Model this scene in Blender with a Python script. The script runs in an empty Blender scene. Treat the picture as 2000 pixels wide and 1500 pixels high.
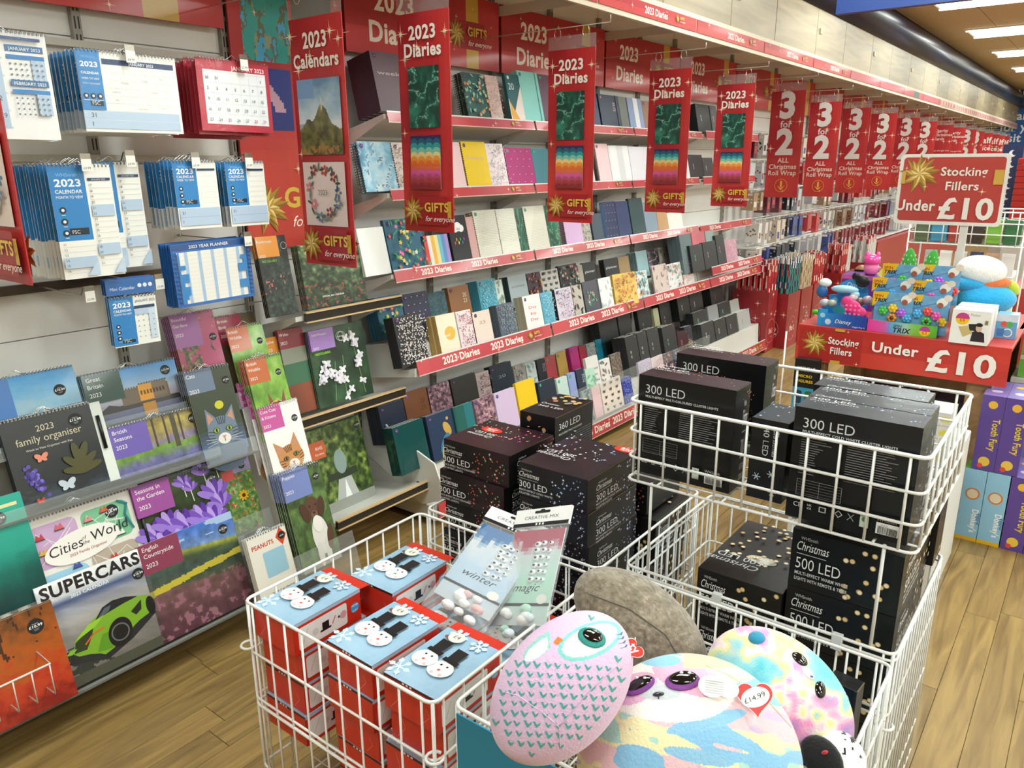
import bpy, math, random
import numpy as np
from mathutils import Vector, Matrix
from mathutils.geometry import tessellate_polygon
random.seed(7)
RNG = np.random.default_rng(7)
S = bpy.context.scene
COL = S.collection
# ------------------------------------------------ camera, world, lights, exposure
F, CX, CY, H = 1504.2, 1000., 750., 1.5
RM = np.array([[0.60821405, -0.22098444, 0.76239199],
               [-0.7937542, -0.16270014, 0.58607417],
               [-0.00547199, -0.96161039, -0.27436384]])   # rows: world X (along the wall), Y (towards it), Z in camera axes right, down, forward
cd = bpy.data.cameras.new('camera'); cam = bpy.data.objects.new('camera', cd); COL.objects.link(cam)
r_, d_, f_ = RM[:, 0], RM[:, 1], RM[:, 2]
cam.matrix_world = Matrix(((r_[0], -d_[0], -f_[0], 0), (r_[1], -d_[1], -f_[1], 0), (r_[2], -d_[2], -f_[2], H), (0, 0, 0, 1)))
cd.lens = F / 2000 * 36; cd.sensor_width = 36; cd.clip_start = .02; cd.clip_end = 100
S.camera = cam
w = bpy.data.worlds.new('world'); S.world = w; w.use_nodes = True
w.node_tree.nodes['Background'].inputs[0].default_value = (.9, 1, .98, 1)
w.node_tree.nodes['Background'].inputs[1].default_value = 1.75
S.view_settings.view_transform = 'Standard'; S.view_settings.look = 'None'
S.view_settings.gamma = 1; S.view_settings.use_curve_mapping = False
S.view_settings.exposure = .0
S.cycles.max_bounces = 6; S.cycles.transparent_max_bounces = 12; S.cycles.glossy_bounces = 3; S.cycles.transmission_bounces = 6
S.cycles.caustics_reflective = False; S.cycles.caustics_refractive = False
CEIL = 2.85
LAMP_W = 24.
def lamp(x, y, sx, sy, e):
    l = bpy.data.lights.new('ceiling_panel_light', 'AREA'); l.shape = 'RECTANGLE'; l.size = sx; l.size_y = sy
    l.energy = e; l.color = (.87, 1, .99); o = bpy.data.objects.new('ceiling_panel_light', l); COL.objects.link(o)
    o.location = (x, y, CEIL - .04)
LAMPS = [(x, y) for x in (-.55, 1.65, 3.85, 6.05, 8.2, 10.3, 12.4, 14.6, 16.7) for y in (.86, -1.9, -4.3)]  # farthest row is out of view, added to brighten the back wall at lower angles
for (x, y) in LAMPS: lamp(x, y, .5, 1.3, LAMP_W * (1 if y > 0 else 1.7))

# ------------------------------------------------ pixel of the 2000x1500 photograph -> point at a real depth
def ray(px, py): return RM @ np.array([(px - CX) / F, (py - CY) / F, 1.])
def at(px, py, x=None, y=None, z=None):
    d = ray(px, py)
    k = x / d[0] if x is not None else (y / d[1] if y is not None else (z - H) / d[2])
    return np.array([0, 0, H]) + k * d
def on_lean(px, py, y0, z0, th):
    d = ray(px, py); n = np.array([0, math.cos(th), -math.sin(th)])
    k = (np.array([0, y0, z0 - H]) @ n) / (d @ n); P = np.array([0, 0, H]) + k * d
    return float(P[0]), float((P[2] - z0) / math.cos(th))
# ------------------------------------------------ colours and materials
def s2l(c):
    c = np.asarray(c, float); return np.where(c <= .04045, c / 12.92, ((c + .055) / 1.055) ** 2.4)
def hx(h):
    if isinstance(h, str):
        h = h.lstrip('#'); return tuple(int(h[i:i + 2], 16) / 255 for i in (0, 2, 4))
    return tuple(h)
def mat(name, rough=.5, metal=0., coat=0., bump=0., bscale=60., var=.06, vscale=8., spec=.5, alpha=1., trans=0., base=None, sheen=0., emit=0., wrinkle=False):
    m = bpy.data.materials.new(name); m.use_nodes = True; N = m.node_tree.nodes; L = m.node_tree.links
    b = N['Principled BSDF']
    b.inputs['Roughness'].default_value = rough; b.inputs['Metallic'].default_value = metal
    b.inputs['Coat Weight'].default_value = coat; b.inputs['Coat Roughness'].default_value = .08
    b.inputs['Specular IOR Level'].default_value = spec
    b.inputs['Sheen Weight'].default_value = sheen
    b.inputs['Alpha'].default_value = alpha; b.inputs['Transmission Weight'].default_value = trans
    tc = N.new('ShaderNodeTexCoord')
    if base is None:
        a = N.new('ShaderNodeAttribute'); a.attribute_name = 'Col'; src = a.outputs['Color']
    else:
        a = N.new('ShaderNodeRGB'); a.outputs[0].default_value = (*s2l(hx(base)), 1); src = a.outputs[0]
    n = N.new('ShaderNodeTexNoise'); n.inputs['Scale'].default_value = vscale; n.inputs['Detail'].default_value = 4
    L.new(tc.outputs['Object'], n.inputs['Vector'])
    mr = N.new('ShaderNodeMapRange'); mr.inputs['To Min'].default_value = 1 - var; mr.inputs['To Max'].default_value = 1 + var
    L.new(n.outputs['Fac'], mr.inputs['Value'])
    mx = N.new('ShaderNodeMix'); mx.data_type = 'RGBA'; mx.blend_type = 'MULTIPLY'; mx.inputs['Factor'].default_value = 1
    L.new(src, mx.inputs[6]); L.new(mr.outputs['Result'], mx.inputs[7]); L.new(mx.outputs[2], b.inputs['Base Color'])
    if emit: L.new(mx.outputs[2], b.inputs['Emission Color']); b.inputs['Emission Strength'].default_value = emit
    if bump:
        n2 = N.new('ShaderNodeTexNoise'); n2.inputs['Scale'].default_value = bscale; n2.inputs['Detail'].default_value = 5
        if wrinkle: n2.inputs['Distortion'].default_value = 2.5
        L.new(tc.outputs['Object'], n2.inputs['Vector'])
        bp = N.new('ShaderNodeBump'); bp.inputs['Strength'].default_value = bump; bp.inputs['Distance'].default_value = .004
        L.new(n2.outputs['Fac'], bp.inputs['Height'])
        if coat: L.new(bp.outputs['Normal'], b.inputs['Coat Normal'])
        if not wrinkle: L.new(bp.outputs['Normal'], b.inputs['Normal'])
    return m
M = dict(
    paper=mat('printed_paper', .55, var=.03), gloss=mat('gloss_print', .3, coat=.25, var=.03),
    shrink=mat('shrink_wrapped_print', .4, coat=.9, bump=.5, bscale=30, var=.03, wrinkle=True),
    satin=mat('satin_cover', .45, bump=.08, bscale=300, var=.05), card=mat('printed_card', .38, coat=.15, var=.04, vscale=20),
    blackcard=mat('laminated_card', .38, spec=.3, coat=.12, var=.08, vscale=12, bump=.05, bscale=40),
    metal=mat('bright_steel', .25, metal=.9, var=.05), wire=mat('white_coated_wire', .35, var=.03, spec=.6),
    plastic=mat('moulded_plastic', .35, var=.05), painted=mat('painted_board', .5, var=.04, vscale=3, bump=.03, bscale=90),
    plush=mat('short_pile_plush', .9, var=.05, vscale=30, bump=.35, bscale=260, sheen=.35, spec=.2),
    fur=mat('long_pile_plush', .95, var=.16, vscale=55, bump=.9, bscale=130, sheen=.4, spec=.1),
    glossy=mat('glossy_plastic', .08, coat=.6, var=.03), foil=mat('foil', .3, metal=.55, var=.2, vscale=30),
    glitter=mat('glitter', .4, metal=.5, var=.5, vscale=900, bump=.6, bscale=900),
    banner=mat('laminated_banner', .5, coat=.15, var=.05, vscale=4),
)
def clear(name, tint='ffffff', a=.22, rough=.08, bump=0., wr=False):
    m = mat(name, rough, coat=.5, alpha=a, base=tint, var=.02, bump=bump, bscale=45, wrinkle=wr, spec=.8); return m
M['acrylic'] = clear('clear_acrylic', 'e8efee', .1)
M['film'] = clear('clear_film', 'f4f8fa', .15, .1, .9, True)
def wood_mat(name, c1, c2, scale=1.):
    m = bpy.data.materials.new(name); m.use_nodes = True; N = m.node_tree.nodes; L = m.node_tree.links; b = N['Principled BSDF']
    tc = N.new('ShaderNodeTexCoord'); oi = N.new('ShaderNodeObjectInfo'); mp = N.new('ShaderNodeMapping')
    mp.inputs['Scale'].default_value = (1.2 * scale, 14 * scale, 14 * scale)
    ad = N.new('ShaderNodeVectorMath'); ad.operation = 'ADD'; cb = N.new('ShaderNodeCombineXYZ')
    mu = N.new('ShaderNodeMath'); mu.operation = 'MULTIPLY'; mu.inputs[1].default_value = 37.
    L.new(oi.outputs['Random'], mu.inputs[0]); L.new(mu.outputs[0], cb.inputs[0]); L.new(mu.outputs[0], cb.inputs[1])
    L.new(tc.outputs['Object'], ad.inputs[0]); L.new(cb.outputs[0], ad.inputs[1]); L.new(ad.outputs[0], mp.inputs[0])
    n = N.new('ShaderNodeTexNoise'); n.inputs['Scale'].default_value = 2.2; n.inputs['Detail'].default_value = 7; n.inputs['Distortion'].default_value = 1.2
    L.new(mp.outputs[0], n.inputs['Vector'])
    r = N.new('ShaderNodeValToRGB'); r.color_ramp.elements[0].position = .3; r.color_ramp.elements[1].position = .72
    r.color_ramp.elements[0].color = (*s2l(hx(c1)), 1); r.color_ramp.elements[1].color = (*s2l(hx(c2)), 1)
    L.new(n.outputs['Fac'], r.inputs[0])
    mr = N.new('ShaderNodeMapRange'); mr.inputs['To Min'].default_value = .86; mr.inputs['To Max'].default_value = 1.14
    L.new(oi.outputs['Random'], mr.inputs['Value'])
    mx = N.new('ShaderNodeMix'); mx.data_type = 'RGBA'; mx.blend_type = 'MULTIPLY'; mx.inputs['Factor'].default_value = 1
    L.new(r.outputs[0], mx.inputs[6]); L.new(mr.outputs[0], mx.inputs[7]); L.new(mx.outputs[2], b.inputs['Base Color'])
    b.inputs['Roughness'].default_value = .42
    bp = N.new('ShaderNodeBump'); bp.inputs['Strength'].default_value = .08; L.new(n.outputs['Fac'], bp.inputs['Height']); L.new(bp.outputs[0], b.inputs['Normal'])
    return m
M['floor'] = wood_mat('oak_vinyl_plank', '7a6038', 'a68850')
M['ply'] = wood_mat('pale_birch', '8c7c60', 'ab9a78', .4)
M['table_wood'] = wood_mat('light_oak', 'a07c52', 'c09a6c', .6)

# ------------------------------------------------ noise for printed pictures
_g = np.random.default_rng(11).random((64, 64))
def vn(u, v):
    u = np.asarray(u) % 64; v = np.asarray(v) % 64
    i = np.floor(u).astype(int) % 64; j = np.floor(v).astype(int) % 64; a = u - np.floor(u); b = v - np.floor(v)
    a = a * a * (3 - 2 * a); b = b * b * (3 - 2 * b); i2 = (i + 1) % 64; j2 = (j + 1) % 64
    return (_g[i, j] * (1 - a) + _g[i2, j] * a) * (1 - b) + (_g[i, j2] * (1 - a) + _g[i2, j2] * a) * b
def fbm(u, v, s=1., seed=0, o=4):
    t = 0; amp = .5; tot = 0
    for k in range(o):
        t = t + amp * vn(u * s + seed * 7.3 + k * 11, v * s + seed * 3.1 + k * 5); tot += amp; amp *= .55; s *= 2.03
    return t / tot
def ramp(t, stops):
    t = np.clip(t, 0, 1)[..., None]; out = np.zeros(t.shape[:-1] + (3,)) + np.array(hx(stops[0][1]))
    for (a, ca), (b, cb) in zip(stops, stops[1:]):
        k = np.clip((t - a) / max(b - a, 1e-6), 0, 1); out = np.where(t >= a, np.array(hx(ca)) * (1 - k) + np.array(hx(cb)) * k, out)
    return out
def put(c, m, col):
    m = np.clip(m, 0, 1)[..., None]; return c * (1 - m) + np.array(hx(col)) * m
# ------------------------------------------------ lettering
_txt = {}
def glyphs(s, bold=0., it=0.):
    key = (s, bold, it)
    if key in _txt: return _txt[key]
    cu = bpy.data.curves.new('lettering', 'FONT'); cu.body = s; cu.offset = bold; cu.shear = it; cu.resolution_u = 2 if len(s) > 16 else 3
    cu.space_character = 1 + bold * 2.2; cu.fill_mode = 'FRONT'
    o = bpy.data.objects.new('lettering', cu); me = bpy.data.meshes.new_from_object(o)
    nv = len(me.vertices); v = np.zeros(nv * 3); me.vertices.foreach_get('co', v); v = v.reshape(-1, 3)[:, :2]
    fs = [list(p.vertices) for p in me.polygons]
    bpy.data.objects.remove(o); bpy.data.curves.remove(cu); bpy.data.meshes.remove(me)
    if nv: v = v - np.array([v[:, 0].min(), 0])
    wd = v[:, 0].max() if nv else .3
    _txt[key] = (v, fs, wd); return _txt[key]

class Art:
    """flat print in metres, origin bottom-left; every piece is a thin layer of real faces with its own colour"""
    def __init__(s, w, h, layer=.00012): s.w, s.h, s.k, s.l, s.items = w, h, 0, layer, []
    def _add(s, V, Fc, C, per=False):
        s.k += 1; V = np.asarray(V, float); s.items.append((np.column_stack([V, np.full(len(V), s.k * s.l)]), Fc, C, per)); return s
    def rect(s, x0, z0, x1, z1, c): return s._add([(x0 * s.w, z0 * s.h), (x1 * s.w, z0 * s.h), (x1 * s.w, z1 * s.h), (x0 * s.w, z1 * s.h)], [(0, 1, 2, 3)], hx(c))
    def bg(s, c): return s.rect(0, 0, 1, 1, c)
    def poly(s, pts, c):
        P = [(x * s.w, z * s.h) for x, z in pts]
        if len(P) > 4:
            t = tessellate_polygon([[Vector((x, z, 0)) for x, z in P]])
            f = []
            for a, b, d in t:
                A, B, D = P[a], P[b], P[d]
                f.append((a, b, d) if (B[0] - A[0]) * (D[1] - A[1]) - (B[1] - A[1]) * (D[0] - A[0]) > 0 else (a, d, b))
        else: f = [tuple(range(len(P)))]
        return s._add(P, f, hx(c))
    def disc(s, x, z, r, c, rz=None, n=20, rot=0., frac=1., a0=0.):
        rz = rz or r; ca, sa = math.cos(rot), math.sin(rot); P = []
        for i in range(n + (frac < 1)):
            t = a0 + 2 * math.pi * frac * i / n; a, b = r * math.cos(t), rz * math.sin(t); P.append((x * s.w + a * ca - b * sa, z * s.h + a * sa + b * ca))
        return s._add(P, [tuple(range(len(P)))], hx(c))
    def rrect(s, x0, z0, x1, z1, c, r=.01, n=5):
        x0, x1, z0, z1 = x0 * s.w, x1 * s.w, z0 * s.h, z1 * s.h; P = []
        for cx, cz, a in ((x1 - r, z1 - r, 0), (x0 + r, z1 - r, 90), (x0 + r, z0 + r, 180), (x1 - r, z0 + r, 270)):
            for i in range(n + 1): t = math.radians(a + 90 * i / n); P.append((cx + r * math.cos(t), cz + r * math.sin(t)))
        return s._add(P, [tuple(range(len(P)))], hx(c))
    def line(s, pts, wd, c):
        for (a, b), (p, q) in zip(pts, pts[1:]):
            A = Vector((a * s.w, b * s.h)); B = Vector((p * s.w, q * s.h)); d = B - A
            if d.length < 1e-7: continue
            n = Vector((-d.y, d.x)).normalized() * wd / 2; e = d.normalized() * wd * .3
            s.k -= 1 if (a, b) != pts[0] else 0
            s._add([tuple(A - n - e), tuple(B - n + e), tuple(B + n + e), tuple(A + n - e)], [(0, 1, 2, 3)], hx(c))
        return s
    def ring(s, x, z, r, wd, c, n=24):
        P = []; f = []
        for i in range(n):
            t = 2 * math.pi * i / n
            for q in (r - wd / 2, r + wd / 2): P.append((x * s.w + q * math.cos(t), z * s.h + q * math.sin(t)))
        for i in range(n): j = (i + 1) % n; f.append((2 * i, 2 * i + 1, 2 * j + 1, 2 * j))
        return s._add(P, f, hx(c))
    def text(s, t, x, z, cap, c, bold=.0, w=None, al='L', rot=0., it=0., sx=1.):
        V, f, wd = glyphs(t, bold, it)
        if not f: return s
        k = cap / .69; kx = k * sx
        if w: kx = w * s.w / wd
        V = V * np.array([kx, k])
        if al == 'C': V = V - np.array([wd * kx / 2, 0])
        if al == 'R': V = V - np.array([wd * kx, 0])
        ca, sa = math.cos(rot), math.sin(rot); V = V @ np.array([[ca, sa], [-sa, ca]])
        return s._add(V + np.array([x * s.w, z * s.h]), f, hx(c))
    def grid(s, fn, nx, nz, x0=0, z0=0, x1=1, z1=1):
        u = (np.arange(nx) + .5) / nx; v = (np.arange(nz) + .5) / nz; U, V = np.meshgrid(u, v)
        C = np.clip(fn(U, V), 0, 1).reshape(-1, 3)
        gx = (x0 + (x1 - x0) * np.arange(nx + 1) / nx) * s.w; gz = (z0 + (z1 - z0) * np.arange(nz + 1) / nz) * s.h
        X, Z = np.meshgrid(gx, gz); P = np.column_stack([X.ravel(), Z.ravel()])
        i = (np.arange(nz)[:, None] * (nx + 1) + np.arange(nx)[None]).ravel()
        return s._add(P, np.column_stack([i, i + 1, i + nx + 2, i + nx + 1]), C, True)
    def star(s, x, z, r, c='ffe9c8'):
        for a in range(4):
            t = a * math.pi / 4; q = r if a % 2 == 0 else r * .45; w_ = r * .06
            dx, dz = math.cos(t), math.sin(t); X, Z = x * s.w, z * s.h
            s._add([(X - dx * q, Z - dz * q), (X + dz * w_, Z - dx * w_), (X + dx * q, Z + dz * q), (X - dz * w_, Z + dx * w_)], [(0, 1, 2, 3)], hx(c))
        return s

class MB:
    def __init__(s): s.V = []; s.n = 0; s.F = []; s.C = []; s.sm = []; s.S = False
    def add(s, V, Fc, C, per=False, smooth=False):
        V = np.asarray(V, float); s.V.append(V); n = s.n; s.n += len(V)
        C = np.asarray(C, float)
        for i, f in enumerate(Fc):
            s.F.append([int(q) + n for q in f]); s.C.append(C[i] if per else C); s.sm.append(smooth)
        return s
    def box(s, x0, y0, z0, x1, y1, z1, c, bev=0.):
        c = hx(c)
        if bev <= 0:
            V = [(x, y, z) for z in (z0, z1) for y in (y0, y1) for x in (x0, x1)]
            return s.add(V, [(0, 2, 3, 1), (4, 5, 7, 6), (0, 1, 5, 4), (2, 6, 7, 3), (0, 4, 6, 2), (1, 3, 7, 5)], c)
        b = min(bev, (x1 - x0) * .45, (y1 - y0) * .45, (z1 - z0) * .45); V = []
        for z, q in ((z0, 1), (z0 + b, 0), (z1 - b, 0), (z1, 1)):
            i = b if q else 0
            V += [(x0 + b, y0 + i, z), (x1 - b, y0 + i, z), (x1 - i, y0 + b, z), (x1 - i, y1 - b, z), (x1 - b, y1 - i, z), (x0 + b, y1 - i, z), (x0 + i, y1 - b, z), (x0 + i, y0 + b, z)]
        Fc = [tuple(range(7, -1, -1)), tuple(range(24, 32))]
        for k in range(3):
            for j in range(8): a = k * 8 + j; b2 = k * 8 + (j + 1) % 8; Fc.append((a, b2, b2 + 8, a + 8))
        return s.add(V, Fc, c)
    def quad(s, a, b, c_, d, c): return s.add([a, b, c_, d], [(0, 1, 2, 3)], hx(c))
    def tube(s, pts, r, c, n=6, closed=False, smooth=True):
        P = [Vector(p) for p in pts]; m = len(P); V = []
        for i, p in enumerate(P):
            a = P[i - 1] if (i > 0 or closed) else p; b = P[(i + 1) % m] if (i < m - 1 or closed) else p
            t = (b - a).normalized(); u = t.cross(Vector((0, 0, 1)));
            if u.length < .15: u = t.cross(Vector((1, 0, 0)))
            u.normalize(); v = t.cross(u)
            for k in range(n): q = 2 * math.pi * k / n; V.append(tuple(p + (u * math.cos(q) + v * math.sin(q)) * r))
        Fc = []
        for i in range(m if closed else m - 1):
            j = (i + 1) % m
            for k in range(n): l = (k + 1) % n; Fc.append((i * n + k, i * n + l, j * n + l, j * n + k))
        if not closed: Fc += [tuple(range(n))[::-1], tuple((m - 1) * n + k for k in range(n))]
        return s.add(V, Fc, hx(c), smooth=smooth)
    def lathe(s, prof, c, n=20, org=(0, 0, 0), smooth=True):
        V = [(org[0] + r * math.cos(2 * math.pi * k / n), org[1] + r * math.sin(2 * math.pi * k / n), org[2] + z) for r, z in prof for k in range(n)]
        Fc = [(i * n + k, i * n + (k + 1) % n, (i + 1) * n + (k + 1) % n, (i + 1) * n + k) for i in range(len(prof) - 1) for k in range(n)]
        Fc += [tuple(range(n))[::-1], tuple((len(prof) - 1) * n + k for k in range(n))]
        return s.add(V, Fc, hx(c), smooth=smooth)
    def blob(s, c0, rad, c, nu=24, nv=16, fn=None, colfn=None, M3=None, p=1.):
        th = np.linspace(0, 2 * math.pi, nu, endpoint=False); ph = np.linspace(-math.pi / 2, math.pi / 2, nv + 1)
        T, Pp = np.meshgrid(th, ph); sg = lambda a: np.sign(a) * np.abs(a) ** p
        D = np.stack([np.cos(Pp) * np.cos(T), np.cos(Pp) * np.sin(T), np.sin(Pp)], -1).reshape(-1, 3)
        Q = sg(D)
        if fn is not None: Q = fn(Q)
        Q = Q * np.array(rad)
        if M3 is not None: Q = Q @ np.array(M3).T
        Q = Q + np.array(c0)
        Fc = [(i * nu + k, i * nu + (k + 1) % nu, (i + 1) * nu + (k + 1) % nu, (i + 1) * nu + k) for i in range(nv) for k in range(nu)]
        if colfn is None: return s.add(Q, Fc, hx(c), smooth=True)
        ctr = np.array([Q[list(f)].mean(0) for f in Fc]); return s.add(Q, Fc, colfn(ctr), per=True, smooth=True)
    def art(s, A, org=(0, 0, 0), xd=(1, 0, 0), zd=(0, 0, 1), off=.0003):
        o = np.array(org, float); X = np.array(xd, float); Z = np.array(zd, float); Nn = np.cross(X, Z)
        for V, f, c, per in A.items:
            s.add(o + V[:, :1] * X + V[:, 1:2] * Z + (V[:, 2:3] + off) * Nn, f, c, per)
        return s
    def mesh(s, name):
        me = bpy.data.meshes.new(name); V = np.concatenate(s.V); lens = np.array([len(f) for f in s.F], np.int32)
        me.vertices.add(len(V)); me.vertices.foreach_set('co', V.astype(np.float32).ravel())
        li = np.concatenate([np.asarray(f, np.int32) for f in s.F]); me.loops.add(len(li)); me.loops.foreach_set('vertex_index', li)
        me.polygons.add(len(lens)); st = np.concatenate([[0], np.cumsum(lens)[:-1]]).astype(np.int32); me.polygons.foreach_set('loop_start', st)
        me.polygons.foreach_set('use_smooth', np.array(s.sm, bool))
        me.update(calc_edges=True)
        C = np.repeat(s2l(np.array(s.C)), lens, axis=0); C = np.column_stack([C, np.ones(len(C))]).astype(np.float32)
        a = me.color_attributes.new('Col', 'FLOAT_COLOR', 'CORNER'); a.data.foreach_set('color', C.ravel())
        return me
    def build(s, name, m, parent=None, loc=(0, 0, 0), rot=(0, 0, 0)):
        me = s.mesh(name); me.materials.append(M[m] if isinstance(m, str) else m)
        o = bpy.data.objects.new(name, me); COL.objects.link(o); o.parent = parent; o.location = loc; o.rotation_euler = rot; return o
def tag(o, label, cat, group=None, kind=None):
    o['label'] = label; o['category'] = cat
    if group: o['group'] = group
    if kind: o['kind'] = kind
    return o
def struct(o): o['kind'] = 'structure'; return o
def thing(name, label, cat, loc=(0, 0, 0), rot=(0, 0, 0), group=None):
    o = bpy.data.objects.new(name, None); COL.objects.link(o); o.location = loc; o.rotation_euler = rot; o.empty_display_size = .02
    return tag(o, label, cat, group)
KIDS = {}
def dup(root, loc=None, rot=None, label=None, group=None, drop=()):
    r = root.copy(); COL.objects.link(r)
    if loc is not None: r.location = loc
    if rot is not None: r.rotation_euler = rot
    if label: r['label'] = label
    if group: r['group'] = group
    for ch in list(root.children):
        if ch.name.split('.')[0] in drop: continue
        c = ch.copy(); COL.objects.link(c); c.parent = r
        for g in list(ch.children):
            d = g.copy(); COL.objects.link(d); d.parent = c
    return r
WALLY = 2.55
XD, YD, ZD = (1, 0, 0), (0, 1, 0), (0, 0, 1)
NY = (0, -1, 0)
# ------------------------------------------------ shared print motifs
RED, DRED, GOLD, CREAM = 'c0282c', '9c1d22', 'd2a53a', 'f4ece0'
def bow(A, x, z, r):
    asp = A.h / A.w
    for k, (n, q, c1, c2) in enumerate(((9, 1., 'b98c2e', '8f6a1c'), (8, .78, 'e0bd62', 'b58a2e'), (7, .52, 'f3dc95', 'c79a3c'))):
        for i in range(n):
            t = 2 * math.pi * (i + k * .4) / n + .2; R = r * q; X, Z = x * A.w, z * A.h
            tip = (X + R * math.cos(t), Z + R * math.sin(t)); l = (X + R * .45 * math.cos(t + .45), Z + R * .45 * math.sin(t + .45)); m = (X + R * .45 * math.cos(t - .45), Z + R * .45 * math.sin(t - .45))
            A._add([(X, Z), tip, l], [(0, 1, 2)], hx(c1)); A._add([(X, Z), m, tip], [(0, 1, 2)], hx(c2))
def gifts(A, x, z, s, ribbon=True):
    """gold bow, GIFTS, for everyone; s = cap height"""
    A.rect(x - s * .5 / A.w, z - s * 1.6 / A.h, x + s * 4.4 / A.w, z + s * 1.7 / A.h, 'a81f25')
    if ribbon: A.rect(x + s * 4.4 / A.w, z - s * .7 / A.h, min(1, x + s * 5.2 / A.w), z + s * 1.2 / A.h, GOLD)
    bow(A, x - s * 1.2 / A.w, z, s * 1.9)
    A.text('GIFTS', x + s * .9 / A.w, z, s, 'e6c24c', .03)
    A.text('for everyone', x + s * 1. / A.w, z - s * 1.15 / A.h, s * .62, 'fff6ea', .0, it=.35)
def redbase(A, nx=10, nz=24, a='a91f26', b='cf3a35'):
    A.grid(lambda U, V: ramp(fbm(U * 2, V * 3, 1, 3, 2), [(0.2, a), (.8, b)]), nx, nz)
def stars(A, n, seed, r=.018):
    g = random.Random(seed)
    for _ in range(n): A.star(g.uniform(.06, .94), g.uniform(.05, .95), r * g.uniform(.4, 1.2))
# ------------------------------------------------ floor
fl = MB(); fl.box(-6, -6, -.06, 26, 5, -.004, '9a7444'); floor = struct(fl.build('floor', 'floor'))
pk = MB(); pk.box(0, 0, -.004, .994, .0965, 0, 'ffffff', .0006); pme = pk.mesh('plank'); pme.materials.append(M['floor'])
for r in range(25):
    y = -.3 + r * .098; x = .1 - RNG.random() * .9
    while x < 7.2:
        o = bpy.data.objects.new('plank', pme); COL.objects.link(o); o.parent = floor; o.location = (x, y, 0); x += .996
# ------------------------------------------------ wall with back panels
wb = MB(); wb.box(-4, WALLY + .006, 0, 24, WALLY + .12, CEIL, 'e4e0d8'); wall = struct(wb.build('wall_back', 'painted'))
for bx in range(-1, 7):
    zs = [0.02, .32, .66, 1.0, 1.145, 1.32, 1.6, 1.872, 2.2, 2.5]
    for za, zb in zip(zs, zs[1:]):
        p = MB(); p.box(.002, -.006, .0015, .979, .006, zb - za - .0015, 'eceae6', .001)
        p.build('panel', 'painted', wall, (2.178 + (bx - 1) * .98, WALLY, za))
up = MB(); up.box(-.013, -.02, 0, .013, .006, 2.3, '9b968c')
for k in range(46):
    z = .03 + k * .049
    for sx in (-.0055, .0055): up.box(sx - .0022, -.0205, z, sx + .0022, -.0198, z + .034, '1b1a18')
ume = up.mesh('shelf_upright'); ume.materials.append(M['painted'])
ups = [1.186 + .491 * k for k in range(-1, 9)] + [6.1 + .98 * k for k in range(12)]
for k, x in enumerate(ups):
    o = bpy.data.objects.new('shelf_upright', ume); COL.objects.link(o); o.location = (x, WALLY - .008, .0)
    tag(o, 'tall slotted steel upright on the pale back wall, number %d of them from the left' % (k + 1), 'upright', 'slotted uprights along the back wall')
# metal back rail behind empty hook
rl = MB(); rl.box(.3, 2.515, 1.14, 1.68, 2.53, 1.168, '5d5148'); rl.build('hook_rail', 'metal'); tag(bpy.data.objects['hook_rail'], 'dark steel cross rail the blue calendars hang from, low on the wall', 'rail')
for z, n in ((1.86, 0), (1.535, 1)):
    q = MB(); q.box(.3, 2.515, z - .02, 1.66, 2.53, z, 'c9c4ba'); o = q.build('hook_rail', 'painted')
    tag(o, ['cream cross rail behind the top row of hanging calendars', 'cream cross rail behind the second row of hanging calendars'][n], 'rail')
# ------------------------------------------------ header boards on the wall
def header(x0, x1, z0, z1, kind, label):
    A = Art(x1 - x0, z1 - z0); redbase(A, 16, 6)
    if kind == 'cal': A.rect(.72, 0, .84, 1, 'd0a63c'); A.text('2023 Calendars', .1, .5, .09, CREAM, .03)
    if kind == 'dia':
        A.text('2023', .28, .56, .075, CREAM, .03, al='C'); A.text('Diaries', .3, .17, .075, CREAM, .03, al='C')
        A.rect(.75, 0, .84, 1, 'd0a63c'); gifts(A, .72, .45, .036, False)
    stars(A, 12, x0 * 10)
    m = MB(); m.box(0, 0, 0, x1 - x0, .012, z1 - z0, 'a5222a'); m.art(A); o = m.build('header_board', 'banner', None, (x0, 2.49, z0)); tag(o, label, 'sign')
header(.66, 1.655, 1.945, 2.27, 'cal', 'red header board with gold ribbon above the hanging calendars')
names = ['first red 2023 Diaries header board, right after the calendar poster', 'second red 2023 Diaries header board from the calendar poster', 'third red 2023 Diaries header board from the calendar poster', 'fourth red 2023 Diaries header board from the calendar poster', 'fifth red 2023 Diaries header board from the calendar poster']
for k, n in enumerate(names): header(2.19 + .98 * k, 2.19 + .98 * (k + 1) - .02, 1.93, 2.235, 'dia', n)
for k in range(12):
    A = Art(.96, .3); redbase(A, 10, 4); A.rect(.75, 0, .84, 1, 'd0a63c'); A.text('Roll Wrap', .1, .4, .07, CREAM, .02); stars(A, 6, k)
    m = MB(); m.box(0, 0, 0, .96, .012, .3, 'a5222a'); m.art(A); o = m.build('header_board', 'banner', None, (7.09 + .98 * k, 2.49, 1.93)); tag(o, 'red festive header board high on the far wall behind the hanging signs', 'sign', 'far header boards above the gift wrap')
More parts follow.
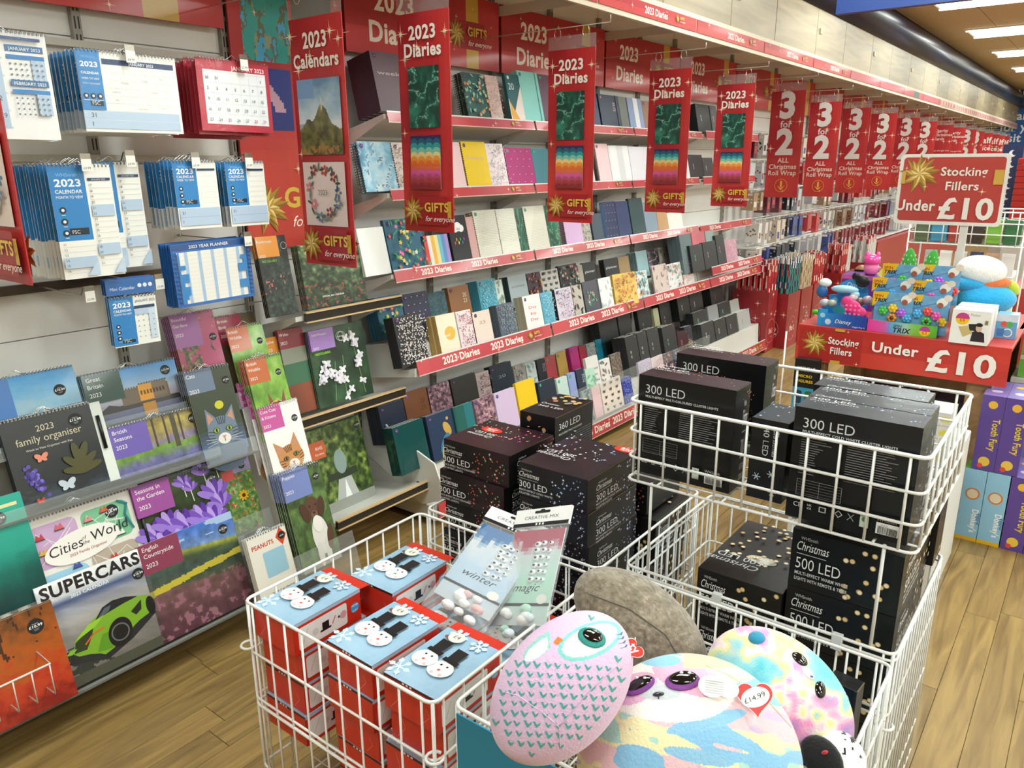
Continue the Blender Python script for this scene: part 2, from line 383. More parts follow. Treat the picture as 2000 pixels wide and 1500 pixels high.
# poster behind red calendars with the reef, flower and night pictures
def reef(U, V):
    a = fbm(U * 3, V * 3, 1.4, 5); b = fbm(U * 3, V * 3, 3, 8)
    c = ramp(V + (a - .5) * .5, [(0, '2fa7a0'), (.5, '3fa9a4'), (.8, '2a7f96'), (1, '28a06e')]); c = put(c, (a > .52) & (V < .85), '6d7058'); c = put(c, (a > .6) & (V < .85), '49aee0'); return put(c, (b > .66) & (a > .52), '9aa27a')
A = Art(.5, 1.06); redbase(A, 10, 24, 'b3242a', 'd24a36')
A.text('Calendars', .1, .975, .05, CREAM, .02)
A.grid(reef, 50, 60, .1, .62, .5, .97); A.grid(lambda U, V: put(ramp(V, [(0, '1f2f78'), (1, '2f3f96')]), (abs(U - .5 - .2 * np.sin(V * 5)) < .12) & (V > .3), 'c9a0b8'), 24, 30, .1, .4, .48, .6)
A.rect(.53, .62, .9, .97, '3d3a20'); A.rect(.53, .4, .9, .6, 'd9b8d8'); A.rect(.53, .1, .9, .2, 'a81f25')
A.text('GIFTS', .34, .14, .07, 'e6c24c', .03); A.text('for everyone', .4, .07, .04, 'fff6ea', it=.3); bow(A, .18, .14, .1); stars(A, 14, 5, .03)
m = MB(); m.box(0, 0, 0, .5, .01, 1.06, 'b3242a'); m.art(A)
tag(m.build('wall_poster', 'banner', None, (1.68, 2.5, 1.2)), 'large red poster with reef picture and gold bow behind the red calendars', 'poster')
# ------------------------------------------------ canopy: shelf, fascia strips, brackets
cn = MB(); cn.box(.6, 1.93, 2.41, 20, 2.54, 2.425, 'eeebe4'); cn.box(.6, 1.893, 2.135, 20, 1.905, 2.243, 'd8ccb6')
cano = cn.build('canopy_shelf', 'painted'); tag(cano, 'long cream top shelf running above all the hanging signs', 'shelf')
for k in range(18):
    x0 = 2.1 + .98 * k; A = Art(.968, .062)
    if k < 5:
        redbase(A, 16, 2); A.text('2023 Diaries', .42, .28, .03, CREAM, .02); gifts(A, .78, .55, .012, False); stars(A, 4, k, .02)
    elif k < 9: A.bg('c25660'); A.rect(.9, 0, 1, 1, 'b44650')
    else:
        A.bg('d9a9a2')
        for q in range(16): A.rect(.02 + q * .06, .15, .05 + q * .06, .85, ['b0444c', 'c9817c', 'e8d3c8'][q % 3])
    if k == 7: A.rect(.5, 0, .75, 1, '5a6d68')
    m = MB(); m.box(0, -.003, 0, .968, 0, .062, 'c04048'); m.art(A, (0, -.003, 0)); o = m.build('fascia_strip', 'banner', cano, (x0, 1.892, 2.157))
bk = MB(); bk.box(0, 1.91, 2.18, .004, 2.53, 2.225, 'd9d4c8'); bk.box(0, 2.0, 2.2, .16, 2.06, 2.204, 'e8e2d6'); bme = bk.mesh('canopy_bracket'); bme.materials.append(M['painted'])
for k in range(18):
    o = bpy.data.objects.new('canopy_bracket', bme); COL.objects.link(o); o.location = (2.178 + .98 * k, 0, 0); o.parent = cano
# bulkhead boards above the canopy
bh = MB(); bh.box(.5, 1.93, 2.243, 20, 1.96, 2.86, 'a8997e'); bulk = struct(bh.build('trim_1', 'painted'))
x = .6
for k in range(34):
    wd = .72 if k % 2 else .84
    p = MB(); p.box(.003, -.012, 0, wd - .003, 0, .5, 'ffffff', .002); o = p.build('panel', 'ply', bulk, (x, 1.93, 2.246))
    if k % 2: c_ = MB(); c_.box(0, -.02, 0, .05, -.012, .035, 'cdbf9f'); o2 = c_.build('clip', 'painted', bulk, (x + .06, 1.93, 2.4))
    x += wd
tb = MB(); tb.tube([(.2, 1.945, 2.69), (20, 1.945, 2.69)], .135, '10132e', 40); tb.tube([(.2, 1.945, 2.82), (20, 1.945, 2.82)], .04, '10132e', 8)
M['navy'] = mat('gloss_navy', .4, coat=.15, base='0d1030', var=.1, vscale=2); struct(tb.build('trim_2', 'navy'))
# ceiling with tiles and lamps
M['ceiling'] = mat('ceiling_board', .75, base='c4b08c', var=.06, vscale=30)
ce = MB(); ce.box(-6, -6, CEIL + .012, 26, 3, CEIL + .1, 'b89a76'); ceil = struct(ce.build('ceiling', 'ceiling'))
tl = MB(); tl.box(.003, .003, 0, 1.197, .597, .012, 'b89a76', .002); tme = tl.mesh('tile'); tme.materials.append(M['ceiling'])
for i in range(4, 15):
    for j in range(-6, 4):
        o = bpy.data.objects.new('tile', tme); COL.objects.link(o); o.parent = ceil; o.location = (i * 1.2, j * .6 + .1, CEIL)
M['lamp'] = mat('lit_diffuser', .5, base='fbfff6', emit=5.)
lf = MB()
lf.box(-.3, -.72, 0, .3, .72, .012, 'f2efe8'); lme = lf.mesh('housing'); lme.materials.append(M['painted'])
ld = MB()
for s in (-1, 1): ld.add([(s * .27, -.68, -.004), (s * .03, -.68, -.022), (s * .03, .68, -.022), (s * .27, .68, -.004)], [(0, 1, 2, 3) if s > 0 else (3, 2, 1, 0)], hx('fffaf0'))
ld.box(-.3, -.72, -.01, -.27, .72, 0, 'fffaf0'); ld.box(.27, -.72, -.01, .3, .72, 0, 'fffaf0')
dme = ld.mesh('diffuser'); dme.materials.append(M['lamp'])
for k, (x, y) in enumerate(LAMPS):
    t = thing('ceiling_light', 'lit white ceiling panel, %s row, %s along the ceiling' % ('first' if y > 0 else 'second' if y > -3 else 'third', ['first', 'second', 'third', 'fourth', 'fifth', 'sixth', 'seventh', 'eighth', 'ninth'][k // 3]), 'ceiling light', (x, y, CEIL - .014), group='lit ceiling panels')
    a = bpy.data.objects.new('housing', lme); COL.objects.link(a); a.parent = t
    b = bpy.data.objects.new('diffuser', dme); COL.objects.link(b); b.parent = t
# hanging blue beam sign near the ceiling
P0 = at(1632, 28, x=4.6); P1 = at(2000, -34, x=4.6)
bs = MB(); bs.box(0, -1.9, 0, .05, P0[1], .45, '1f3f86'); tag(bs.build('hanging_sign', 'banner', None, (4.6, 0, P0[2])), 'plain royal blue banner board hung just under the ceiling', 'sign')
# far blue signs
def navy_sign(x, y1, y0, z0, z1, lines, label, bgc='16468e'):
    A = Art(y1 - y0, z1 - z0); A.bg(bgc)
    for t, u, v, cap in lines: A.text(t, u, v, cap, 'f2f5fa', .02)
    m = MB(); m.box(0, y0, z0, .04, y1, z1, bgc); m.art(A, (0, y1, z0), NY, ZD); tag(m.build('wall_sign', 'banner', None, (x, 0, 0)), label, 'sign')
a = at(1968, 152, x=19.); b = at(1963, 205, x=19.)
navy_sign(19., a[1], a[1] - 3.2, b[2], a[2], [('Self Service', .03, .25, .3)], 'dark blue sign with white lettering high at the far end, above the thank-you sign', '1b3f7c')
a = at(1963, 212, x=19.5); b = at(1960, 283, x=19.5)
navy_sign(19.5, a[1] + .1, a[1] - 3., b[2], a[2], [('Thank', .02, .68, .16), ('for your', .02, .38, .16), ('visit today', .02, .08, .16)], 'blue thank-you sign with white lettering at the far end of the shop', '1656a6')
# end wall and side wall far away
ew = MB(); ew.box(21, -6, 0, 21.1, 2.55, CEIL, 'cfd2d2'); struct(ew.build('wall_far', 'painted'))
sw = MB(); sw.box(-6, -6.1, 0, 26, -6, CEIL, 'd8d2c8'); struct(sw.build('wall_right', 'painted'))
sw = MB(); sw.box(-6.1, -6, 0, -6, 2.55, CEIL, 'd8d2c8'); struct(sw.build('wall_near', 'painted'))

# ------------------------------------------------ blade signs hanging from the canopy
def pic_rock(U, V):
    sky = ramp(V + (fbm(U * 3, V * 5, 1, 2) - .5) * .5, [(.4, 'd4dde0'), (.7, '9fb9c9'), (1, '5c87ab')])
    hgt = .33 + .32 * np.exp(-((U - .55) / .2) ** 2) + .12 * np.exp(-((U - .2) / .15) ** 2) + (fbm(U * 6, V * 0, 1.5, 4) - .5) * .12
    land = ramp(fbm(U * 7, V * 7, 1.2, 9), [(.2, '3c3a22'), (.5, '6c6a34'), (.8, '9c8a58')])
    c = np.where((V < hgt)[..., None], land, sky); c = np.where(((V > .3) & (V < .42) & (U < .35) & (V > hgt))[..., None], np.array(hx('8fa7b4')), c)
    return put(put(c, (abs(U - .55) < .02) & (V > .6) & (V < .75), 'c9c5b8'), (V < .12) & (fbm(U * 9, V * 9, 2, 1) > .5), 'a8743c')
def pic_marble(U, V, cols=('0c2420', '14493c', '2f8a6e', 'cfe8d8'), s=3.):
    q = fbm(U * s, V * s * 1.4, 1, 6); t = np.abs(np.sin((U * 1.3 - V * 1.8 + q * 2.4) * 3)); t2 = fbm(U * s * 1.5 + q * 2, V * s, 1, 12)
    c = ramp(t2, [(.2, cols[0]), (.55, cols[1]), (.85, cols[2])]); return put(put(c, np.clip((t - .8) * 3, 0, .6), cols[2]), (t > .992) * .55, cols[3])
SCALLOP = ['2b2a55', '1d5d7c', '2f9a9c', '7cc7b4', 'f0d08c', 'ee9a3c', 'e8702c', 'e06a4c', 'd85aa0', 'b84a6c', 'a83a3c', '8c2a30']
def scallops(A, x0, z0, x1, z1):
    n = len(SCALLOP); A.rect(x0, z0, x1, z1, SCALLOP[0]); dz = (z1 - z0) / n; r = (x1 - x0) * A.w / 8
    for k in range(1, n):
        z = z1 - dz * k - dz * .5; A.rect(x0, z0, x1, z, SCALLOP[k])
        for q in range(4): A.disc(x0 + (x1 - x0) * (q + .5) / 4, z, r, SCALLOP[k], r * .8, 14, 0, .5)
def wreath(A, x, z, rx, rz, seed=3):
    g = random.Random(seed)
    for i in range(34):
        t = i * 2 * math.pi / 34; k = g.uniform(.86, 1.12); X = x + rx * k * math.cos(t); Z = z + rz * k * math.sin(t)
        if i % 4 == 0:
            c = g.choice(['c2414c', '6a86b8', 'd97a94', '8a2a3c', '5d7aa0'])
            for j in range(5): a = j * 1.2566; A.disc(X + .011 * math.cos(a) / A.w, Z + .011 * math.sin(a) / A.h, .007, c, .005, 8, a)
            A.disc(X, Z, .005, 'e8c470', n=8)
        else: A.disc(X, Z, .013, g.choice(['4c6a58', '6d8474', '33493c']), .004, 8, g.uniform(0, 3))
def sign_cal():
    A = Art(.242, .735); redbase(A); stars(A, 9, 2, .03); A.text('2023', .5, .885, .042, CREAM, .03, w=.45, al='C'); A.text('Calendars', .5, .81, .038, CREAM, .03, w=.86, al='C')
    A.grid(pic_rock, 60, 84, .1, .465, .92, .765); A.rect(.1, .69, .42, .765, '6d95c0')
    A.rect(.1, .17, .92, .435, 'ead3cb'); wreath(A, .51, .31, .28, .105); A.text('2023', .51, .3, .016, '6d5c5c', al='C')
    gifts(A, .38, .09, .03); A.star(.12, .93, .035); A.star(.88, .93, .03); return A
def sign_dia():
    A = Art(.242, .735); redbase(A); stars(A, 9, 2, .03); A.text('2023', .5, .885, .042, CREAM, .03, w=.52, al='C'); A.text('Diaries', .5, .81, .042, CREAM, .03, w=.72, al='C')
    A.grid(pic_marble, 40, 80, .2, .49, .8, .765); scallops(A, .2, .205, .8, .455)
    gifts(A, .38, .1, .03); A.star(.14, .91, .035); return A
def sign_342():
    A = Art(.242, .735); redbase(A, 8, 16); stars(A, 8, 5, .03)
    A.text('3', .5, .76, .165, 'e6dcd6', .045, al='C'); A.text('for', .5, .665, .045, 'e6dcd6', .02, al='C'); A.text('2', .5, .42, .165, 'e6dcd6', .045, al='C')
    A.text('ALL', .5, .335, .032, 'f0d8cc', .02, al='C'); A.text('Christmas', .5, .275, .032, 'f0d8cc', .02, al='C'); A.text('Roll Wrap', .5, .215, .032, 'f0d8cc', .02, al='C')
    A.ring(.5, .115, .045, .005, 'e0913c'); A.poly([(.47, .16), (.53, .16), (.53, .1), (.47, .1)], 'f0b44c'); A.poly([(.38, .115), (.5, .07), (.62, .115), (.5, .09)], 'f0b44c'); return A
def sign_char():
    A = Art(.242, .735); redbase(A, 8, 16)
    for k, t in enumerate(('Charity', 'Christmas', 'Cards')): A.text(t, .1, .88 - .07 * k, .035, 'f0d8cc', .02)
    for k in range(3): A.text('Buy one get one', .12, .55 - k * .12, .02, 'f0d8cc', .01)
    stars(A, 8, 5, .03); return A
def sign_half():
    A = Art(.242, .735); redbase(A, 8, 16); A.text('Half', .5, .78, .09, 'f0e4dc', .03, al='C'); A.text('Price', .5, .62, .07, 'f0e4dc', .03, al='C'); A.text('Christmas', .5, .3, .035, 'f0d8cc', .02, al='C'); stars(A, 8, 5, .03); return A
def make_sign(A, label, group=None):
    t = thing('hanging_sign', label, 'sign', group=group)
    m = MB(); m.box(0, -.121, -.735, .003, .121, 0, 'b3232a'); m.art(A, (0, .121, -.735), NY, ZD)
    m.art(A, (.003, -.121, -.735), YD, ZD); m.build('banner', 'banner', t)
    c = MB(); c.box(.0005, -.121, 0, .0025, .121, .055, 'ffffff'); c.build('clear_header', 'acrylic', t)
    for y in (-.07, .075):
        g = MB(); g.tube([(.0015, y + .016 * math.cos(k * math.pi / 8), .065 + .024 * math.sin(k * math.pi / 8)) for k in range(16)], .0013, 'd8d4cc', 5, True); g.build('ring', 'metal', t)
    a = MB(); a.tube([(.0015, -.19, .115), (.0015, -.19, .088), (.0015, .5, .088)], .0022, 'dedad2', 5); a.build('arm', 'plastic', t)
    return t
s0 = make_sign(sign_cal(), 'red 2023 Calendars hanging sign with rocky coast picture and floral wreath'); s0.location = (1.622, 1.98, 1.925)
s1 = dup(s0, (.694, 1.98, 1.985), label='red hanging sign cut off by the left edge, beside the blue hanging calendars')
D0 = make_sign(sign_dia(), 'first 2023 Diaries hanging sign, largest, right beside the calendars sign', '2023 Diaries hanging signs'); D0.location = (2.085, 1.98, 2.0)
for x, z, l in ((3.012, 1.978, 'second'), (3.961, 1.975, 'third'), (4.863, 1.968, 'fourth, smallest')): dup(D0, (x, 1.98, z), label='%s 2023 Diaries hanging sign counted along from the calendars sign' % l)
T0 = make_sign(sign_342(), 'first 3 for 2 hanging sign, largest, next to the last Diaries sign', '3 for 2 roll wrap hanging signs'); T0.location = (5.825, 1.98, 1.99)
for x, l in ((6.72, 'second'), (7.65, 'third'), (8.67, 'fourth'), (9.73, 'fifth'), (10.77, 'sixth')): dup(T0, (x, 1.98, 1.965), label='%s 3 for 2 hanging sign counted from the Diaries signs' % l)
C0 = make_sign(sign_char(), 'first small charity cards hanging sign beyond the sixth 3 for 2 sign', 'far hanging signs'); C0.location = (11.9, 1.98, 1.965)
dup(C0, (12.9, 1.98, 1.965), label='second small charity cards hanging sign, farther along the row')
for k, x in enumerate((13.9, 14.8)): dup(T0, (x, 1.98, 1.965), label=['small far 3 for 2 sign just after the charity cards signs', 'smallest 3 for 2 sign, just before the half price signs'][k], group='far hanging signs')
Hh = make_sign(sign_half(), 'tiny far half price hanging sign near the end of the row', 'far half price signs'); Hh.location = (15.8, 1.98, 1.965)
for x in (16.7, 17.5, 18.25): dup(Hh, (x, 1.98, 1.965))
# ------------------------------------------------ calendars: makers
BL, PBL = '2f86cc', 'b9cfe8'
_spiral = {}
def spiral(w, c='e8e8e6', pitch=.0095, r=.0042, hang=True):
    key = (round(w, 3), c, pitch, hang)
    if key not in _spiral:
        m = MB(); n = int(w / pitch)
        for i in range(n):
            x = pitch * (i + .6)
            if hang and abs(x - w / 2) < .022: continue
            m.tube([(x, -r * math.cos(a) - .001, r * math.sin(a)) for a in (-.9, .2, 1.3, 2.4, 3.5)], .0009, c, 3)
        if hang: m.tube([(w / 2 - .025, 0, .002), (w / 2 - .018, 0, .004), (w / 2, 0, .016), (w / 2 + .018, 0, .004), (w / 2 + .025, 0, .002)], .0011, c, 4)
        _spiral[key] = m.mesh('spiral_binding')
    return _spiral[key]
def add_mesh(name, me, m, parent, loc=(0, 0, 0), rot=(0, 0, 0)):
    if not me.materials: me.materials.append(M[m])
    o = bpy.data.objects.new(name, me); COL.objects.link(o); o.parent = parent; o.location = loc; o.rotation_euler = rot; return o
def make_cal(label, A, finish='gloss', t=.004, pages='f1efe9', bind=True, sticker=None, group=None, edge='e9e7e2', bindc='e8e8e6', name='calendar'):
    w, h = A.w, A.h
    T = thing(name, label, 'calendar', group=group)
    c = MB(); c.box(0, 0, 0, w, .0012, h, edge); c.art(A); c.build('cover', finish, T)
    p = MB(); p.box(.002, .0014, .002, w - .001, .0014 + t, h - .001, pages); p.build('pages', 'paper', T)
    if bind: add_mesh('spiral_binding', spiral(w, bindc), 'metal', T, (0, .002, h))
    if sticker:
        u, v, r, txt = sticker; S_ = Art(2 * r, 2 * r); S_.disc(.5, .5, r, '141416', n=28); S_.text(txt, .5, .42, r * .36, 'f2f2f0', .02, al='C', w=.82); S_.rect(.3, .66, .7, .69, 'b9b9b9'); S_.rect(.32, .3, .68, .32, 'b9b9b9'); S_.rect(.36, .22, .64, .24, 'b9b9b9')
        s = MB(); s.art(S_, (u * w - r, -.0012, v * h - r)); s.box(u * w - r * .5, -.0010, v * h - r * .5, u * w + r * .5, 0, v * h + r * .5, '141416'); s.build('price_sticker', 'paper', T)
    return T
def stack(T, n, dy, label, group, loc, rot=(0, 0, 0), jx=.002, jz=.002, drop=('price_sticker',), dx=0., dz=0.):
    T.location = loc; T.rotation_euler = rot; T['group'] = group
    g = random.Random(len(label) + n)
    for k in range(1, n):
        c, s = math.cos(rot[0]), math.sin(rot[0])
        dup(T, (loc[0] + g.uniform(-jx, jx) + dx * k, loc[1] + dy * k * c, loc[2] + dy * k * s + g.uniform(-jz, jz) + dz * k), (rot[0], rot[1] + g.uniform(-.004, .004), rot[2]), label=label, group=group, drop=drop)
def icons(A, x, zs, r=.011):
    for z in zs: A.disc(x, z, r, '1d2b3c', n=14); A.disc(x, z, r * .5, 'e9f1fa', n=8); A.rect(x - .03, z - r * 1.6 / A.h, x + .03, z - r * 1.35 / A.h, 'cfe0f2')
def blue_head(A, x1, z0, t2, sub, caps=1.):
    A.rect(0, z0, x1, 1, BL); c = x1 / 2; W = A.w * x1
    A.text('WHSmith', c, .9, W * .095 * caps, '8fc0ee', .0, al='C', w=x1 * .6); A.text('2023', c, .795 if A.h < A.w * 1.2 else .815, W * .2, 'f6f9fc', .03, al='C', w=x1 * .74)
    A.text('CALENDAR', c, .705 if A.h < A.w * 1.2 else .755, W * .1, 'f6f9fc', .02, al='C', w=x1 * .76); A.text(t2, c, .64 if A.h < A.w * 1.2 else .71, W * .075, 'e4eef8', .02, al='C', w=x1 * .76)
    if sub: A.text(sub, c, .58, W * .07, 'e4eef8', .0, al='C', w=x1 * .74)
    A.rect(x1 * .35, z0 + .05, x1 * .9, z0 + .11, '1c2836'); A.text('FSC', x1 * .42, z0 + .062, .009, 'dfe6ee')
def holes(A, n=None, z=.975, c='6c7078'):
    n = n or int(A.w / .0095)
    for i in range(n): x = (i + .6) / n; A.rect(x - .0018 / A.w, z, x + .0018 / A.w, z + .006 / A.h, c)
# family organiser, landscape
def a_week():
    A = Art(.27, .2); A.bg('f6f5f0'); A.rect(.24, .84, .97, .91, '24406c'); A.text('JANUARY 2023', .5, .853, .007, 'e8eef6', .02)
    for i in range(7): A.rect(.24 + .104 * i, .27, .242 + .104 * i, .84, 'd6dade')
    for j in range(6): A.rect(.24, .27 + .095 * j, .97, .273 + .095 * j, 'd6dade')
    A.rect(0, .04, .97, .26, PBL); A.rect(0, .148, .97, .152, 'dfe9f5')
    for t, z in (('31', .18), ('1', .07)): A.text(t, .07, z, .011, '33383e')
    for i, (u, v) in enumerate(((.4, .62), (.62, .66), (.8, .7), (.3, .5), (.7, .52), (.32, .4), (.55, .3), (.78, .32))): A.text(['Swimming', 'Dentist', 'Party', 'School trip', 'Football', 'Piano', 'Car service', 'Lunch'][i], u, v, .0035, '9a9ea4')
    blue_head(A, .22, .27, 'WEEK TO VIEW', 'FAMILY ORGANISER'); icons(A, .045, (.44,), .007); icons(A, .11, (.44,), .007); icons(A, .175, (.44,), .007); holes(A); return A
HY = 2.15
def hang_price(x, y, z, txt, label):
    t = thing('display_hook', label, 'hook', (x, y, z))
    m = MB(); m.tube([(0, .36, -.012), (0, .04, -.012), (0, .02, .012), (0, -.012, .012)], .0022, 'b9b5ac', 5); m.tube([(-.008, .38, -.012), (.008, .38, -.012)], .004, 'b9b5ac', 5); m.build('hook_arm', 'metal', t)
    b = MB(); b.box(-.013, -.015, .004, .013, -.012, .018, 'a9a59c'); b.build('clip', 'metal', t)
    A = Art(.026, .03); A.bg('f4f3ee'); A.text(txt, .5, .15, .006, '3a3a3a', al='C', w=.7); p = MB(); p.box(-.013, -.0165, -.026, .013, -.0155, .004, 'f4f3ee'); p.art(A, (-.013, -.0165, -.026)); p.build('price_tag', 'paper', t)
    return t
t = make_cal('landscape blue and white week-to-view family calendar, front of its hanging stack', a_week(), 'shrink')
stack(t, 10, .024, 'landscape week-to-view family calendar hanging behind the front copy of its stack', 'hanging landscape family calendars', (.995, HY, 1.588), (-.02, 0, 0))
hang_price(1.13, HY, 1.79, '£4.99', 'wire display hook with white price tag above the landscape family calendars')
# red calendar
def a_red():
    A = Art(.245, .2); A.bg('c23a4c'); A.text('JANUARY 2023', .93, .87, .0115, 'f6e8e6', .02, al='R')
    A.rect(.08, .1, .94, .85, 'f3f5f8')
    for i in range(8): A.rect(.08 + .86 * i / 7, .1, .082 + .86 * i / 7, .85, 'ccd4de')
    for j in range(6): A.rect(.08, .1 + .145 * j, .94, .103 + .145 * j, 'ccd4de')
    days = ['30', '31'] + [''] * 4 + ['1'] + [str(k) for k in range(2, 30)]
    for k, d in enumerate(days):
        if d: A.text(d, .125 + .123 * (k % 7), .72 - .145 * (k // 7), .0085, '2c3038' if k < 33 else 'b0444c', .0, al='C')
    holes(A, c='8a2434'); return A
t = make_cal('red-bordered January 2023 calendar in wrap, front of the red hanging stack', a_red(), 'shrink', edge='b23040', pages='b83a48')
stack(t, 9, .022, 'red calendar hanging crookedly behind the front red calendar', 'hanging red calendars', (1.325, HY, 1.6), (-.02, .01, 0), jx=.006, jz=.01, dz=-.001)
hang_price(1.475, HY, 1.80, '£3.99', 'wire display hook with white price tag above the red calendars')
# left partial family calendar
def a_left():
    A = Art(.21, .245); A.bg('f5f6f7')
    for j in range(5): A.rect(0, .1 + .16 * j, .5, .12 + .16 * j, 'd5dfec')
    A.rect(.28, .1, .48, .9, PBL)
    for d, (u, v) in {'3': (.36, .66), '15': (.38, .5), '22': (.4, .36), '29': (.42, .2), '8': (.22, .2), '21': (.2, .36)}.items(): A.text(d, u, v, .011, '4a5a70', al='C')
    for z0, t in ((.82, 'JANUARY 2023'), (.5, 'FEBRUARY 2023')):
        A.rect(.55, z0, .95, z0 + .06, '2f6ea8'); A.text(t, .58, z0 + .012, .007, 'eef4fa', .01, w=.34); A.rect(.55, z0 - .07, .95, z0 - .03, BL); A.rect(.8, z0 - .27, .95, z0 - .07, PBL)
        for i in range(7):
            for j in range(4): A.rect(.57 + .055 * i, z0 - .12 - .05 * j, .59 + .055 * i, z0 - .105 - .05 * j, '6c7a8c')
    A.rect(.0, .92, .92, .95, '2a4a86'); holes(A); return A
t = make_cal('wrapped blue and white two-month calendar hanging at the left edge', a_left(), 'shrink')
stack(t, 5, .022, 'two-month calendar hanging behind the one at the left edge', 'hanging two-month calendars', (.72, HY, 1.565), (-.02, 0, 0))
# tall month to view
def a_month():
    A = Art(.158, .29); A.bg('f7f6f1'); blue_head(A, .56, .34, 'MONTH TO VIEW', None); icons(A, .14, (.61, .51, .41), .0085)
    A.rect(.6, .86, .97, .885, '24406c'); A.text('JANUARY 2023', .66, .865, .0038, 'dfe6ee')
    for k in range(15):
        z = .81 - .05 * k
        if k in (4, 5, 11, 12): A.rect(.6, z - .012, .97, z + .038, PBL)
        A.text(str(17 + k) if k < 15 - 1 else '31', .61, z, .0062, '3a4048'); A.rect(.6, z - .014, .97, z - .011, 'c9cdd2')
    for k in range(6):
        z = .3 - .047 * k
        if k in (3, 4): A.rect(.02, z - .012, .55, z + .036, PBL)
        A.text(str(11 + k), .05, z, .0062, '3a4048'); A.rect(.05, z - .014, .55, z - .011, 'c9cdd2')
    for x0 in (.36, .8): A.poly([(x0, .02), (x0 + .2, .17), (x0 + .2, .02)], 'c3d6ec'); A.poly([(x0, .02), (x0 + .2, .17), (x0 + .05, .06)], '8fb0d4')
    holes(A); return A
AM = a_month()
t = make_cal('tall blue and white month-to-view calendar in front of its thick hanging stack', AM, 'gloss')
stack(t, 12, .021, 'tall month-to-view calendar hanging behind the front copy, left stack', 'left stack of tall hanging calendars', (.885, HY, 1.215), (-.02, 0, 0), jz=.004)
t2 = make_cal('tall month-to-view calendar hanging just right of the thick stack, half hidden by it', AM, 'gloss')
stack(t2, 4, .02, 'tall month-to-view calendar behind the half-hidden one', 'right stack of tall hanging calendars', (1.0, 2.22, 1.222), (-.02, 0, 0), jz=.004)
hang_price(.975, HY, 1.515, '£4.99', 'wire hook and price tag above the thick stack of tall calendars')
hang_price(1.118, 2.2, 1.525, '£4.99', 'wire hook and price tag above the half-hidden tall calendar')
def a_slim():
    A = Art(.136, .192); A.bg('f7f6f1'); blue_head(A, .52, .32, 'WEEK TO VIEW', None); icons(A, .13, (.6, .5, .41), .0062)
    A.rect(.54, .86, .96, .89, '24406c')
    for k in range(6): A.rect(.55, .78 - .08 * k, .96, .783 - .08 * k, 'c9cdd2')
    A.rect(.03, .05, .97, .31, PBL); A.rect(.03, .175, .97, .18, '8fa8c4')
    for s, z in (('31', .22), ('1', .09)): A.text(s, .08, z, .008, '33383e')
    holes(A); return A
AS = a_slim()
t = make_cal('small slim week-to-view calendar, front of the left one of two small stacks', AS)
stack(t, 8, .022, 'small slim calendar behind the front copy, left small stack', 'left stack of small slim calendars', (1.22, HY, 1.322), (-.02, 0, 0), jz=.004)
t = make_cal('small slim week-to-view calendar, front of the right one of two small stacks', AS)
stack(t, 6, .02, 'small slim calendar behind the front copy, right small stack', 'right stack of small slim calendars', (1.388, HY, 1.32), (-.02, 0, 0), jz=.004)
hang_price(1.283, HY, 1.52, '£3.99', 'wire hook and price tag above the left small slim calendars'); hang_price(1.46, HY, 1.52, '£3.99', 'wire hook and price tag above the right small slim calendars')
# year planners
def a_year():
    A = Art(.262, .185); A.bg('2a6cb8'); A.rect(.01, .9, .99, .99, '1f4f92'); A.text('2023 YEAR PLANNER', .22, .92, .009, 'dfeaf6', .02, w=.5)
    A.rect(.06, .05, .93, .87, 'f1f0ec'); g = random.Random(1)
    for k in range(5): A.rect(.15 + .165 * k, .05, .19 + .165 * k, .87, 'a9c6e6')
    for k in range(13): A.rect(.06, .05 + .063 * k, .93, .052 + .063 * k, 'c3c7cc')
    for k in range(12):
        a = g.choice((.02, .05, .08, .11)); A.rect(.06, .05 + .0683 * k, .06 + a, .118 + .0683 * k, BL); b = g.choice((.02, .05, .08, .12)); A.rect(.93 - b, .05 + .0683 * k, .93, .118 + .0683 * k, BL)
    for k in range(12): A.rect(.02, .07 + .0683 * k, .05, .1 + .0683 * k, '173f7c'); A.rect(.945, .07 + .0683 * k, .975, .1 + .0683 * k, '173f7c')
    return A
t = make_cal('blue folded year planner on a hook below the small slim calendars', a_year(), 'shrink', bind=False, edge='1f5aa4', pages='2a6cb8', name='year_planner')
stack(t, 6, .012, 'blue year planner hanging behind the front planner', 'hanging year planners', (1.185, HY, 1.095), (-.02, -.015, 0), jx=.003, jz=.004)
hang_price(1.43, HY, 1.285, '£3.99', 'wire hook and price tag at the right corner of the blue year planners'); hang_price(1.155, 2.2, 1.18, '£3.99', 'wire hook and price tag between small calendar and year planner')
hang_price(.955, 2.2, 1.17, '£3.99', 'empty wire display hook with price tag on the dark cross rail')
def a_mini():
    A = Art(.133, .14); A.bg('f6f6f3'); blue_head(A, .5, 0.02, 'MONTH TO VIEW', None); icons(A, .12, (.42, .3, .18), .006); A.text('JANUARY 2023', .97, .87, .007, '6c7078', al='R', w=.44)
    A.rect(.5, .74, .95, .8, '24406c'); A.rect(.5, .62, .8, .72, PBL); A.rect(.8, .1, .95, .72, 'cfdff0')
    for i in range(4):
        for j in range(5): A.rect(.55 + .11 * i, .15 + .11 * j, .57 + .11 * i, .17 + .11 * j, '6c7a8c')
    holes(A); return A
t = make_cal('little square calendar with blue header card hanging alone on the bare wall', a_mini(), 'shrink')
hc = MB(); A = Art(.14, .045); A.bg('2c68b0'); A.text('Mini Calendar', .08, .3, .009, 'dfeaf6', w=.5)
for u in (.68, .79, .9): A.disc(u, .5, .006, 'e4eef8', n=10)
hc.box(-.004, 0, .146, .136, .002, .191, '2c68b0'); hc.art(A, (-.004, 0, .146)); hc.build('header_card', 'shrink', t)
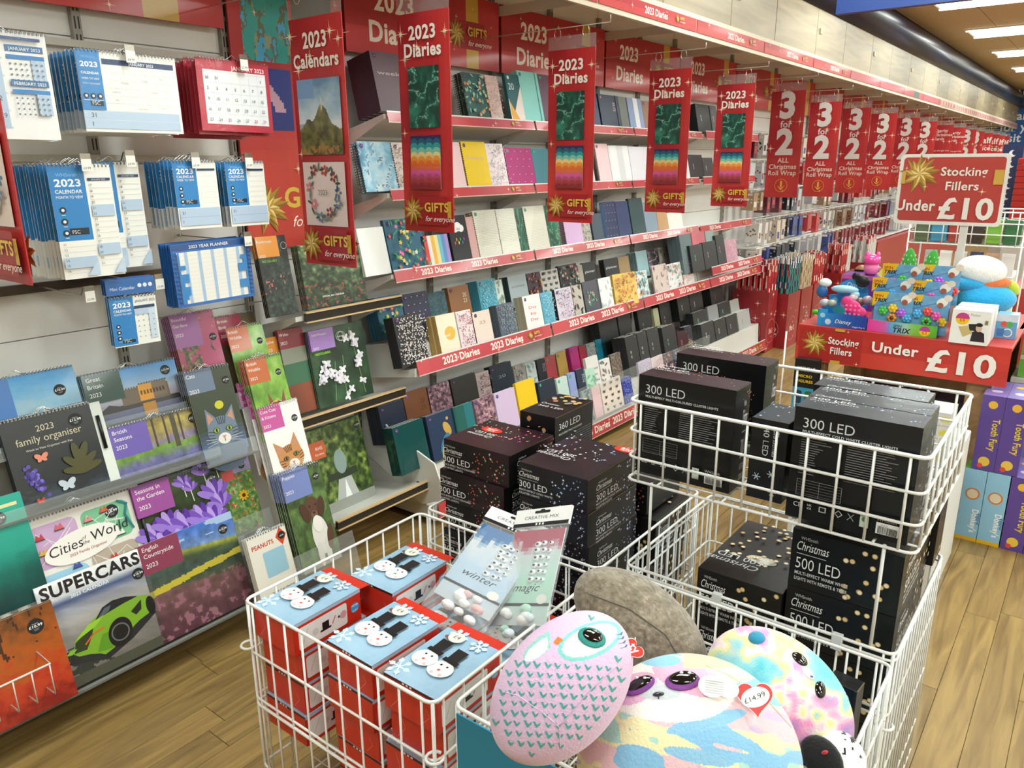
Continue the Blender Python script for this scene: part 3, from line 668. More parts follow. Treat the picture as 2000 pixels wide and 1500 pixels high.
stack(t, 3, .012, 'little square calendar behind the front little one', 'hanging little square calendars', (.995, 2.17, 1.008), (-.02, .015, 0), drop=())

# ------------------------------------------------ leaning calendars on the tiers
TH15 = math.radians(15)
def lean_place(T, x, y, z, n, group, blabel, th=TH15, dy=.0075, drop=('price_sticker',)): stack(T, n, dy, blabel, group, (x, y, z), (-th, 0, 0), jx=.0015, jz=.003, drop=drop)
def tag_block(A, c, lines, x1=.38, z0=.62, cap=.013, tc='f4f0ee', z1=1.):
    A.rect(0, z0, x1, z1, c)
    for k, t in enumerate(lines): A.text(t, .035, z1 - (.075 + .07 * k) * (.3 / A.h) - (.03 if t == '2023' else 0), cap, tc)
# car
def p_road(U, V):
    c = ramp(V, [(0, '6c6964'), (.45, '8a8680'), (.6, 'a8a6a4'), (.72, '8c90a0'), (.78, '46557c'), (.84, 'c9cdd2'), (1, 'f4f4f2')])
    n = fbm(U * 3, V * 14 + U * 5, 1.5, 3); c = c * (.9 + .25 * n[..., None]); c = put(c, (V < .36) & (n > .5) & (U < .5), '2d3530'); return put(c, (V < .1), '4d4f42')
def a_car():
    A = Art(.3, .305); A.grid(p_road, 80, 80)
    A.text('SUPERCARS', .03, .865, .034, '17181a', .035, w=.92); A.text('2023 CALENDAR', .27, .8, .0095, 'e8ecf2', .02)
    body = [(.16, .3), (.2, .4), (.28, .455), (.38, .52), (.5, .575), (.62, .585), (.74, .575), (.84, .56), (.92, .54), (.965, .47), (.95, .4), (.9, .36), (.8, .335), (.7, .29), (.64, .25), (.5, .19), (.42, .17), (.38, .2), (.3, .235), (.2, .26)]
    A.poly([(.1, .22), (.45, .12), (.7, .2), (.97, .34), (.95, .4), (.6, .3), (.15, .3)], '24262a'); A.poly(body, '7fb02c')
    A.poly([(.4, .5), (.5, .6), (.6, .625), (.72, .61), (.84, .565), (.7, .555), (.52, .53)], '1d2126'); A.poly([(.43, .51), (.52, .588), (.58, .59), (.55, .545)], '55626e')
    A.poly([(.17, .3), (.2, .39), (.3, .44), (.38, .45), (.33, .36), (.28, .29)], '2a3a1c'); A.poly([(.2, .41), (.34, .5), (.5, .53), (.4, .46), (.26, .42)], '9acb3a')
    A.poly([(.74, .45), (.86, .52), (.84, .43), (.78, .4)], '222a1c'); A.line([(.28, .34), (.36, .4), (.47, .42)], .004, 'e8602c'); A.poly([(.36, .22), (.44, .36), (.52, .36), (.5, .2)], '5f9a20')
    A.disc(.6, .31, .034, '141517', .042, 24, -.3); A.ring(.6, .31, .024, .004, '6a6f74'); A.disc(.935, .43, .013, '141517', .028, 18); A.poly([(.1, .31), (.14, .345), (.2, .335), (.15, .3)], '8cc63c')
    return A
T = make_cal('wrapped supercars calendar with lime green sports car, bottom tier', a_car(), 'shrink', bind=False, sticker=(.9, .77, .017, '£10.99'))
lean_place(T, .678, 2.08, .105, 3, 'supercars calendars', 'supercars calendar behind the front one on the bottom tier')
def p_country(U, V):
    c = ramp(V + (U - .5) * .12, [(.0, '5a3340'), (.25, '6f4a50'), (.44, '7c5a58'), (.46, '4d5740'), (.6, '3c4c48'), (.72, '46583c'), (.78, 'a9a83a'), (.8, '7896c8'), (1, '3f6cc0')])
    n = fbm(U * 9, V * 9, 1.6, 6); c = c * (.7 + .6 * n[..., None]) ; c = put(c, (V < .45) & (n > .62), '9c6a78'); c = put(c, (abs(V - .5 - U * .08) < .012 * (1 + 3 * n)) & (V > .4), 'c9b83c')
    return put(c, (V > .85) & (fbm(U * 2, V * 8, 1, 3) > .55), 'a9c0e2')
A = Art(.315, .31); A.grid(p_country, 90, 90); tag_block(A, '8c3a54', ['English', 'Countryside', '2023'], .4, .7)
T = make_cal('wrapped English Countryside calendar with hedgerow fields, bottom tier', A, 'shrink', bind=False, sticker=(.87, .85, .016, '£10.99'))
lean_place(T, .965, 2.08, .105, 3, 'countryside calendars', 'countryside calendar behind the front one on the bottom tier')
def p_redtree(U, V):
    n = fbm(U * 8, V * 10, 1.5, 4); c = ramp(V + (n - .5) * .6, [(0, '8c2018'), (.3, 'c23c20'), (.55, 'b85a20'), (.8, '9a5422'), (1, '6c4422')])
    tr = abs(U - .42 + V * .28) < .05; c = put(c, tr & (V > .25), '3c2a20'); return put(c, (V > .6) & (fbm(U * 12, V * 4, 2, 2) > .64), '4a2c1c')
A = Art(.3, .27); A.grid(p_redtree, 60, 60)
T = make_cal('orange autumn woodland calendar in the wire pocket at the bottom left corner', A, 'gloss', bind=False, sticker=(.83, .82, .02, '£10.99'))
lean_place(T, .395, 2.03, .12, 4, 'autumn woodland calendars', 'autumn woodland calendar behind the front one in the wire pocket')
A = Art(.3, .3); A.grid(lambda U, V: ramp(fbm(U * 9, V * 9, 1.6, 7) + V * .25, [(.2, '3a3632'), (.45, '8c8680'), (.7, 'c9c2b6')]), 50, 50)
T = make_cal('grey frosty stone calendar above the orange woodland one', A, 'gloss', bind=False, sticker=(.8, .87, .017, '£10.99')); q = on_lean(58, 1075, 2.12, .2, TH15)
lean_place(T, q[0] - .3, 2.12, .2 + (q[1] - .3) * .96, 2, 'frosty calendars', 'frosty stone calendar behind the front one')
A = Art(.3, .3); A.grid(lambda U, V: ramp(V + (fbm(U * 5, V * 5, 1, 7) - .5) * .3, [(.0, '0d3a38'), (.25, '0f5a50'), (.5, '159a86'), (1, '1faa96')]), 40, 40); A.rect(.6, .9, .95, .93, 'e8d9a0')
T = make_cal('teal sea calendar at the left edge below the family organiser', A, 'gloss', bind=False, sticker=(.78, .82, .018, '£10.99')); q = on_lean(31, 955, 2.16, .27, TH15)
lean_place(T, q[0] - .3, 2.16, .27 + (q[1] - .3) * .96, 3, 'teal sea calendars', 'teal sea calendar behind the front one')
# cities map
def a_cities():
    A = Art(.3, .31); A.bg('e9e4dc'); cs = ['c9a6cc', '7cc096', 'b8a898', '9cc6dc', '6fb0d8', 'c9a6cc']
    for k, (x0, z0, x1, z1) in enumerate(((.04, .5, .46, .9), (.5, .55, .95, .9), (.5, .1, .95, .5), (.04, .05, .46, .45))):
        A.rrect(x0, z0, x1, z1, cs[k], .02)
        for j in range(5): g = random.Random(k * 9 + j); A.line([(g.uniform(x0, x1), g.uniform(z0, z1)), (g.uniform(x0, x1), g.uniform(z0, z1)), (g.uniform(x0, x1), g.uniform(z0, z1))], .0016, 'efe9e2')
    for x, z, c in ((.12, .8, 'c23c44'), (.3, .84, 'd8606c'), (.12, .66, 'e0b04c'), (.72, .86, 'd9603c'), (.56, .82, 'e88a8c'), (.82, .6, 'f0ece4'), (.66, .6, 'c23c44'), (.2, .35, 'c23c54'), (.36, .45, '3c58a8'), (.7, .4, 'c23c34')):
        A.poly([(x - .04, z - .02), (x - .02, z + .03), (x, z), (x + .02, z + .035), (x + .04, z - .02)], c); A.rect(x - .045, z - .03, x + .045, z - .02, '4a3a44')
    A.line([(.86, .9), (.94, .85), (.9, .75), (.95, .6)], .006, '2f7a88')
    A.disc(.46, .62, .105, 'f2eee8', .045, 32, .08); A.text('Cities', .16, .585, .028, '26282c', .0, it=.15, rot=.05); A.text('of', .46, .655, .01, '26282c', it=.2); A.text('the', .46, .61, .01, '26282c', it=.2); A.text('World', .55, .615, .028, '26282c', .0, it=.15, rot=.05)
    A.text('2023 Family Organiser', .32, .54, .008, 'a8442c', rot=.03); holes(A, z=.965); return A
T = make_cal('pale family organiser with coloured city map panels, third tier from the top', a_cities(), 'gloss', sticker=(.79, .82, .02, '£12.99'))
lean_place(T, .7, 2.16, .27, 5, 'city map family organisers', 'city map organiser behind the front one')
pn = MB(); pn.tube([(0, 0, 0), (0, 0, .12)], .0055, '17171a', 8); pn.tube([(0, 0, .12), (0, 0, .135)], .004, 'b08a5c', 8); pn.build('pen', 'plastic', T, (.316, -.004, .1))
pn = MB(); pn.box(.3, .0, .0, .33, .004, .31, 'dcd9d4'); pn.build('side_card', 'paper', T)
def p_crocus(U, V):
    n = fbm(U * 6, V * 6, 1, 4); return ramp(n, [(.2, '23301c'), (.6, '43502c'), (.9, '5c6438')])
def a_crocus():
    A = Art(.3, .3); A.grid(p_crocus, 40, 40); g = random.Random(4)
    for x, z, s in ((.55, .85, .6), (.62, .78, .5), (.8, .9, .7), (.95, .93, .7), (.86, .62, 1.), (.9, .5, .8), (.12, .4, 1.), (.3, .46, 1.), (.46, .38, 1.1), (.66, .4, 1.), (.78, .36, .9), (.2, .25, 1.1), (.4, .2, 1.2), (.62, .2, 1.), (.8, .15, 1.)):
        for k in range(6):
            a = math.pi / 2 + (k - 2.5) * .42; r = .036 * s; A.disc(x + r * .8 * math.cos(a) / .3, z + r * .8 * math.sin(a) / .3, r, ['7a52b8', '9c7ad0', '6238a0', 'b79ae0'][k % 4], r * .34, 12, a)
        A.line([(x, z), (x + .01, z - .12)], .003, 'dfe0c8')
    tag_block(A, 'a0529c', ['Seasons in', 'the Garden', '2023'], .4, .68); holes(A); return A
T = make_cal('purple crocus Seasons in the Garden calendar right of the city organiser', a_crocus(), 'gloss', sticker=(.88, .83, .017, '£10.99'))
lean_place(T, 1.0, 2.16, .27, 4, 'crocus calendars', 'crocus calendar behind the front one')
def a_family():
    A = Art(.24, .245); A.grid(lambda U, V: ramp(V + (fbm(U * 4, V * 9, 1.3, 2) - .5) * .5, [(0, '3c4650'), (.12, '23282c'), (.4, '25272a'), (1, '2e3032')]), 40, 40)
    A.text('2023', .36, .8, .017, 'c9bfa0'); A.text('family organiser', .12, .68, .02, 'c9bfa0', w=.72); A.text('Week to View Organiser with Pen', .2, .6, .006, 'd9d4c8')
    g = random.Random(2)
    for k in range(40): t = g.random(); A.disc(.14 + .13 * t + g.uniform(-.05, .05), .42 - .3 * t + g.uniform(-.07, .07), .006, g.choice(['5a46a8', '7a68c8', '3c2e84']), n=7)
    for a, l in ((.6, .1), (1.1, .12), (1.7, .11), (2.4, .09), (.2, .1), (2.9, .07)): A.disc(.72 + l * math.cos(a), .22 + l * 2 * math.sin(a), .035, '4d4a22', .011, 14, a)
    for x, z, c, s in ((.33, .5, 'e0876c', 1.), (.52, .12, 'c3cdd8', 1.3), (.2, .03, 'c23c2c', .6)):
        for sg in (-1, 1): A.disc(x + sg * .035 * s, z + .02 * s, .011 * s, c, .007 * s, 12, sg * .7); A.disc(x + sg * .025 * s, z - .02 * s, .007 * s, c, .005 * s, 10, -sg * .5)
    holes(A, c='888'*2); return A
T = make_cal('black family organiser with flowers and butterflies, pen at its side', a_family(), 'gloss', sticker=(.8, .83, .019, '£12.99'), edge='26282c')
lean_place(T, .715, 2.24, .6, 4, 'black family organisers', 'black family organiser behind the front one')
pn = MB(); pn.tube([(0, 0, 0), (0, 0, .1)], .0055, '17171a', 8); pn.build('pen', 'plastic', T, (.252, -.004, .1)); pn = MB(); pn.box(.24, 0, 0, .27, .004, .24, 'dfe4dc'); pn.build('side_card', 'paper', T)
def p_blue(U, V):
    n = fbm(U * 14, V * 5, 1.5, 5); m = fbm(U * 6, V * 12, 1.5, 8); c = ramp(V + (m - .5) * .2, [(0, '5a5a80'), (.15, '6c6a9c'), (.35, '6f9a30'), (.5, '8a7aa4'), (.62, '9a8c5a'), (.85, 'a8964c'), (1, '6c5c34')])
    c = put(c, (np.sin(U * 44 + 3 * vn(U * 5, V * 0)) > .9) & (V > .4), '4a3a24'); c = put(c, (abs(U - .66) < .025) & (V > .3), '4d4630'); return c * (.75 + .5 * n[..., None])
A = Art(.302, .155); A.grid(p_blue, 90, 50); tag_block(A, '6f5cae', ['British', 'Seasons', '2023'], .39, .38, .012); holes(A)
T = make_cal('British Seasons calendar with bluebell woodland, above the crocus calendar', A, 'gloss', sticker=(.88, .78, .015, '£10.99'))
lean_place(T, .985, 2.24, .597, 4, 'bluebell woodland calendars', 'bluebell calendar behind the front one')
def a_castle():
    A = Art(.295, .16); A.grid(lambda U, V: ramp(V + (fbm(U * 3, V * 4, 1, 2) - .5) * .15, [(0, '56607c'), (.2, '6c6c84'), (.3, '9c94a0'), (.5, 'b9c3d4'), (1, '3f8fd8')]), 60, 30)
    A.poly([(.05, .2), (.2, .36), (.3, .3), (.95, .3), (1, .2)], '3a3634'); A.rect(.34, .28, .86, .58, '6f5f4c'); A.rect(.53, .3, .68, .62, 'e09a28'); A.rect(.54, .0, .68, .25, 'b8802c'); A.rect(.68, .34, .84, .62, '7c6a54')
    for k in range(18): A.rect(.34 + .029 * k, .58 + (.04 if .53 < .34 + .029 * k < .84 else 0), .355 + .029 * k, .61 + (.04 if .53 < .34 + .029 * k < .84 else 0), '5c4e3e')
    for k in range(8): A.rect(.55 + .035 * k, .42, .56 + .035 * k, .5, '3c3024')
    tag_block(A, '24483a', ['Great', 'Britain', '2023'], .38, .44, .0125); holes(A); return A
T = make_cal('Great Britain calendar with sunlit castle over water, top tier', a_castle(), 'gloss', sticker=(.87, .8, .0155, '£10.99'))
lean_place(T, .967, 2.32, .745, 5, 'castle calendars', 'castle calendar behind the front one')
def a_sea():
    A = Art(.3, .2); A.grid(lambda U, V: ramp(V + (fbm(U * 4, V * 7, 1, 9) - .5) * .5, [(0, 'b9c9cc'), (.3, '9cb9c4'), (.7, '6aa6cc'), (1, '3c90cc')]), 50, 34); A.rect(0, .4, .42, .98, '3f74b8')
    A.poly([(.62, .1), (.64, .45), (.7, .46), (.72, .1)], 'd5d0c0'); A.poly([(.56, .05), (.6, .18), (.78, .15), (.8, .05)], '7a6448'); holes(A); return A
T = make_cal('coastal calendar with white tower under cloudy sky, left end of the top tier', a_sea(), 'gloss', sticker=(.83, .68, .0165, '£10.99'))
lean_place(T, .655, 2.32, .745, 3, 'coastal tower calendars', 'coastal tower calendar behind the front one')
# slim calendars
def a_gardens():
    A = Art(.158, .33); A.grid(lambda U, V: put(ramp(fbm(U * 6, V * 9, 2, 3), [(.25, '24241a'), (.5, '6c6438'), (.75, 'b8a86c')]), fbm(U * 8, V * 12, 2, 8) > .56 - .3 * (U > .5) * (V > .3), 'b8406c'), 40, 80); tag_block(A, 'a862a8', ['Beautiful', 'Gardens', '2023'], .62, .66, .0105); holes(A); return A
T = make_cal('slim Beautiful Gardens calendar with pink blossom, below the year planners', a_gardens(), 'gloss', sticker=(.86, .72, .0125, '£7.99'))
lean_place(T, 1.285, 2.32, .71, 6, 'blossom garden calendars', 'blossom garden calendar behind the front one', dy=.011)
def a_owl():
    A = Art(.158, .33); A.bg('6c5e44'); tag_block(A, 'a83c50', ['British', 'Birds', '2023'], .62, .7, .0105)
    A.disc(.72, .5, .028, 'efe6da', .034, 24); A.disc(.72, .52, .026, 'd9a468', .012, 20, 0, .5); A.disc(.58, .5, .004, '17130f'); A.disc(.84, .5, .004, '17130f'); A.poly([(.69, .46), (.72, .43), (.75, .46)], 'd8b49c'); A.disc(.72, .35, .035, 'd9c4a0', .04); holes(A); return A
T = make_cal('slim British Birds calendar with white barn owl', a_owl(), 'gloss', sticker=(.82, .7, .0125, '£7.99')); q = on_lean(423, 622, 2.36, .72, TH15)
lean_place(T, q[0], 2.36, .72 + (q[1] - .33) * .96, 2, 'barn owl calendars', 'barn owl calendar behind the front one')
def cat_face(A, x, z, s, c1, c2, eye, c3='e8e0d8', tilt=0.):
    W, Hh = A.w, A.h; f = lambda px, pz: (x + (px * math.cos(tilt) - pz * math.sin(tilt)) * s / W, z + (px * math.sin(tilt) + pz * math.cos(tilt)) * s / Hh)
    A.poly([f(-.95, .3), f(-.9, 1.5), f(-.3, .85)], c1); A.poly([f(.95, .3), f(.9, 1.5), f(.3, .85)], c1); A.poly([f(-.85, .5), f(-.82, 1.25), f(-.45, .8)], 'c98a70'); A.poly([f(.85, .5), f(.82, 1.25), f(.45, .8)], 'c98a70')
    a, b = f(0, 0); A.disc(a, b, s, c1, s * .92, 28)
    for k in range(5): A.line([f(-.3 + .15 * k, .85), f(-.2 + .1 * k, .45)], s * .06, c2)
    for sg in (-1, 1):
        for k in range(3): A.line([f(sg * .95, .1 - .2 * k), f(sg * .6, .02 - .18 * k)], s * .05, c2)
    a, b = f(0, -.45); A.disc(a, b, s * .42, c3, s * .34, 18)
    for sg in (-1, 1):
        a, b = f(sg * .42, .1); A.disc(a, b, s * .21, '1c1814', s * .17, 14); A.disc(a, b, s * .17, eye, s * .14, 14); A.disc(a, b, s * .07, '0d0d0d', s * .12, 10)
    A.poly([f(-.13, -.28), f(.13, -.28), f(0, -.45)], 'c98078'); A.line([f(0, -.45), f(0, -.6)], s * .04, '3a2a24')
    for sg in (-1, 1):
        for k in range(3): A.line([f(sg * .25, -.45 - .06 * k), f(sg * 1.2, -.35 - .22 * k)], s * .015, 'f2f0ec')
def a_cat():
    A = Art(.162, .29); A.grid(lambda U, V: ramp(V, [(0, '5a7cae'), (.2, '46566c'), (.35, '2f3a24'), (1, '343c28')]), 10, 20); A.disc(.58, .56, .016, 'c9c41c', .014); tag_block(A, '6a7a94', ['Cats', '', '2023'], .6, .74, .012)
    A.disc(.5, .0, .075, '5a6c84', .06); cat_face(A, .52, .26, .055, '6c7c90', '2c3846', '9ab83c', tilt=-.05); holes(A); return A
T = make_cal('slim Cats calendar with grey tabby, green eyes', a_cat(), 'gloss', sticker=(.86, .82, .0125, '£7.99'))
lean_place(T, 1.25, 2.22, .6 - .02, 6, 'grey tabby calendars', 'grey tabby calendar behind the front one', dy=.011)
def a_flow():
    A = Art(.162, .27); A.grid(lambda U, V: put(put(ramp(fbm(U * 9, V * 12, 2, 5), [(.25, '3f6434'), (.6, '7a9a4c'), (.9, 'd9dcc0')]), fbm(U * 12, V * 15, 2, 1) > .68, 'd8302c'), V > .75, '9c8cb8'), 40, 60); tag_block(A, 'd9544c', ['Everyday', 'Gardens', '2023'], .58, .68, .0105)
    for x, z in ((.2, .42), (.68, .45)):
        for k in range(9): a = k * .7; A.disc(x + .012 * math.cos(a) / .162, z + .012 * math.sin(a) / .27, .008, 'e8b428', .004, 8, a)
        A.disc(x, z, .007, '5c3414')
    holes(A); return A
T = make_cal('slim flower garden calendar with sunflowers below the grey tabby', a_flow(), 'gloss', sticker=(.8, .83, .0125, '£5.99'))
lean_place(T, 1.268, 2.2, .29, 4, 'sunflower calendars', 'sunflower calendar behind the front one')
def a_squirrel():
    A = Art(.145, .29); A.grid(lambda U, V: ramp(fbm(U * 5, V * 6, 1, 6), [(.2, '5a8a24'), (.6, '86b83c'), (.9, 'b0d070')]), 24, 40); tag_block(A, 'c8642c', ['British', 'Wildlife', '2023'], .58, .7, .0105)
    A.disc(.6, .3, .032, '7a4436', .04, 20); A.poly([(.38, .38), (.4, .56), (.52, .42)], '8c4a2c'); A.poly([(.72, .42), (.84, .56), (.84, .38)], '8c4a2c'); A.disc(.72, .32, .004, '140d0a'); A.disc(.5, .32, .004, '140d0a'); A.disc(.58, .45, .01, 'e8c430', .005); holes(A); return A
T = make_cal('slim British Wildlife calendar with red squirrel, front one', a_squirrel(), 'gloss', sticker=(.83, .78, .0115, '£7.99')); q = on_lean(478, 705, 2.2, .6, TH15)
lean_place(T, q[0], 2.2, .6 + (q[1] - .29) * .96, 5, 'squirrel calendars', 'squirrel calendar behind the front one', dy=.011)
T2 = dup(T, (q[0] + .005, 2.3, .68), (-TH15, 0, 0), label='slim British Wildlife calendar standing a step higher, behind the front squirrel stack', group='squirrel calendars')
def a_kit():
    A = Art(.162, .33); A.bg('f3efec'); tag_block(A, 'c8529c', ['Cute Cats', '& Kittens', '2023'], .55, .74, .0105); cat_face(A, .52, .4, .052, 'c98a50', '5a3418', '8c7a4c', 'f0e4d8', .18); A.disc(.4, .02, .06, 'c08a5c', .05); holes(A, c='b8b4b0'); return A
T = make_cal('slim Cute Cats and Kittens calendar with ginger kitten, front one', a_kit(), 'gloss', sticker=(.83, .8, .0125, '£7.99'))
lean_place(T, 1.462, 2.14, .38, 5, 'ginger kitten calendars', 'ginger kitten calendar behind the front one', dy=.013)
T2 = dup(T, (1.455, 2.19, .42), (-TH15, 0, 0), label='slim kitten calendar one step up, behind the front kitten stack', group='ginger kitten calendars')
dup(T, (1.45, 2.235, .455), (-TH15, 0, 0), label='slim kitten calendar at the back of the kitten stack, highest', group='ginger kitten calendars')
def a_pup():
    A = Art(.165, .36); A.grid(lambda U, V: ramp(fbm(U * 5, V * 8, 1.5, 8), [(.2, '2c4020'), (.6, '52703a'), (.9, '7a9454')]), 30, 60); tag_block(A, '7484c0', ['Puppies', '', '2023'], .68, .72, .0115); A.rect(0, 0, 1, .06, 'a8a49a')
    A.disc(.62, .3, .034, 'e9e6e0', .07, 24); A.disc(.52, .12, .012, 'e4e0da', .045); A.disc(.72, .13, .012, 'e4e0da', .045); A.disc(.84, .25, .014, '5a3628', .045, 16, -.2)
    A.disc(.56, .6, .03, '5c3828', .036, 22); A.disc(.36, .56, .017, '4a2c1e', .038, 16, .25); A.disc(.78, .57, .016, '4a2c1e', .036, 16, -.2); A.disc(.58, .52, .014, '7a5240', .013); A.disc(.58, .535, .006, '241612', .004); A.disc(.5, .61, .0035, '140d0a'); A.disc(.66, .61, .0035, '140d0a'); A.disc(.6, .42, .02, 'f2efe9', .03); holes(A); return A
T = make_cal('slim Puppies calendar with brown and white spaniel, front one', a_pup(), 'gloss', sticker=(.84, .87, .0125, '£5.99')); q = on_lean(544, 928, 2.02, .12, TH15)
lean_place(T, q[0], 2.02, .12 + (q[1] - .36) * .96, 6, 'spaniel puppy calendars', 'spaniel puppy calendar behind the front one', dy=.014)
def a_comic():
    A = Art(.15, .235); A.bg('ece6da'); A.text('PEANUTS', .08, .8, .014, 'c8442c', .03, w=.55); A.poly([(.7, .86), (.84, .98), (.98, .86), (.84, .72)], 'd8442c'); A.disc(.86, .86, .013, '17171a'); A.text('£8.99', .86, .845, .005, 'f2f2f2', al='C'); A.rrect(.3, .35, .85, .72, '9cc8dc', .005)
    A.text('2023 CALENDAR', .3, .1, .009, '4a4a4a'); holes(A); return A
T = make_cal('small cream comic strip calendar with red lettering, low beside the puppies', a_comic(), 'gloss'); q = on_lean(480, 1055, 2.0, .12, TH15)
lean_place(T, q[0], 2.0, .12 + (q[1] - .235) * .96, 4, 'cream comic calendars', 'cream comic calendar behind the front one')

# ------------------------------------------------ tier racks and acrylic pocket fronts
def rack(x0, x1, y, z, lip, label, depth=.25, lipc='8f8c88', metalh=.02):
    t = thing('display_tier', label, 'shelf', (0, y, z), (-TH15, 0, 0))
    m = MB(); m.box(x0, -.012, -.008, x1, .05, -.002, '77736c'); m.build('ledge', 'painted', t)
    a = MB(); a.box(x0, -.0135, -.008, x1, -.012, lip, 'ffffff'); a.build('clear_lip', 'acrylic', t)
rack(.3, 1.29, 2.075, .098, .006, 'low ledge at floor level holding supercars and countryside calendars')
rack(.3, 1.31, 2.14, .25, .06, 'clear-fronted ledge holding city and crocus calendars')
rack(.3, 1.3, 2.22, .585, .03, 'clear-fronted ledge holding black organiser and bluebell calendars')
rack(.3, 1.3, 2.3, .735, .03, 'topmost ledge holding castle and coastal calendars')
for x0, x1, y, z, hh, l in ((1.23, 1.42, 2.19, .57, .05, 'clear pocket holding the grey tabby calendars'), (1.26, 1.44, 2.17, .28, .075, 'clear pocket holding the sunflower calendars'), (1.28, 1.445, 2.29, .7, .05, 'clear pocket holding the blossom calendars')): rack(x0, x1, y, z, hh, l)
rack(1.4, 1.66, 1.985, .08, .15, 'clear pocket holding the puppy calendars')
# backing board of the tier unit
bb = MB(); bb.box(.3, 2.4, .02, 1.66, 2.42, .72, 'a9a59c'); bb.box(.3, 2.2, .0, 1.66, 2.4, .09, '6f6b64'); tag(bb.build('display_plinth', 'painted'), 'grey plinth and backing behind the leaning calendars', 'display unit')
# wire pocket bottom left
t = thing('wire_pocket', 'white wire pocket in front of the orange woodland calendar', 'rack')
a = at(0, 1335, y=1.99); b = at(98, 1296, y=1.99)
m = MB(); m.tube([(a[0] - .2, 1.99, b[2]), (b[0], 1.99, b[2]), (b[0], 2.1, b[2])], .0028, 'e6e4e0', 6); m.build('rim', 'wire', t)
for k in range(7): x = b[0] - .002 - .043 * k * 1.; q = MB(); q.tube([(x, 1.99, b[2]), (x, 1.99, b[2] - .09), (x, 2.08, b[2] - .1)], .0022, 'e6e4e0', 5); q.build('wire', 'wire', t)

# ------------------------------------------------ narrow bay: big calendars on tilted shelves
TH10 = math.radians(10)
def tilt_shelf(x0, x1, y1, z, label, lipc='2b2620', lip=.035, over=0., side=True):
    """steel shelf rising to the front, with a ticket strip"""
    t = thing('tilted_shelf', label, 'shelf')
    y0 = 2.53; dz = (y0 - y1) * math.tan(math.radians(14)); m = MB()
    m.add([(x0, y1, z), (x1, y1, z), (x1, y0, z - dz), (x0, y0, z - dz), (x0, y1, z - .018), (x1, y1, z - .018), (x1, y0, z - dz - .018), (x0, y0, z - dz - .018)], [(0, 1, 2, 3), (7, 6, 5, 4), (0, 4, 5, 1), (3, 2, 6, 7), (0, 3, 7, 4), (1, 5, 6, 2)], hx('dfddd6')); m.build('shelf_board', 'painted', t)
    for x in ((x0, x1 - .003) if side else ()):
        b = MB(); b.add([(x, y1, z - .018), (x, y0, z - dz - .018), (x, y0, z - dz - .065), (x + .003, y1, z - .018), (x + .003, y0, z - dz - .018), (x + .003, y0, z - dz - .065)], [(0, 1, 2), (5, 4, 3), (0, 2, 5, 3)], hx('e6e3dc')); b.build('bracket', 'painted', t)
    return t
def bar_lip(t, x0, x1, y, z, c='2b2620', h=.03):
    m = MB(); m.box(x0, y - .012, z - h, x1, y, z, c); m.build('ticket_strip', 'plastic', t)
    for q in (z - h - .005, z): e = MB(); e.box(x0, y - .016, q, x1, y, q + .005, 'd9b98c'); e.build('strip_edge', 'painted', t)
def p_jungle(U, V):
    n = fbm(U * 9, V * 9, 1.8, 3); c = ramp(n + (V - .5) * .3, [(.2, '141f14'), (.5, '34492c'), (.75, '6c7f54'), (1, 'd9e0cc')]); return put(c, (fbm(U * 14, V * 14, 2, 6) > .7) & (V < .4), 'a8443c')
A = Art(.29, .235); A.grid(p_jungle, 80, 60); A.text('THE GREEN', .5, .8, .011, 'eef0e8', .01, al='C', w=.42); A.text('PLANET', .5, .7, .011, 'eef0e8', .01, al='C', w=.28); A.text('OFFICIAL 2023 CALENDAR', .25, .16, .006, 'f2f2ee', .01)
T = make_cal('The Green Planet jungle calendar standing right of Rainforests on the upper wood-edged shelf', A, 'gloss', bind=False, edge='202a1e'); lean_place(T, 1.775, 2.31, .985, 6, 'green planet calendars', 'green planet calendar behind the front one', TH10)
A = Art(.125, .28); A.grid(lambda U, V: put(ramp(fbm(U * 6, V * 12, 2, 7), [(.25, '141a18'), (.6, '2e3c34'), (.9, '58705c')]), (fbm(U * 6, V * 10, 2, 2) > .66) & (abs(V - .4) < .12), 'c8746c'), 40, 70); tag_block(A, 'f09a2c', ['Rainforests', '', '2023'], .72, .74, .0095); A.text('RECYCLABLE', .1, .68, .007, '8ac83c', .02); A.rect(.8, .74, 1, 1, '16181a'); A.ring(.9, .87, .012, .001, 'e8e8e8')
T = make_cal('orange-headed Rainforests calendar on the upper wood-edged shelf', A, 'gloss', bind=False, edge='1c1c1c'); lean_place(T, 1.605, 2.31, .985, 4, 'rainforest calendars', 'rainforest calendar behind the front one', TH10)
T = tilt_shelf(1.69, 2.16, 2.28, .975, 'upper tilted shelf of the narrow calendar bay, dark strip with wooden edges'); bar_lip(T, 1.72, 2.2, 2.27, .985)
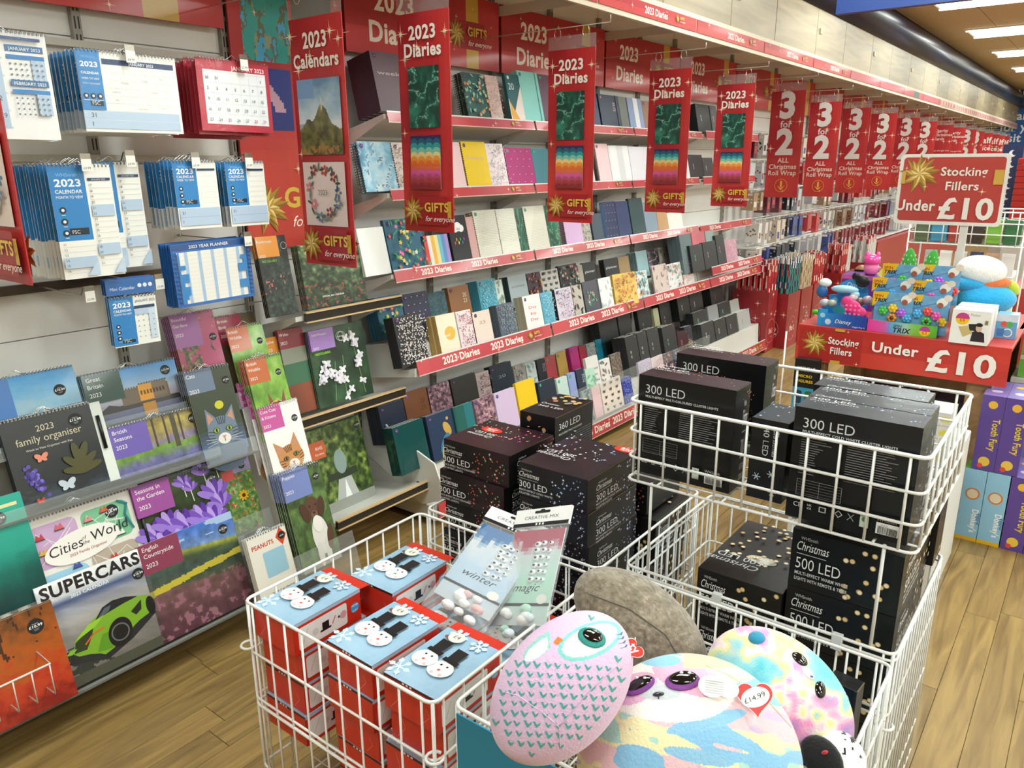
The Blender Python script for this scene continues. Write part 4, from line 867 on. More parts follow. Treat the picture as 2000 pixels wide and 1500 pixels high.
def a_wf():
    A = Art(.275, .3); A.grid(lambda U, V: ramp(fbm(U * 3, V * 3, 1.2, 5), [(.2, '16281c'), (.6, '2f5036'), (.9, '456c48')]), 40, 40); g = random.Random(6)
    for a, b in (((.75, .95), (.85, .05)), ((.4, .55), (.3, .05)), ((.55, .6), (.5, .1))): A.line([a, b], .0025, '7ca060')
    for k in range(26):
        x, z = g.choice(((.72, .8), (.3, .5), (.82, .55), (.4, .35), (.85, .25), (.2, .4), (.5, .15))); x += g.uniform(-.12, .12); z += g.uniform(-.1, .1)
        for j in range(4): a = j * 1.57 + g.random(); A.disc(x + .009 * math.cos(a) / .275, z + .009 * math.sin(a) / .3, .011, g.choice(['f2f0f4', 'dcd8e2', 'e8e4ec']), .006, 10, a)
    tag_block(A, 'a880c8', ['Wild Flowers', '', '2023'], .42, .74, .009); A.ring(.55, .86, .018, .0018, 'e8e8e8'); A.text('PLASTIC FREE', .55, .85, .005, 'e8e8e8', al='C', w=.11); A.text('RECYCLABLE', .06, .68, .008, '8ac83c', .02); return A
T = make_cal('Wild Flowers calendar with white blooms on green, middle wood-edged shelf', a_wf(), 'gloss', bind=False, edge='1c2c1e'); lean_place(T, 1.785, 2.3, .6, 4, 'wild flower calendars', 'wild flower calendar behind the front one', TH10, .008)
A = Art(.11, .32); A.grid(lambda U, V: put(put(ramp(U + V, [(0, '6c3a2c'), (2, 'b85a3c')]), V > .35, '3a6c50'), V > .6, '8c9080'), 20, 40); tag_block(A, '8c2c3c', ['Wales', '2023'], 1., .78, .011)
T = make_cal('maroon-headed calendar left of Wild Flowers, partly hidden', A, 'gloss', bind=False, edge='3a2420'); q = on_lean(545, 668, 2.3, .6, TH10); lean_place(T, q[0] + .01, 2.315, .6, 4, 'maroon calendars', 'maroon calendar behind the front one', TH10, .009)
A = Art(.14, .3); A.grid(lambda U, V: ramp(fbm(U * 4, V * 6, 1, 3) + V * .2, [(.2, '5c2c20'), (.5, 'a8553a'), (.9, 'd9997c')]), 24, 40); tag_block(A, 'e08a2c', ['Equine', '2023'], 1., .8, .011)
T = make_cal('orange-headed chestnut horse calendar beside the squirrels', A, 'gloss', bind=False, edge='5a2a1c'); q = on_lean(527, 665, 2.31, .6, TH10); lean_place(T, q[0] - .02, 2.33, .6, 3, 'chestnut horse calendars', 'chestnut horse calendar behind the front one', TH10, .009)
T = tilt_shelf(1.69, 2.18, 2.28, .585, 'middle tilted shelf of the narrow calendar bay, dark strip with wooden edges'); bar_lip(T, 1.66, 2.2, 2.27, .595)
def a_rhs():
    A = Art(.27, .345); A.grid(lambda U, V: ramp(fbm(U * 8, V * 8, 1.8, 2) + (V > .4) * .0, [(.2, '1c2c14'), (.5, '48602c'), (.8, '9cac58'), (1, 'd9dcb0')]), 60, 70); A.poly([(.25, .05), (.38, .35), (.62, .35), (.72, .05)], 'b9bcb8'); A.rect(0, 0, 1, .12, '9a9c94'); A.rect(.2, .36, .75, .44, '303c2c'); A.disc(.48, .55, .03, '8ca09c', .05); A.poly([(.44, .12), (.5, .34), (.56, .12)], 'f0f2f2'); A.disc(.12, .76, .045, 'd8683c', .035); A.rect(0, .66, .26, .86, 'd8683c'); A.text('RHS', .1, .76, .013, 'f6ece4', .01); A.text('Gardens', .07, .7, .009, 'f6ece4'); return A
T = make_cal('garden calendar with fountain and orange badge on the lowest wood-edged shelf', a_rhs(), 'gloss', bind=False, sticker=(.93, .9, .014, '£10.99'), edge='202c1a'); lean_place(T, 1.745, 2.27, .17, 4, 'fountain garden calendars', 'fountain garden calendar behind the front one', math.radians(14), .008)
T = tilt_shelf(1.69, 2.19, 2.15, .2, 'lowest tilted shelf of the narrow calendar bay, dark strip with wooden edges'); bar_lip(T, 1.69, 2.2, 2.14, .21)
# ------------------------------------------------ diaries: cover patterns
def pat(A, kind, cols, seed=0):
    g = random.Random(seed * 31 + 5); c = cols; W, Hh = A.w, A.h
    A.bg(c[0])
    def rnd(): return g.uniform(.04, .96), g.uniform(.04, .96)
    if kind == 'dots':
        for _ in range(int(W * Hh * 9000)): x, z = rnd(); A.disc(x, z, g.uniform(.0022, .004), g.choice(c[1:]), g.uniform(.0018, .003), 7, g.uniform(0, 3))
    elif kind == 'fleck':
        for j in range(int(Hh / .0075)):
            for i in range(int(W / .008)): A.disc((i + .3 + .5 * (j % 2)) * .008 / W, (j + .5) * .0075 / Hh, .0019, c[1], .0008, 6, .5)
    elif kind == 'floral':
        for _ in range(int(W * Hh * 1500)):
            x, z = rnd()
            if g.random() < .4: A.disc(x, z, .011, c[-1], .0035, 8, g.uniform(0, 3))
            else:
                k = g.choice(c[1:])
                for j in range(5): a = j * 1.2566; A.disc(x + .0055 * math.cos(a) / W, z + .0055 * math.sin(a) / Hh, .0045, k, .0032, 6, a)
                A.disc(x, z, .0025, 'f0d078', n=6)
    elif kind == 'butterfly':
        for j in range(5):
            for i in range(3):
                x, z = (i + .6 - .2 * (j % 2)) / 3.2, (j + .5) / 5
                for s in (-1, 1): A.disc(x + s * .006 / W, z + .003 / Hh, .0075, c[1 + (i + j) % (len(c) - 1)], .0045, 8, s * .8); A.disc(x + s * .005 / W, z - .004 / Hh, .005, c[1], .003, 7, -s * .6)
    elif kind == 'hearts':
        for j in range(5):
            for i in range(4): x, z = (i + .5 + .3 * (j % 2)) / 4.3, (j + .5) / 5; A.disc(x - .0018 / W, z, .0027, c[1], .002, 6, -.8); A.disc(x + .0018 / W, z, .0027, c[1], .002, 6, .8)
    elif kind == 'marble': A.grid(lambda U, V: pic_marble(U + seed, V, tuple(c), 2.5), 26, 36)
    elif kind == 'blossom': A.grid(lambda U, V: ramp(fbm(U * 6, V * 9, 2, seed), [(.25, c[0]), (.5, c[1]), (.8, c[2])]), 22, 30)
    elif kind == 'stripes':
        for i in range(1, len(c)): A.rect(.1 + .9 * (i - 1) / (len(c) - 1), 0, .1 + .9 * i / (len(c) - 1), 1, c[i])
    elif kind == 'leaf':
        for _ in range(12): x, z = rnd(); A.disc(x, z, .016, g.choice(c[1:]), .006, 10, g.uniform(0, 3)); A.line([(x - .1, z - .05), (x + .1, z + .05)], .0008, c[-1])
    elif kind == 'text':
        for k, t in enumerate(c[2:]): A.text(t, .5, .62 - .17 * k, .014, c[1], .01, al='C', w=min(.8, .12 * len(t) + .1))
    elif kind == 'year':
        A.text('20', .66, .66, .02, c[1]); A.text('23', .66, .5, .02, c[1])
    elif kind == 'box':
        A.text('20', .3, .62, .012, c[1], .02, rot=-1.57); A.text('23', .3, .5, .012, c[1], .02, rot=-1.57); A.disc(.85, .93, .006, '55585c', n=10)
    elif kind == 'peacock':
        A.disc(.72, .6, .02, 'c9a24c', .035, 16, .5); A.disc(.78, .82, .008, 'c9a24c', n=10); A.disc(.55, .3, .05, '3c7ca0', .022, 18, .9); A.disc(.48, .2, .045, 'c8b06c', .01, 14, 1.1); A.disc(.62, .18, .045, '7ab0c4', .01, 14, 1.4)
    elif kind == 'cloud':
        for x, z, r in ((.35, .72, .02), (.5, .76, .024), (.66, .72, .02)): A.disc(x, z, r, 'f2f2f2', r * .85, 18)
        A.rect(.3, .66, .7, .7, 'f2f2f2'); A.text('2023', .5, .69, .009, '333', al='C') if False else A.text('2023', .5, .69, .009, '3a3a3a', al='C')
        for i, k in enumerate(('d83c3c', 'e8a02c', 'e8d82c', '3cb84c', '3c7cd8', 'a83cc8')): A.disc(.22 + .1 * i, .42 + .07 * (i % 2), .004, k, .008, 8)
    elif kind == 'geo':
        A.text('20', .15, .66, .03, 'dff0ee'); A.poly([(0, 0), (0, .45), (.62, 0)], 'e8a83c'); A.poly([(.35, .2), (1, .75), (1, 0), (.62, 0)], 'efe0d8'); A.rect(.0, .0, .04, .45, c[1])
    elif kind == 'sun': A.disc(.6, .52, .034, c[1], .03, 24); A.text(c[2], .28, .45, .012, 'f6ecd0', .02); A.text(c[3], .2, .3, .012, 'f6ecd0', .02); A.text(c[4], .25, .15, .012, 'f6ecd0', .02)
    elif kind == 'circle': A.disc(.5, .45, .04, '3a5a54', .045, 24); [A.disc(.5 + g.uniform(-.3, .3), .45 + g.uniform(-.22, .22), .006, g.choice(['d8808c', 'e8d8c8', '6ca090', 'd9b04c']), n=7) for _ in range(26)]
    if kind in ('text2',): A.text(c[1], .5, .5, .012, c[2], .01, al='C')
_coil = {}
def coil(h, c):
    k = (round(h, 3), c)
    if k not in _coil:
        m = MB()
        for i in range(int(h / .0095)): z = .0095 * (i + .6); m.tube([(-.001 - .006 * math.cos(a), .006 + .009 * math.sin(a), z) for a in (-2., -1., 0., 1., 2.)], .0013, c, 3)
        _coil[k] = m.mesh('spiral_binding')
    return _coil[k]
def make_diary(desc, w, h, t, kind, cols, seed, spine=None, spiral_c=None, sticker='5a2a6c', name='diary', fin='satin', band=None):
    A = Art(w, h); pat(A, kind, cols, seed); m = MB(); spine = spine or (cols[0] if kind not in ('blossom',) else cols[1]); sp = .012 if spiral_c else 0
    m.box(sp, 0, 0, w, .0016, h, cols[0]); m.box(sp, t - .0016, 0, w, t, h, spine)
    if not spiral_c: m.box(-.0006, .0, 0, .0016, t, h, spine)
    m.art(A); o = m.build(name, fin); o['category'] = 'diary'
    if sticker:
        S_ = Art(.018, .018); S_.disc(.5, .5, .0085, sticker, n=16); S_.text('2023', .5, .42, .0028, 'efe9f2', al='C'); s = MB(); s.art(S_, (.012, -.0016, h - .026)); s.box(.017, -.0014, h - .021, .025, 0, h - .013, sticker); s.build('sticker', 'paper', o)
    p = MB(); p.box(.002 + sp, .0018, .002, w - .002, t - .0018, h - .002, 'ece8de'); p.build('pages', 'paper', o)
    if spiral_c: add_mesh('spiral_binding', coil(h, spiral_c), 'metal', o)
    if band: b = MB(); b.box(w * .84, -.003, -.001, w * .84 + .004, t + .001, h + .001, band); b.build('elastic_band', 'plastic', o)
    return o
SHELFN = {'R1': 'top diary shelf', 'R2': 'second diary shelf', 'R3': 'third diary shelf', 'R4a': 'fourth shelf, back row', 'R4b': 'fourth shelf, front row', 'R5a': 'lowest shelf, back row', 'R5b': 'lowest shelf, middle row', 'R6': 'lowest shelf, front pocket', 'K': 'black diary shelf beyond'}
TH = math.radians(13); seedn = [0]
def row(rn, y0, z0, items, nm=None, th=TH):
    nm = nm or SHELFN[rn]
    for it in items:
        desc, tl, trx, kind, cols = it[:5]; o_ = it[5] if len(it) > 5 else {}
        seedn[0] += 1
        x0, h = on_lean(tl[0], tl[1], y0, z0, th); x1, _ = on_lean(trx, tl[1] - .12 * (trx - tl[0]), y0, z0, th)
        w = max(.05, x1 - x0); t = o_.get('t', .017); n = o_.get('n', 2); h = o_.get('h', max(.08, min(.26, h))); w = o_.get('w', w)
        d = make_diary(desc, w, h, t, kind, cols, seedn[0], o_.get('spine'), o_.get('sp'), o_.get('st', '5a2a6c'), o_.get('name', 'diary'), o_.get('fin', 'satin'), o_.get('band'))
        d.location = (x0, y0, z0); d.rotation_euler = (-th, 0, o_.get('rz', 0)); d['label'] = ('%s on the %s' % (desc, nm)); d['category'] = o_.get('cat', 'diary')
        g = '%s, %s' % (desc, nm)
        if n > 1: d['group'] = g
        for k in range(1, n):
            dup(d, (x0 + random.uniform(-.002, .002), y0 + (t + .0015) * k * math.cos(th), z0 - (t + .0015) * k * math.sin(th)), None, 'copy behind the %s, %s' % (desc, nm), g, drop=('pages',) if k > 1 and kind == 'xx' else ())
def strip(x0, y, z, L, h, k, lab, tilt=.0, bgc='b8323a', n=1):
    A = Art(L, h); A.grid(lambda U, V: ramp(fbm(U * 4 + k, V, 1, 3, 2), [(0.2, 'a92a32'), (.8, 'c8444a')]), 14, 1)
    c = h * .5
    A.text('2023 Diaries', .16, .28, c, CREAM, .025); 
    if n > 1: A.text('2023 Diaries', .5, .28, c, CREAM, .025)
    gifts(A, .83, .52, h * .2, False); stars(A, 5, int(x0 * 7 + z * 50), .014)
    m = MB(); m.box(0, -.0018, 0, L, 0, h, 'b8323a'); m.art(A, (0, -.0018, 0)); m.box(0, -.003, h - .003, L, .001, h + .003, 'dcd8d4'); m.box(0, -.003, -.003, L, .001, .001, 'd9b4b0')
    o = m.build('shelf_strip', 'gloss', None, (x0, y, z), (tilt, 0, 0)); tag(o, lab, 'shelf strip')
ORD = ['first', 'second', 'third', 'fourth', 'fifth']
for rn, y, z, h, xs in (('top', 2.285, 1.66, .04, range(3)), ('second', 2.285, 1.365, .042, range(3)), ('third', 2.285, 1.038, .048, range(3)), ('fourth', 2.175, .66, .062, range(4)), ('lowest', 2.085, .045, .075, range(4))):
    for k in xs:
        x = 2.2 + .98 * k; L = .965
        if rn in ('top', 'second') and k == 2: L = .93
        strip(x, y, z, L, h, k, 'red 2023 Diaries ticket strip, %s from the left on the %s diary shelf' % (ORD[k], rn), math.radians(-16 if rn != 'lowest' else -10), n=2 if rn in ('fourth', 'third', 'lowest') else 1)
strip(5.14, 2.17, .745, .96, .055, 3, 'glossy red ticket strip on the black diary shelf beyond the third diary bay', math.radians(-16), n=2)
for x, z in ((5.14, 1.36), (5.14, 1.66), (5.14, 1.03)): strip(x, 2.28, z, .96, .05, 2, 'small red ticket strip beyond the third diary bay, %s' % {1.36: 'second shelf', 1.66: 'top shelf', 1.03: 'third shelf'}[z], -.2)
for k in range(4):
    for z, nm in ((1.69, 'top'), (1.392, 'second'), (1.07, 'third')):
        if k == 3 and nm == 'x': continue
        tilt_shelf(2.19 + .98 * k, 2.19 + .98 * k + .972, 2.3, z, '%s white tilted shelf of the %s diary bay' % (nm, ORD[k]), side=True)
    # stepped lower shelves
    x0 = 2.19 + .98 * k; x1 = x0 + .972
    def prism(pts, nm, lab, c='d9d7d0'):
        n = len(pts); m = MB(); V = [(x0, a, b) for a, b in pts] + [(x1, a, b) for a, b in pts]
        m.add(V, [tuple(range(n))[::-1], tuple(range(n, 2 * n))] + [(i, (i + 1) % n, n + (i + 1) % n, n + i) for i in range(n)], hx(c)); tag(m.build(nm, 'painted'), lab, 'shelf')
    prism([(2.19, .69), (2.27, .67), (2.29, .755), (2.36, .775), (2.52, .745), (2.52, .60), (2.19, .655)][::-1], 'stepped_shelf', 'stepped two-row white shelf with the big ticket strip in the %s diary bay' % ORD[k])
    prism([(2.1, .1), (2.15, .09), (2.16, .245), (2.25, .23), (2.27, .335), (2.4, .31), (2.52, .28), (2.52, .03), (2.1, .03)][::-1], 'diary_plinth', 'lowest stepped white base shelf of the %s diary bay' % ORD[k])
# end panel of the base shelf
pts = [at(*p, x=2.185) for p in ((702, 800), (718, 884), (826, 984), (874, 975), (850, 905), (765, 842), (735, 800))]
m = MB(); P2 = [(p[1], p[2]) for p in pts]; n = len(P2); tt = tessellate_polygon([[Vector((a, b, 0)) for a, b in P2]])
m.add([(2.178, a, b) for a, b in P2] + [(2.186, a, b) for a, b in P2], [tuple(t) for t in tt] + [tuple(q + n for q in t) for t in tt] + [(i, (i + 1) % n, n + (i + 1) % n, n + i) for i in range(n)], hx('e2dfd8'))
o = m.build('end_panel', 'painted'); tag(o, 'white shaped end panel of the lowest diary shelf, near the floor', 'panel')
hd = MB(); q = at(817, 945, x=2.178); hd.tube([(2.1775, q[1], q[2]), (2.179, q[1], q[2])], .012, '3a3a3a', 16); hd.build('hole', 'paper', o)
for x0, x1, y, z0, z1, l in ((2.2, 3.16, 2.12, .1, .2, 'first'), (3.18, 4.14, 2.12, .1, .2, 'second'), (4.16, 5.12, 2.12, .1, .2, 'third')):
    m = MB(); m.box(x0, y - .025, z0, x1, y - .022, z1, 'ffffff'); tag(m.build('clear_pocket_front', 'acrylic'), 'clear plastic pocket front of the lowest shelf in the %s diary bay' % l, 'pocket front')
for x0, x1, l in ((3.2, 4.14, 'second'), (4.16, 5.1, 'third')):
    m = MB(); m.box(x0, 2.145, .26, x1, 2.148, .33, 'ffffff'); tag(m.build('clear_pocket_front', 'acrylic'), 'clear plastic lip before the middle row of the %s diary bay' % l, 'pocket front')
row('R1', 2.31, 1.70, [
 ('plum week-to-view diary with rounded spine', (720, 98), 790, 'text', ['6b5560', 'b9a8ae', 'weekly'], dict(n=4, t=.032, spine='3f2430')),
 ('jungle cat patterned spiral diary', (899, 140), 940, 'floral', ['2c5654', 'd98c34', '9cc0a8', '3c8a94', 'e8a89c', '8ac0a0'], dict(n=3, sp='5a4a3c')),
 ('slim pink spiral diary beside the jungle cats', (945, 146), 968, 'dots', ['dcc0b8', 'b89a90'], dict(n=3, sp='b8a49a', st=None)),
 ('teal diary with cream and gold triangles', (984, 143), 1010, 'geo', ['1f5c60', 'f0e4d8'], dict(n=1, st='e8e8ec')),
 ('mint diary with dark teal elastic band', (1008, 137), 1046, 'plain', ['8fd8d0'], dict(n=2, st='2a7c70', band='4fa8a0')),
 ('plum plain diary beside the mint one', (1048, 144), 1080, 'plain', ['6a4a60'], dict(n=2, st='2a9c80', spine='33203a')),
 ('grey diary hidden behind the third hanging sign', (1090, 160), 1128, 'plain', ['6a6864'], dict(n=1)),
 ('dark navy diary behind the third hanging sign', (1130, 165), 1160, 'plain', ['2a3658'], dict(n=2)),
 ('navy diary with rose 2023 and strap', (1167, 183), 1204, 'year', ['1f2f48', 'd8a8b0'], dict(n=2, st='c05060', band='16223a')),
 ('small olive grey diary', (1206, 188), 1220, 'plain', ['6c7068'], dict(n=1, st=None)),
 ('pale blue diary with white wrap band', (1223, 190), 1250, 'stripes', ['8a9cc0', '8a9cc0', 'e4e6ea', '8a9cc0'], dict(n=1, st=None)),
 ('tan diary at the edge of a hanging sign', (1252, 196), 1272, 'plain', ['9a7058'], dict(n=1)),
 ('dark green diary behind the fourth hanging sign', (1285, 205), 1312, 'plain', ['24504c'], dict(n=3)),
 ('black diary behind the fourth hanging sign', (1314, 212), 1340, 'plain', ['22262a'], dict(n=2)),
 ('black lever file leaning right of the fourth sign', (1360, 225), 1385, 'box', ['1c1e20', 'c8c8c8'], dict(n=2, t=.04, h=.19)),
 ('grey lever file right of the fourth sign', (1386, 212), 1398, 'box', ['55585a', 'c8c8c8'], dict(n=1, t=.04, h=.19)),
])
row('R2', 2.31, 1.40, [
 ('blue swirl marbled spiral diary', (695, 276), 759, 'marble', ['2c6c94', '8fc0d8', 'd5e4ec', '16385c'], dict(n=2, sp='8a7c6c', t=.02)),
 ('dark coil diary partly behind a hanging sign', (762, 278), 785, 'dots', ['d8c8c0', '9a8a80'], dict(n=2, sp='5a4636')),
 ('white diary behind the second hanging sign', (800, 280), 850, 'fleck', ['e8e4dc', '8a8a86'], dict(n=2)),
 ('pale pink diary beside the yellow one', (866, 277), 895, 'plain', ['ecc8cc'], dict(n=1, st=None)),
 ('bright yellow happy spiral diary', (898, 276), 944, 'text', ['f0cc14', 'd8b8a0', 'happy'], dict(n=2, sp='5c5030')),
 ('white speckled diary', (946, 280), 979, 'dots', ['ecdfe0', 'c89aa4', '8a9cb0'], dict(n=1, st=None)),
 ('magenta heart diary', (983, 288), 1034, 'hearts', ['a8206c', 'e8a8cc'], dict(n=3, st='2a9c80')),
 ('teal diary with neon heart', (1036, 290), 1068, 'plain', ['3c7c88'], dict(n=1, st='2a9c80')),
 ('grey diary behind the third hanging sign', (1080, 285), 1150, 'fleck', ['d8d4ce', '8a8a8a'], dict(n=1)),
 ('pale pink spiral diary with flap', (1160, 280), 1184, 'plain', ['efc8cc'], dict(n=1, sp='a89088')),
 ('white folder diary with grey stripe', (1186, 284), 1224, 'stripes', ['e8e8ea', 'f0f0f0', 'dcdcde', 'eeeeee'], dict(n=1, st=None)),
 ('pale lilac white diary', (1226, 286), 1263, 'plain', ['e4e2ea'], dict(n=1, st=None)),
 ('cream diary behind the fourth sign', (1266, 288), 1338, 'stripes', ['e8dcd8', 'e8dcd8', 'd0c8c8', 'e8e0e0'], dict(n=1, st=None)),
 ('black boxed diary left of the fifth sign', (1345, 322), 1372, 'box', ['1a1c1e', 'c0c0c0'], dict(n=3, t=.03, h=.16)),
 ('dark grey boxed diary by the fifth sign', (1374, 340), 1395, 'box', ['303436', 'c0c0c0'], dict(n=1, t=.03, h=.14)),
])
row('R3', 2.31, 1.075, [
 ('blank white card divider', (696, 451), 747, 'plain', ['ececea'], dict(n=1, st=None, cat='card', name='card_divider', h=.19)),
 ('teal floral diary with bright flowers', (747, 430), 818, 'floral', ['24607c', 'e8405c', 'f0d034', 'e85ca8', 'f0f0e8', '3c9c58'], dict(n=1)),
 ('rainbow striped diary', (820, 462), 872, 'stripes', ['c88ab0', 'd8403c', 'e8e0dc', 'e8b43c', 'e8d8a0', '6cb8c8', '5c8cc8', 'a88cc8'], dict(n=3, t=.014)),
 ('black diary with white cloud and coloured raindrops', (871, 422), 906, 'cloud', ['1d2026'], dict(n=1, st=None)),
 ('slim pink diary stack beside the cloud diary', (908, 424), 918, 'plain', ['d8a8a8'], dict(n=2, st=None)),
 ('cream spotted spiral diary, left of a pair', (921, 412), 965, 'fleck', ['e9e7d8', '6c6a60'], dict(n=3, sp='8a7444', st='2a9c80')),
 ('cream spotted spiral diary, right of a pair', (966, 409), 1002, 'fleck', ['e9e7d8', '6c6a60'], dict(n=2, sp='8a7444', st=None)),
 ('dark green marbled diary', (1003, 408), 1018, 'marble', ['0c2c24', '1c5c48', '3c9c7c', 'd8b878'], dict(n=2, st=None)),
 ('cream spotted spiral diary standing alone', (1019, 404), 1060, 'fleck', ['e9e7d8', '6c6a60'], dict(n=1, sp='8a7444', st='2a9c80')),
 ('second green marbled diary', (1061, 402), 1082, 'marble', ['0c2c24', '1c5c48', '3c9c7c', 'd8b878'], dict(n=3, st=None)),
 ('lilac spiral diary under the third hanging sign', (1098, 425), 1132, 'plain', ['d9b4dc'], dict(n=2, sp='8a8478', st=None)),
 ('silver iridescent diary', (1134, 430), 1150, 'blossom', ['6c6c64', 'a8a49c', 'd8c8b0'], dict(n=2, st=None)),
 ('dark slate diary with curved cover', (1152, 418), 1172, 'plain', ['3a4c5c'], dict(n=1, st=None)),
 ('navy diary with silver hearts', (1174, 395), 1199, 'hearts', ['1f2f5c', 'a8b4cc'], dict(n=1, spine='6c94cc', st=None)),
 ('plain navy diary with pen slot', (1200, 394), 1224, 'plain', ['2c3c6c'], dict(n=2)),
 ('dark green diary with gold bee', (1226, 388), 1252, 'plain', ['2c4c50'], dict(n=1)),
 ('grey blue denim diary', (1254, 396), 1278, 'plain', ['8ca0b4'], dict(n=1, st=None)),
 ('kraft brown diary', (1280, 410), 1300, 'plain', ['c89c6c'], dict(n=2, st=None)),
 ('white open diary at the end', (1302, 416), 1330, 'plain', ['e6e4dc'], dict(n=1, st=None)),
])
row('R4a', 2.37, .79, [
 ('teal floral 2023 diary', (731, 582), 781, 'floral', ['24607c', 'e8405c', 'f0d034', 'e85ca8', 'f0f0e8', '3c9c58'], dict(n=4, st=None)),
 ('navy diary with small pink hearts', (783, 576), 832, 'hearts', ['2a2c4c', 'e0b8c4'], dict(n=1)),
 ('dark teal embossed diary', (833, 573), 868, 'blossom', ['1c3c48', '2c5460', '3c6c74'], dict(n=1, st=None)),
 ('brown leather 2023 diary', (873, 562), 913, 'year', ['9a6434', 'e8d8c0'], dict(n=2)),
 ('sky blue feather diary', (930, 549), 964, 'dots', ['4ca0b8', '8cd0dc'], dict(n=4)),
 ('white leafy diary', (965, 548), 979, 'leaf', ['dcdfd8', '8aa08c'], dict(n=1, st=None)),
 ('pale grey script diary', (990, 541), 1026, 'text', ['a9b4b8', '6c7478', 'notes'], dict(n=3, spine='3c4c4c', st=None)),
 ('dark diary with gold and wine flowers', (1027, 535), 1053, 'floral', ['3a1c28', 'd8a03c', 'a83c4c', '7c2438'], dict(n=1, st=None)),
 ('cream diary with dark butterflies', (1054, 530), 1088, 'butterfly', ['cfc8c0', '2c3430', '2c6c5c'], dict(n=1)),
 ('black diary with pink and green flowers', (1089, 520), 1125, 'floral', ['2a2426', 'd87c8c', 'e8c0b0', '5c8c6c'], dict(n=1)),
 ('slim grey spiral pad', (1127, 518), 1134, 'plain', ['b0a898'], dict(n=2, sp='6c6450', st=None)),
 ('small black diary with white words', (1137, 514), 1161, 'text', ['1b1c1e', 'd8d8d8', 'planner'], dict(n=1, st=None)),
 ('black planner with white words', (1178, 507), 1205, 'text', ['1e1f22', 'd8d8d8', 'planner'], dict(n=2, st=None)),
 ('kraft planner', (1206, 503), 1227, 'plain', ['a88a5c'], dict(n=2, st=None)),
 ('pale blue coil diary stack', (1240, 492), 1262, 'plain', ['a8ccd4'], dict(n=4, sp='8ca8b0', st=None)),
 ('black and white marbled diary', (1263, 489), 1284, 'marble', ['2a2428', '5c5058', 'c8c0c4', 'f0ecec'], dict(n=1, st=None)),
 ('beige floral diary at the right end', (1285, 484), 1306, 'leaf', ['c4bcb0', '8c8478'], dict(n=1, st=None)),
])
row('R4b', 2.21, .70, [
 ('black diary with white spots and gold 2023', (769, 635), 824, 'dots', ['2a282c', 'efe6e2', 'd8ccc8'], dict(n=3, h=.21)),
 ('pale yellow good days ahead diary', (849, 618), 887, 'sun', ['efe4cc', 'ecb44c', 'good', 'days', 'ahead'], dict(n=4, spine='c8a058', t=.014, st=None)),
 ('white diary with pink specks', (889, 610), 918, 'dots', ['efdfe0', 'c06c84', '8c5068'], dict(n=1, st=None)),
 ('pink 23 notebook in a navy frame', (921, 611), 955, 'text', ['ecd8cc', 'c89070', '23'], dict(n=1, spine='28243c', st='24303c')),
 ('slate grey diary with tiny flecks', (968, 597), 1001, 'dots', ['56606c', '8c98a4'], dict(n=3, t=.014)),
 ('white spotted Day by Day diary', (1019, 580), 1053, 'text', ['ecebe4', 'd8605c', 'Day', 'by', 'Day'], dict(n=4, spine='b0a48c', t=.013)),
 ('small sky blue diary', (1054, 573), 1076, 'dots', ['5ca8c4', 'a8d8e0'], dict(n=1, st=None)),
 ('black and pink confetti diary', (1082, 566), 1114, 'dots', ['d8d4e0', 'd8406c', '28304c', 'e8a8bc', '6c5cb0'], dict(n=1, spine='2c2c34')),
 ('grey diary with black leaves', (1115, 559), 1134, 'leaf', ['bcb4a8', '38302c'], dict(n=1, st=None)),
 ('charcoal diary with round flower wreath', (1136, 552), 1164, 'circle', ['4c4a54'], dict(n=1, st=None)),
 ('white diary with one leaf', (1167, 545), 1191, 'leaf', ['e8e8e8', 'c0c8c4'], dict(n=2, t=.013, spine='8c9498', st=None)),
 ('yellow diary with autumn leaves', (1194, 537), 1230, 'floral', ['e8c464', 'c8503c', 'e08434', 'a86434'], dict(n=1, rz=-.15, st=None)),
 ('white diary with green and red motifs', (1234, 533), 1262, 'floral', ['e0e4e0', '3c7c6c', 'c84c4c', '3c9cb0'], dict(n=3, t=.013)),
 ('dusty pink spiral diary', (1272, 520), 1300, 'leaf', ['d4c0b8', 'a88c88'], dict(n=1, sp='a89c94')),
 ('white tropical floral diary', (1301, 517), 1328, 'floral', ['e8e0e0', 'c84c5c', '3c8c7c', '6cb09c'], dict(n=1)),
 ('white diary with pink strokes', (1330, 510), 1350, 'dots', ['eee0dc', 'e06c7c', '6cb0a8'], dict(n=2, st=None)),
])
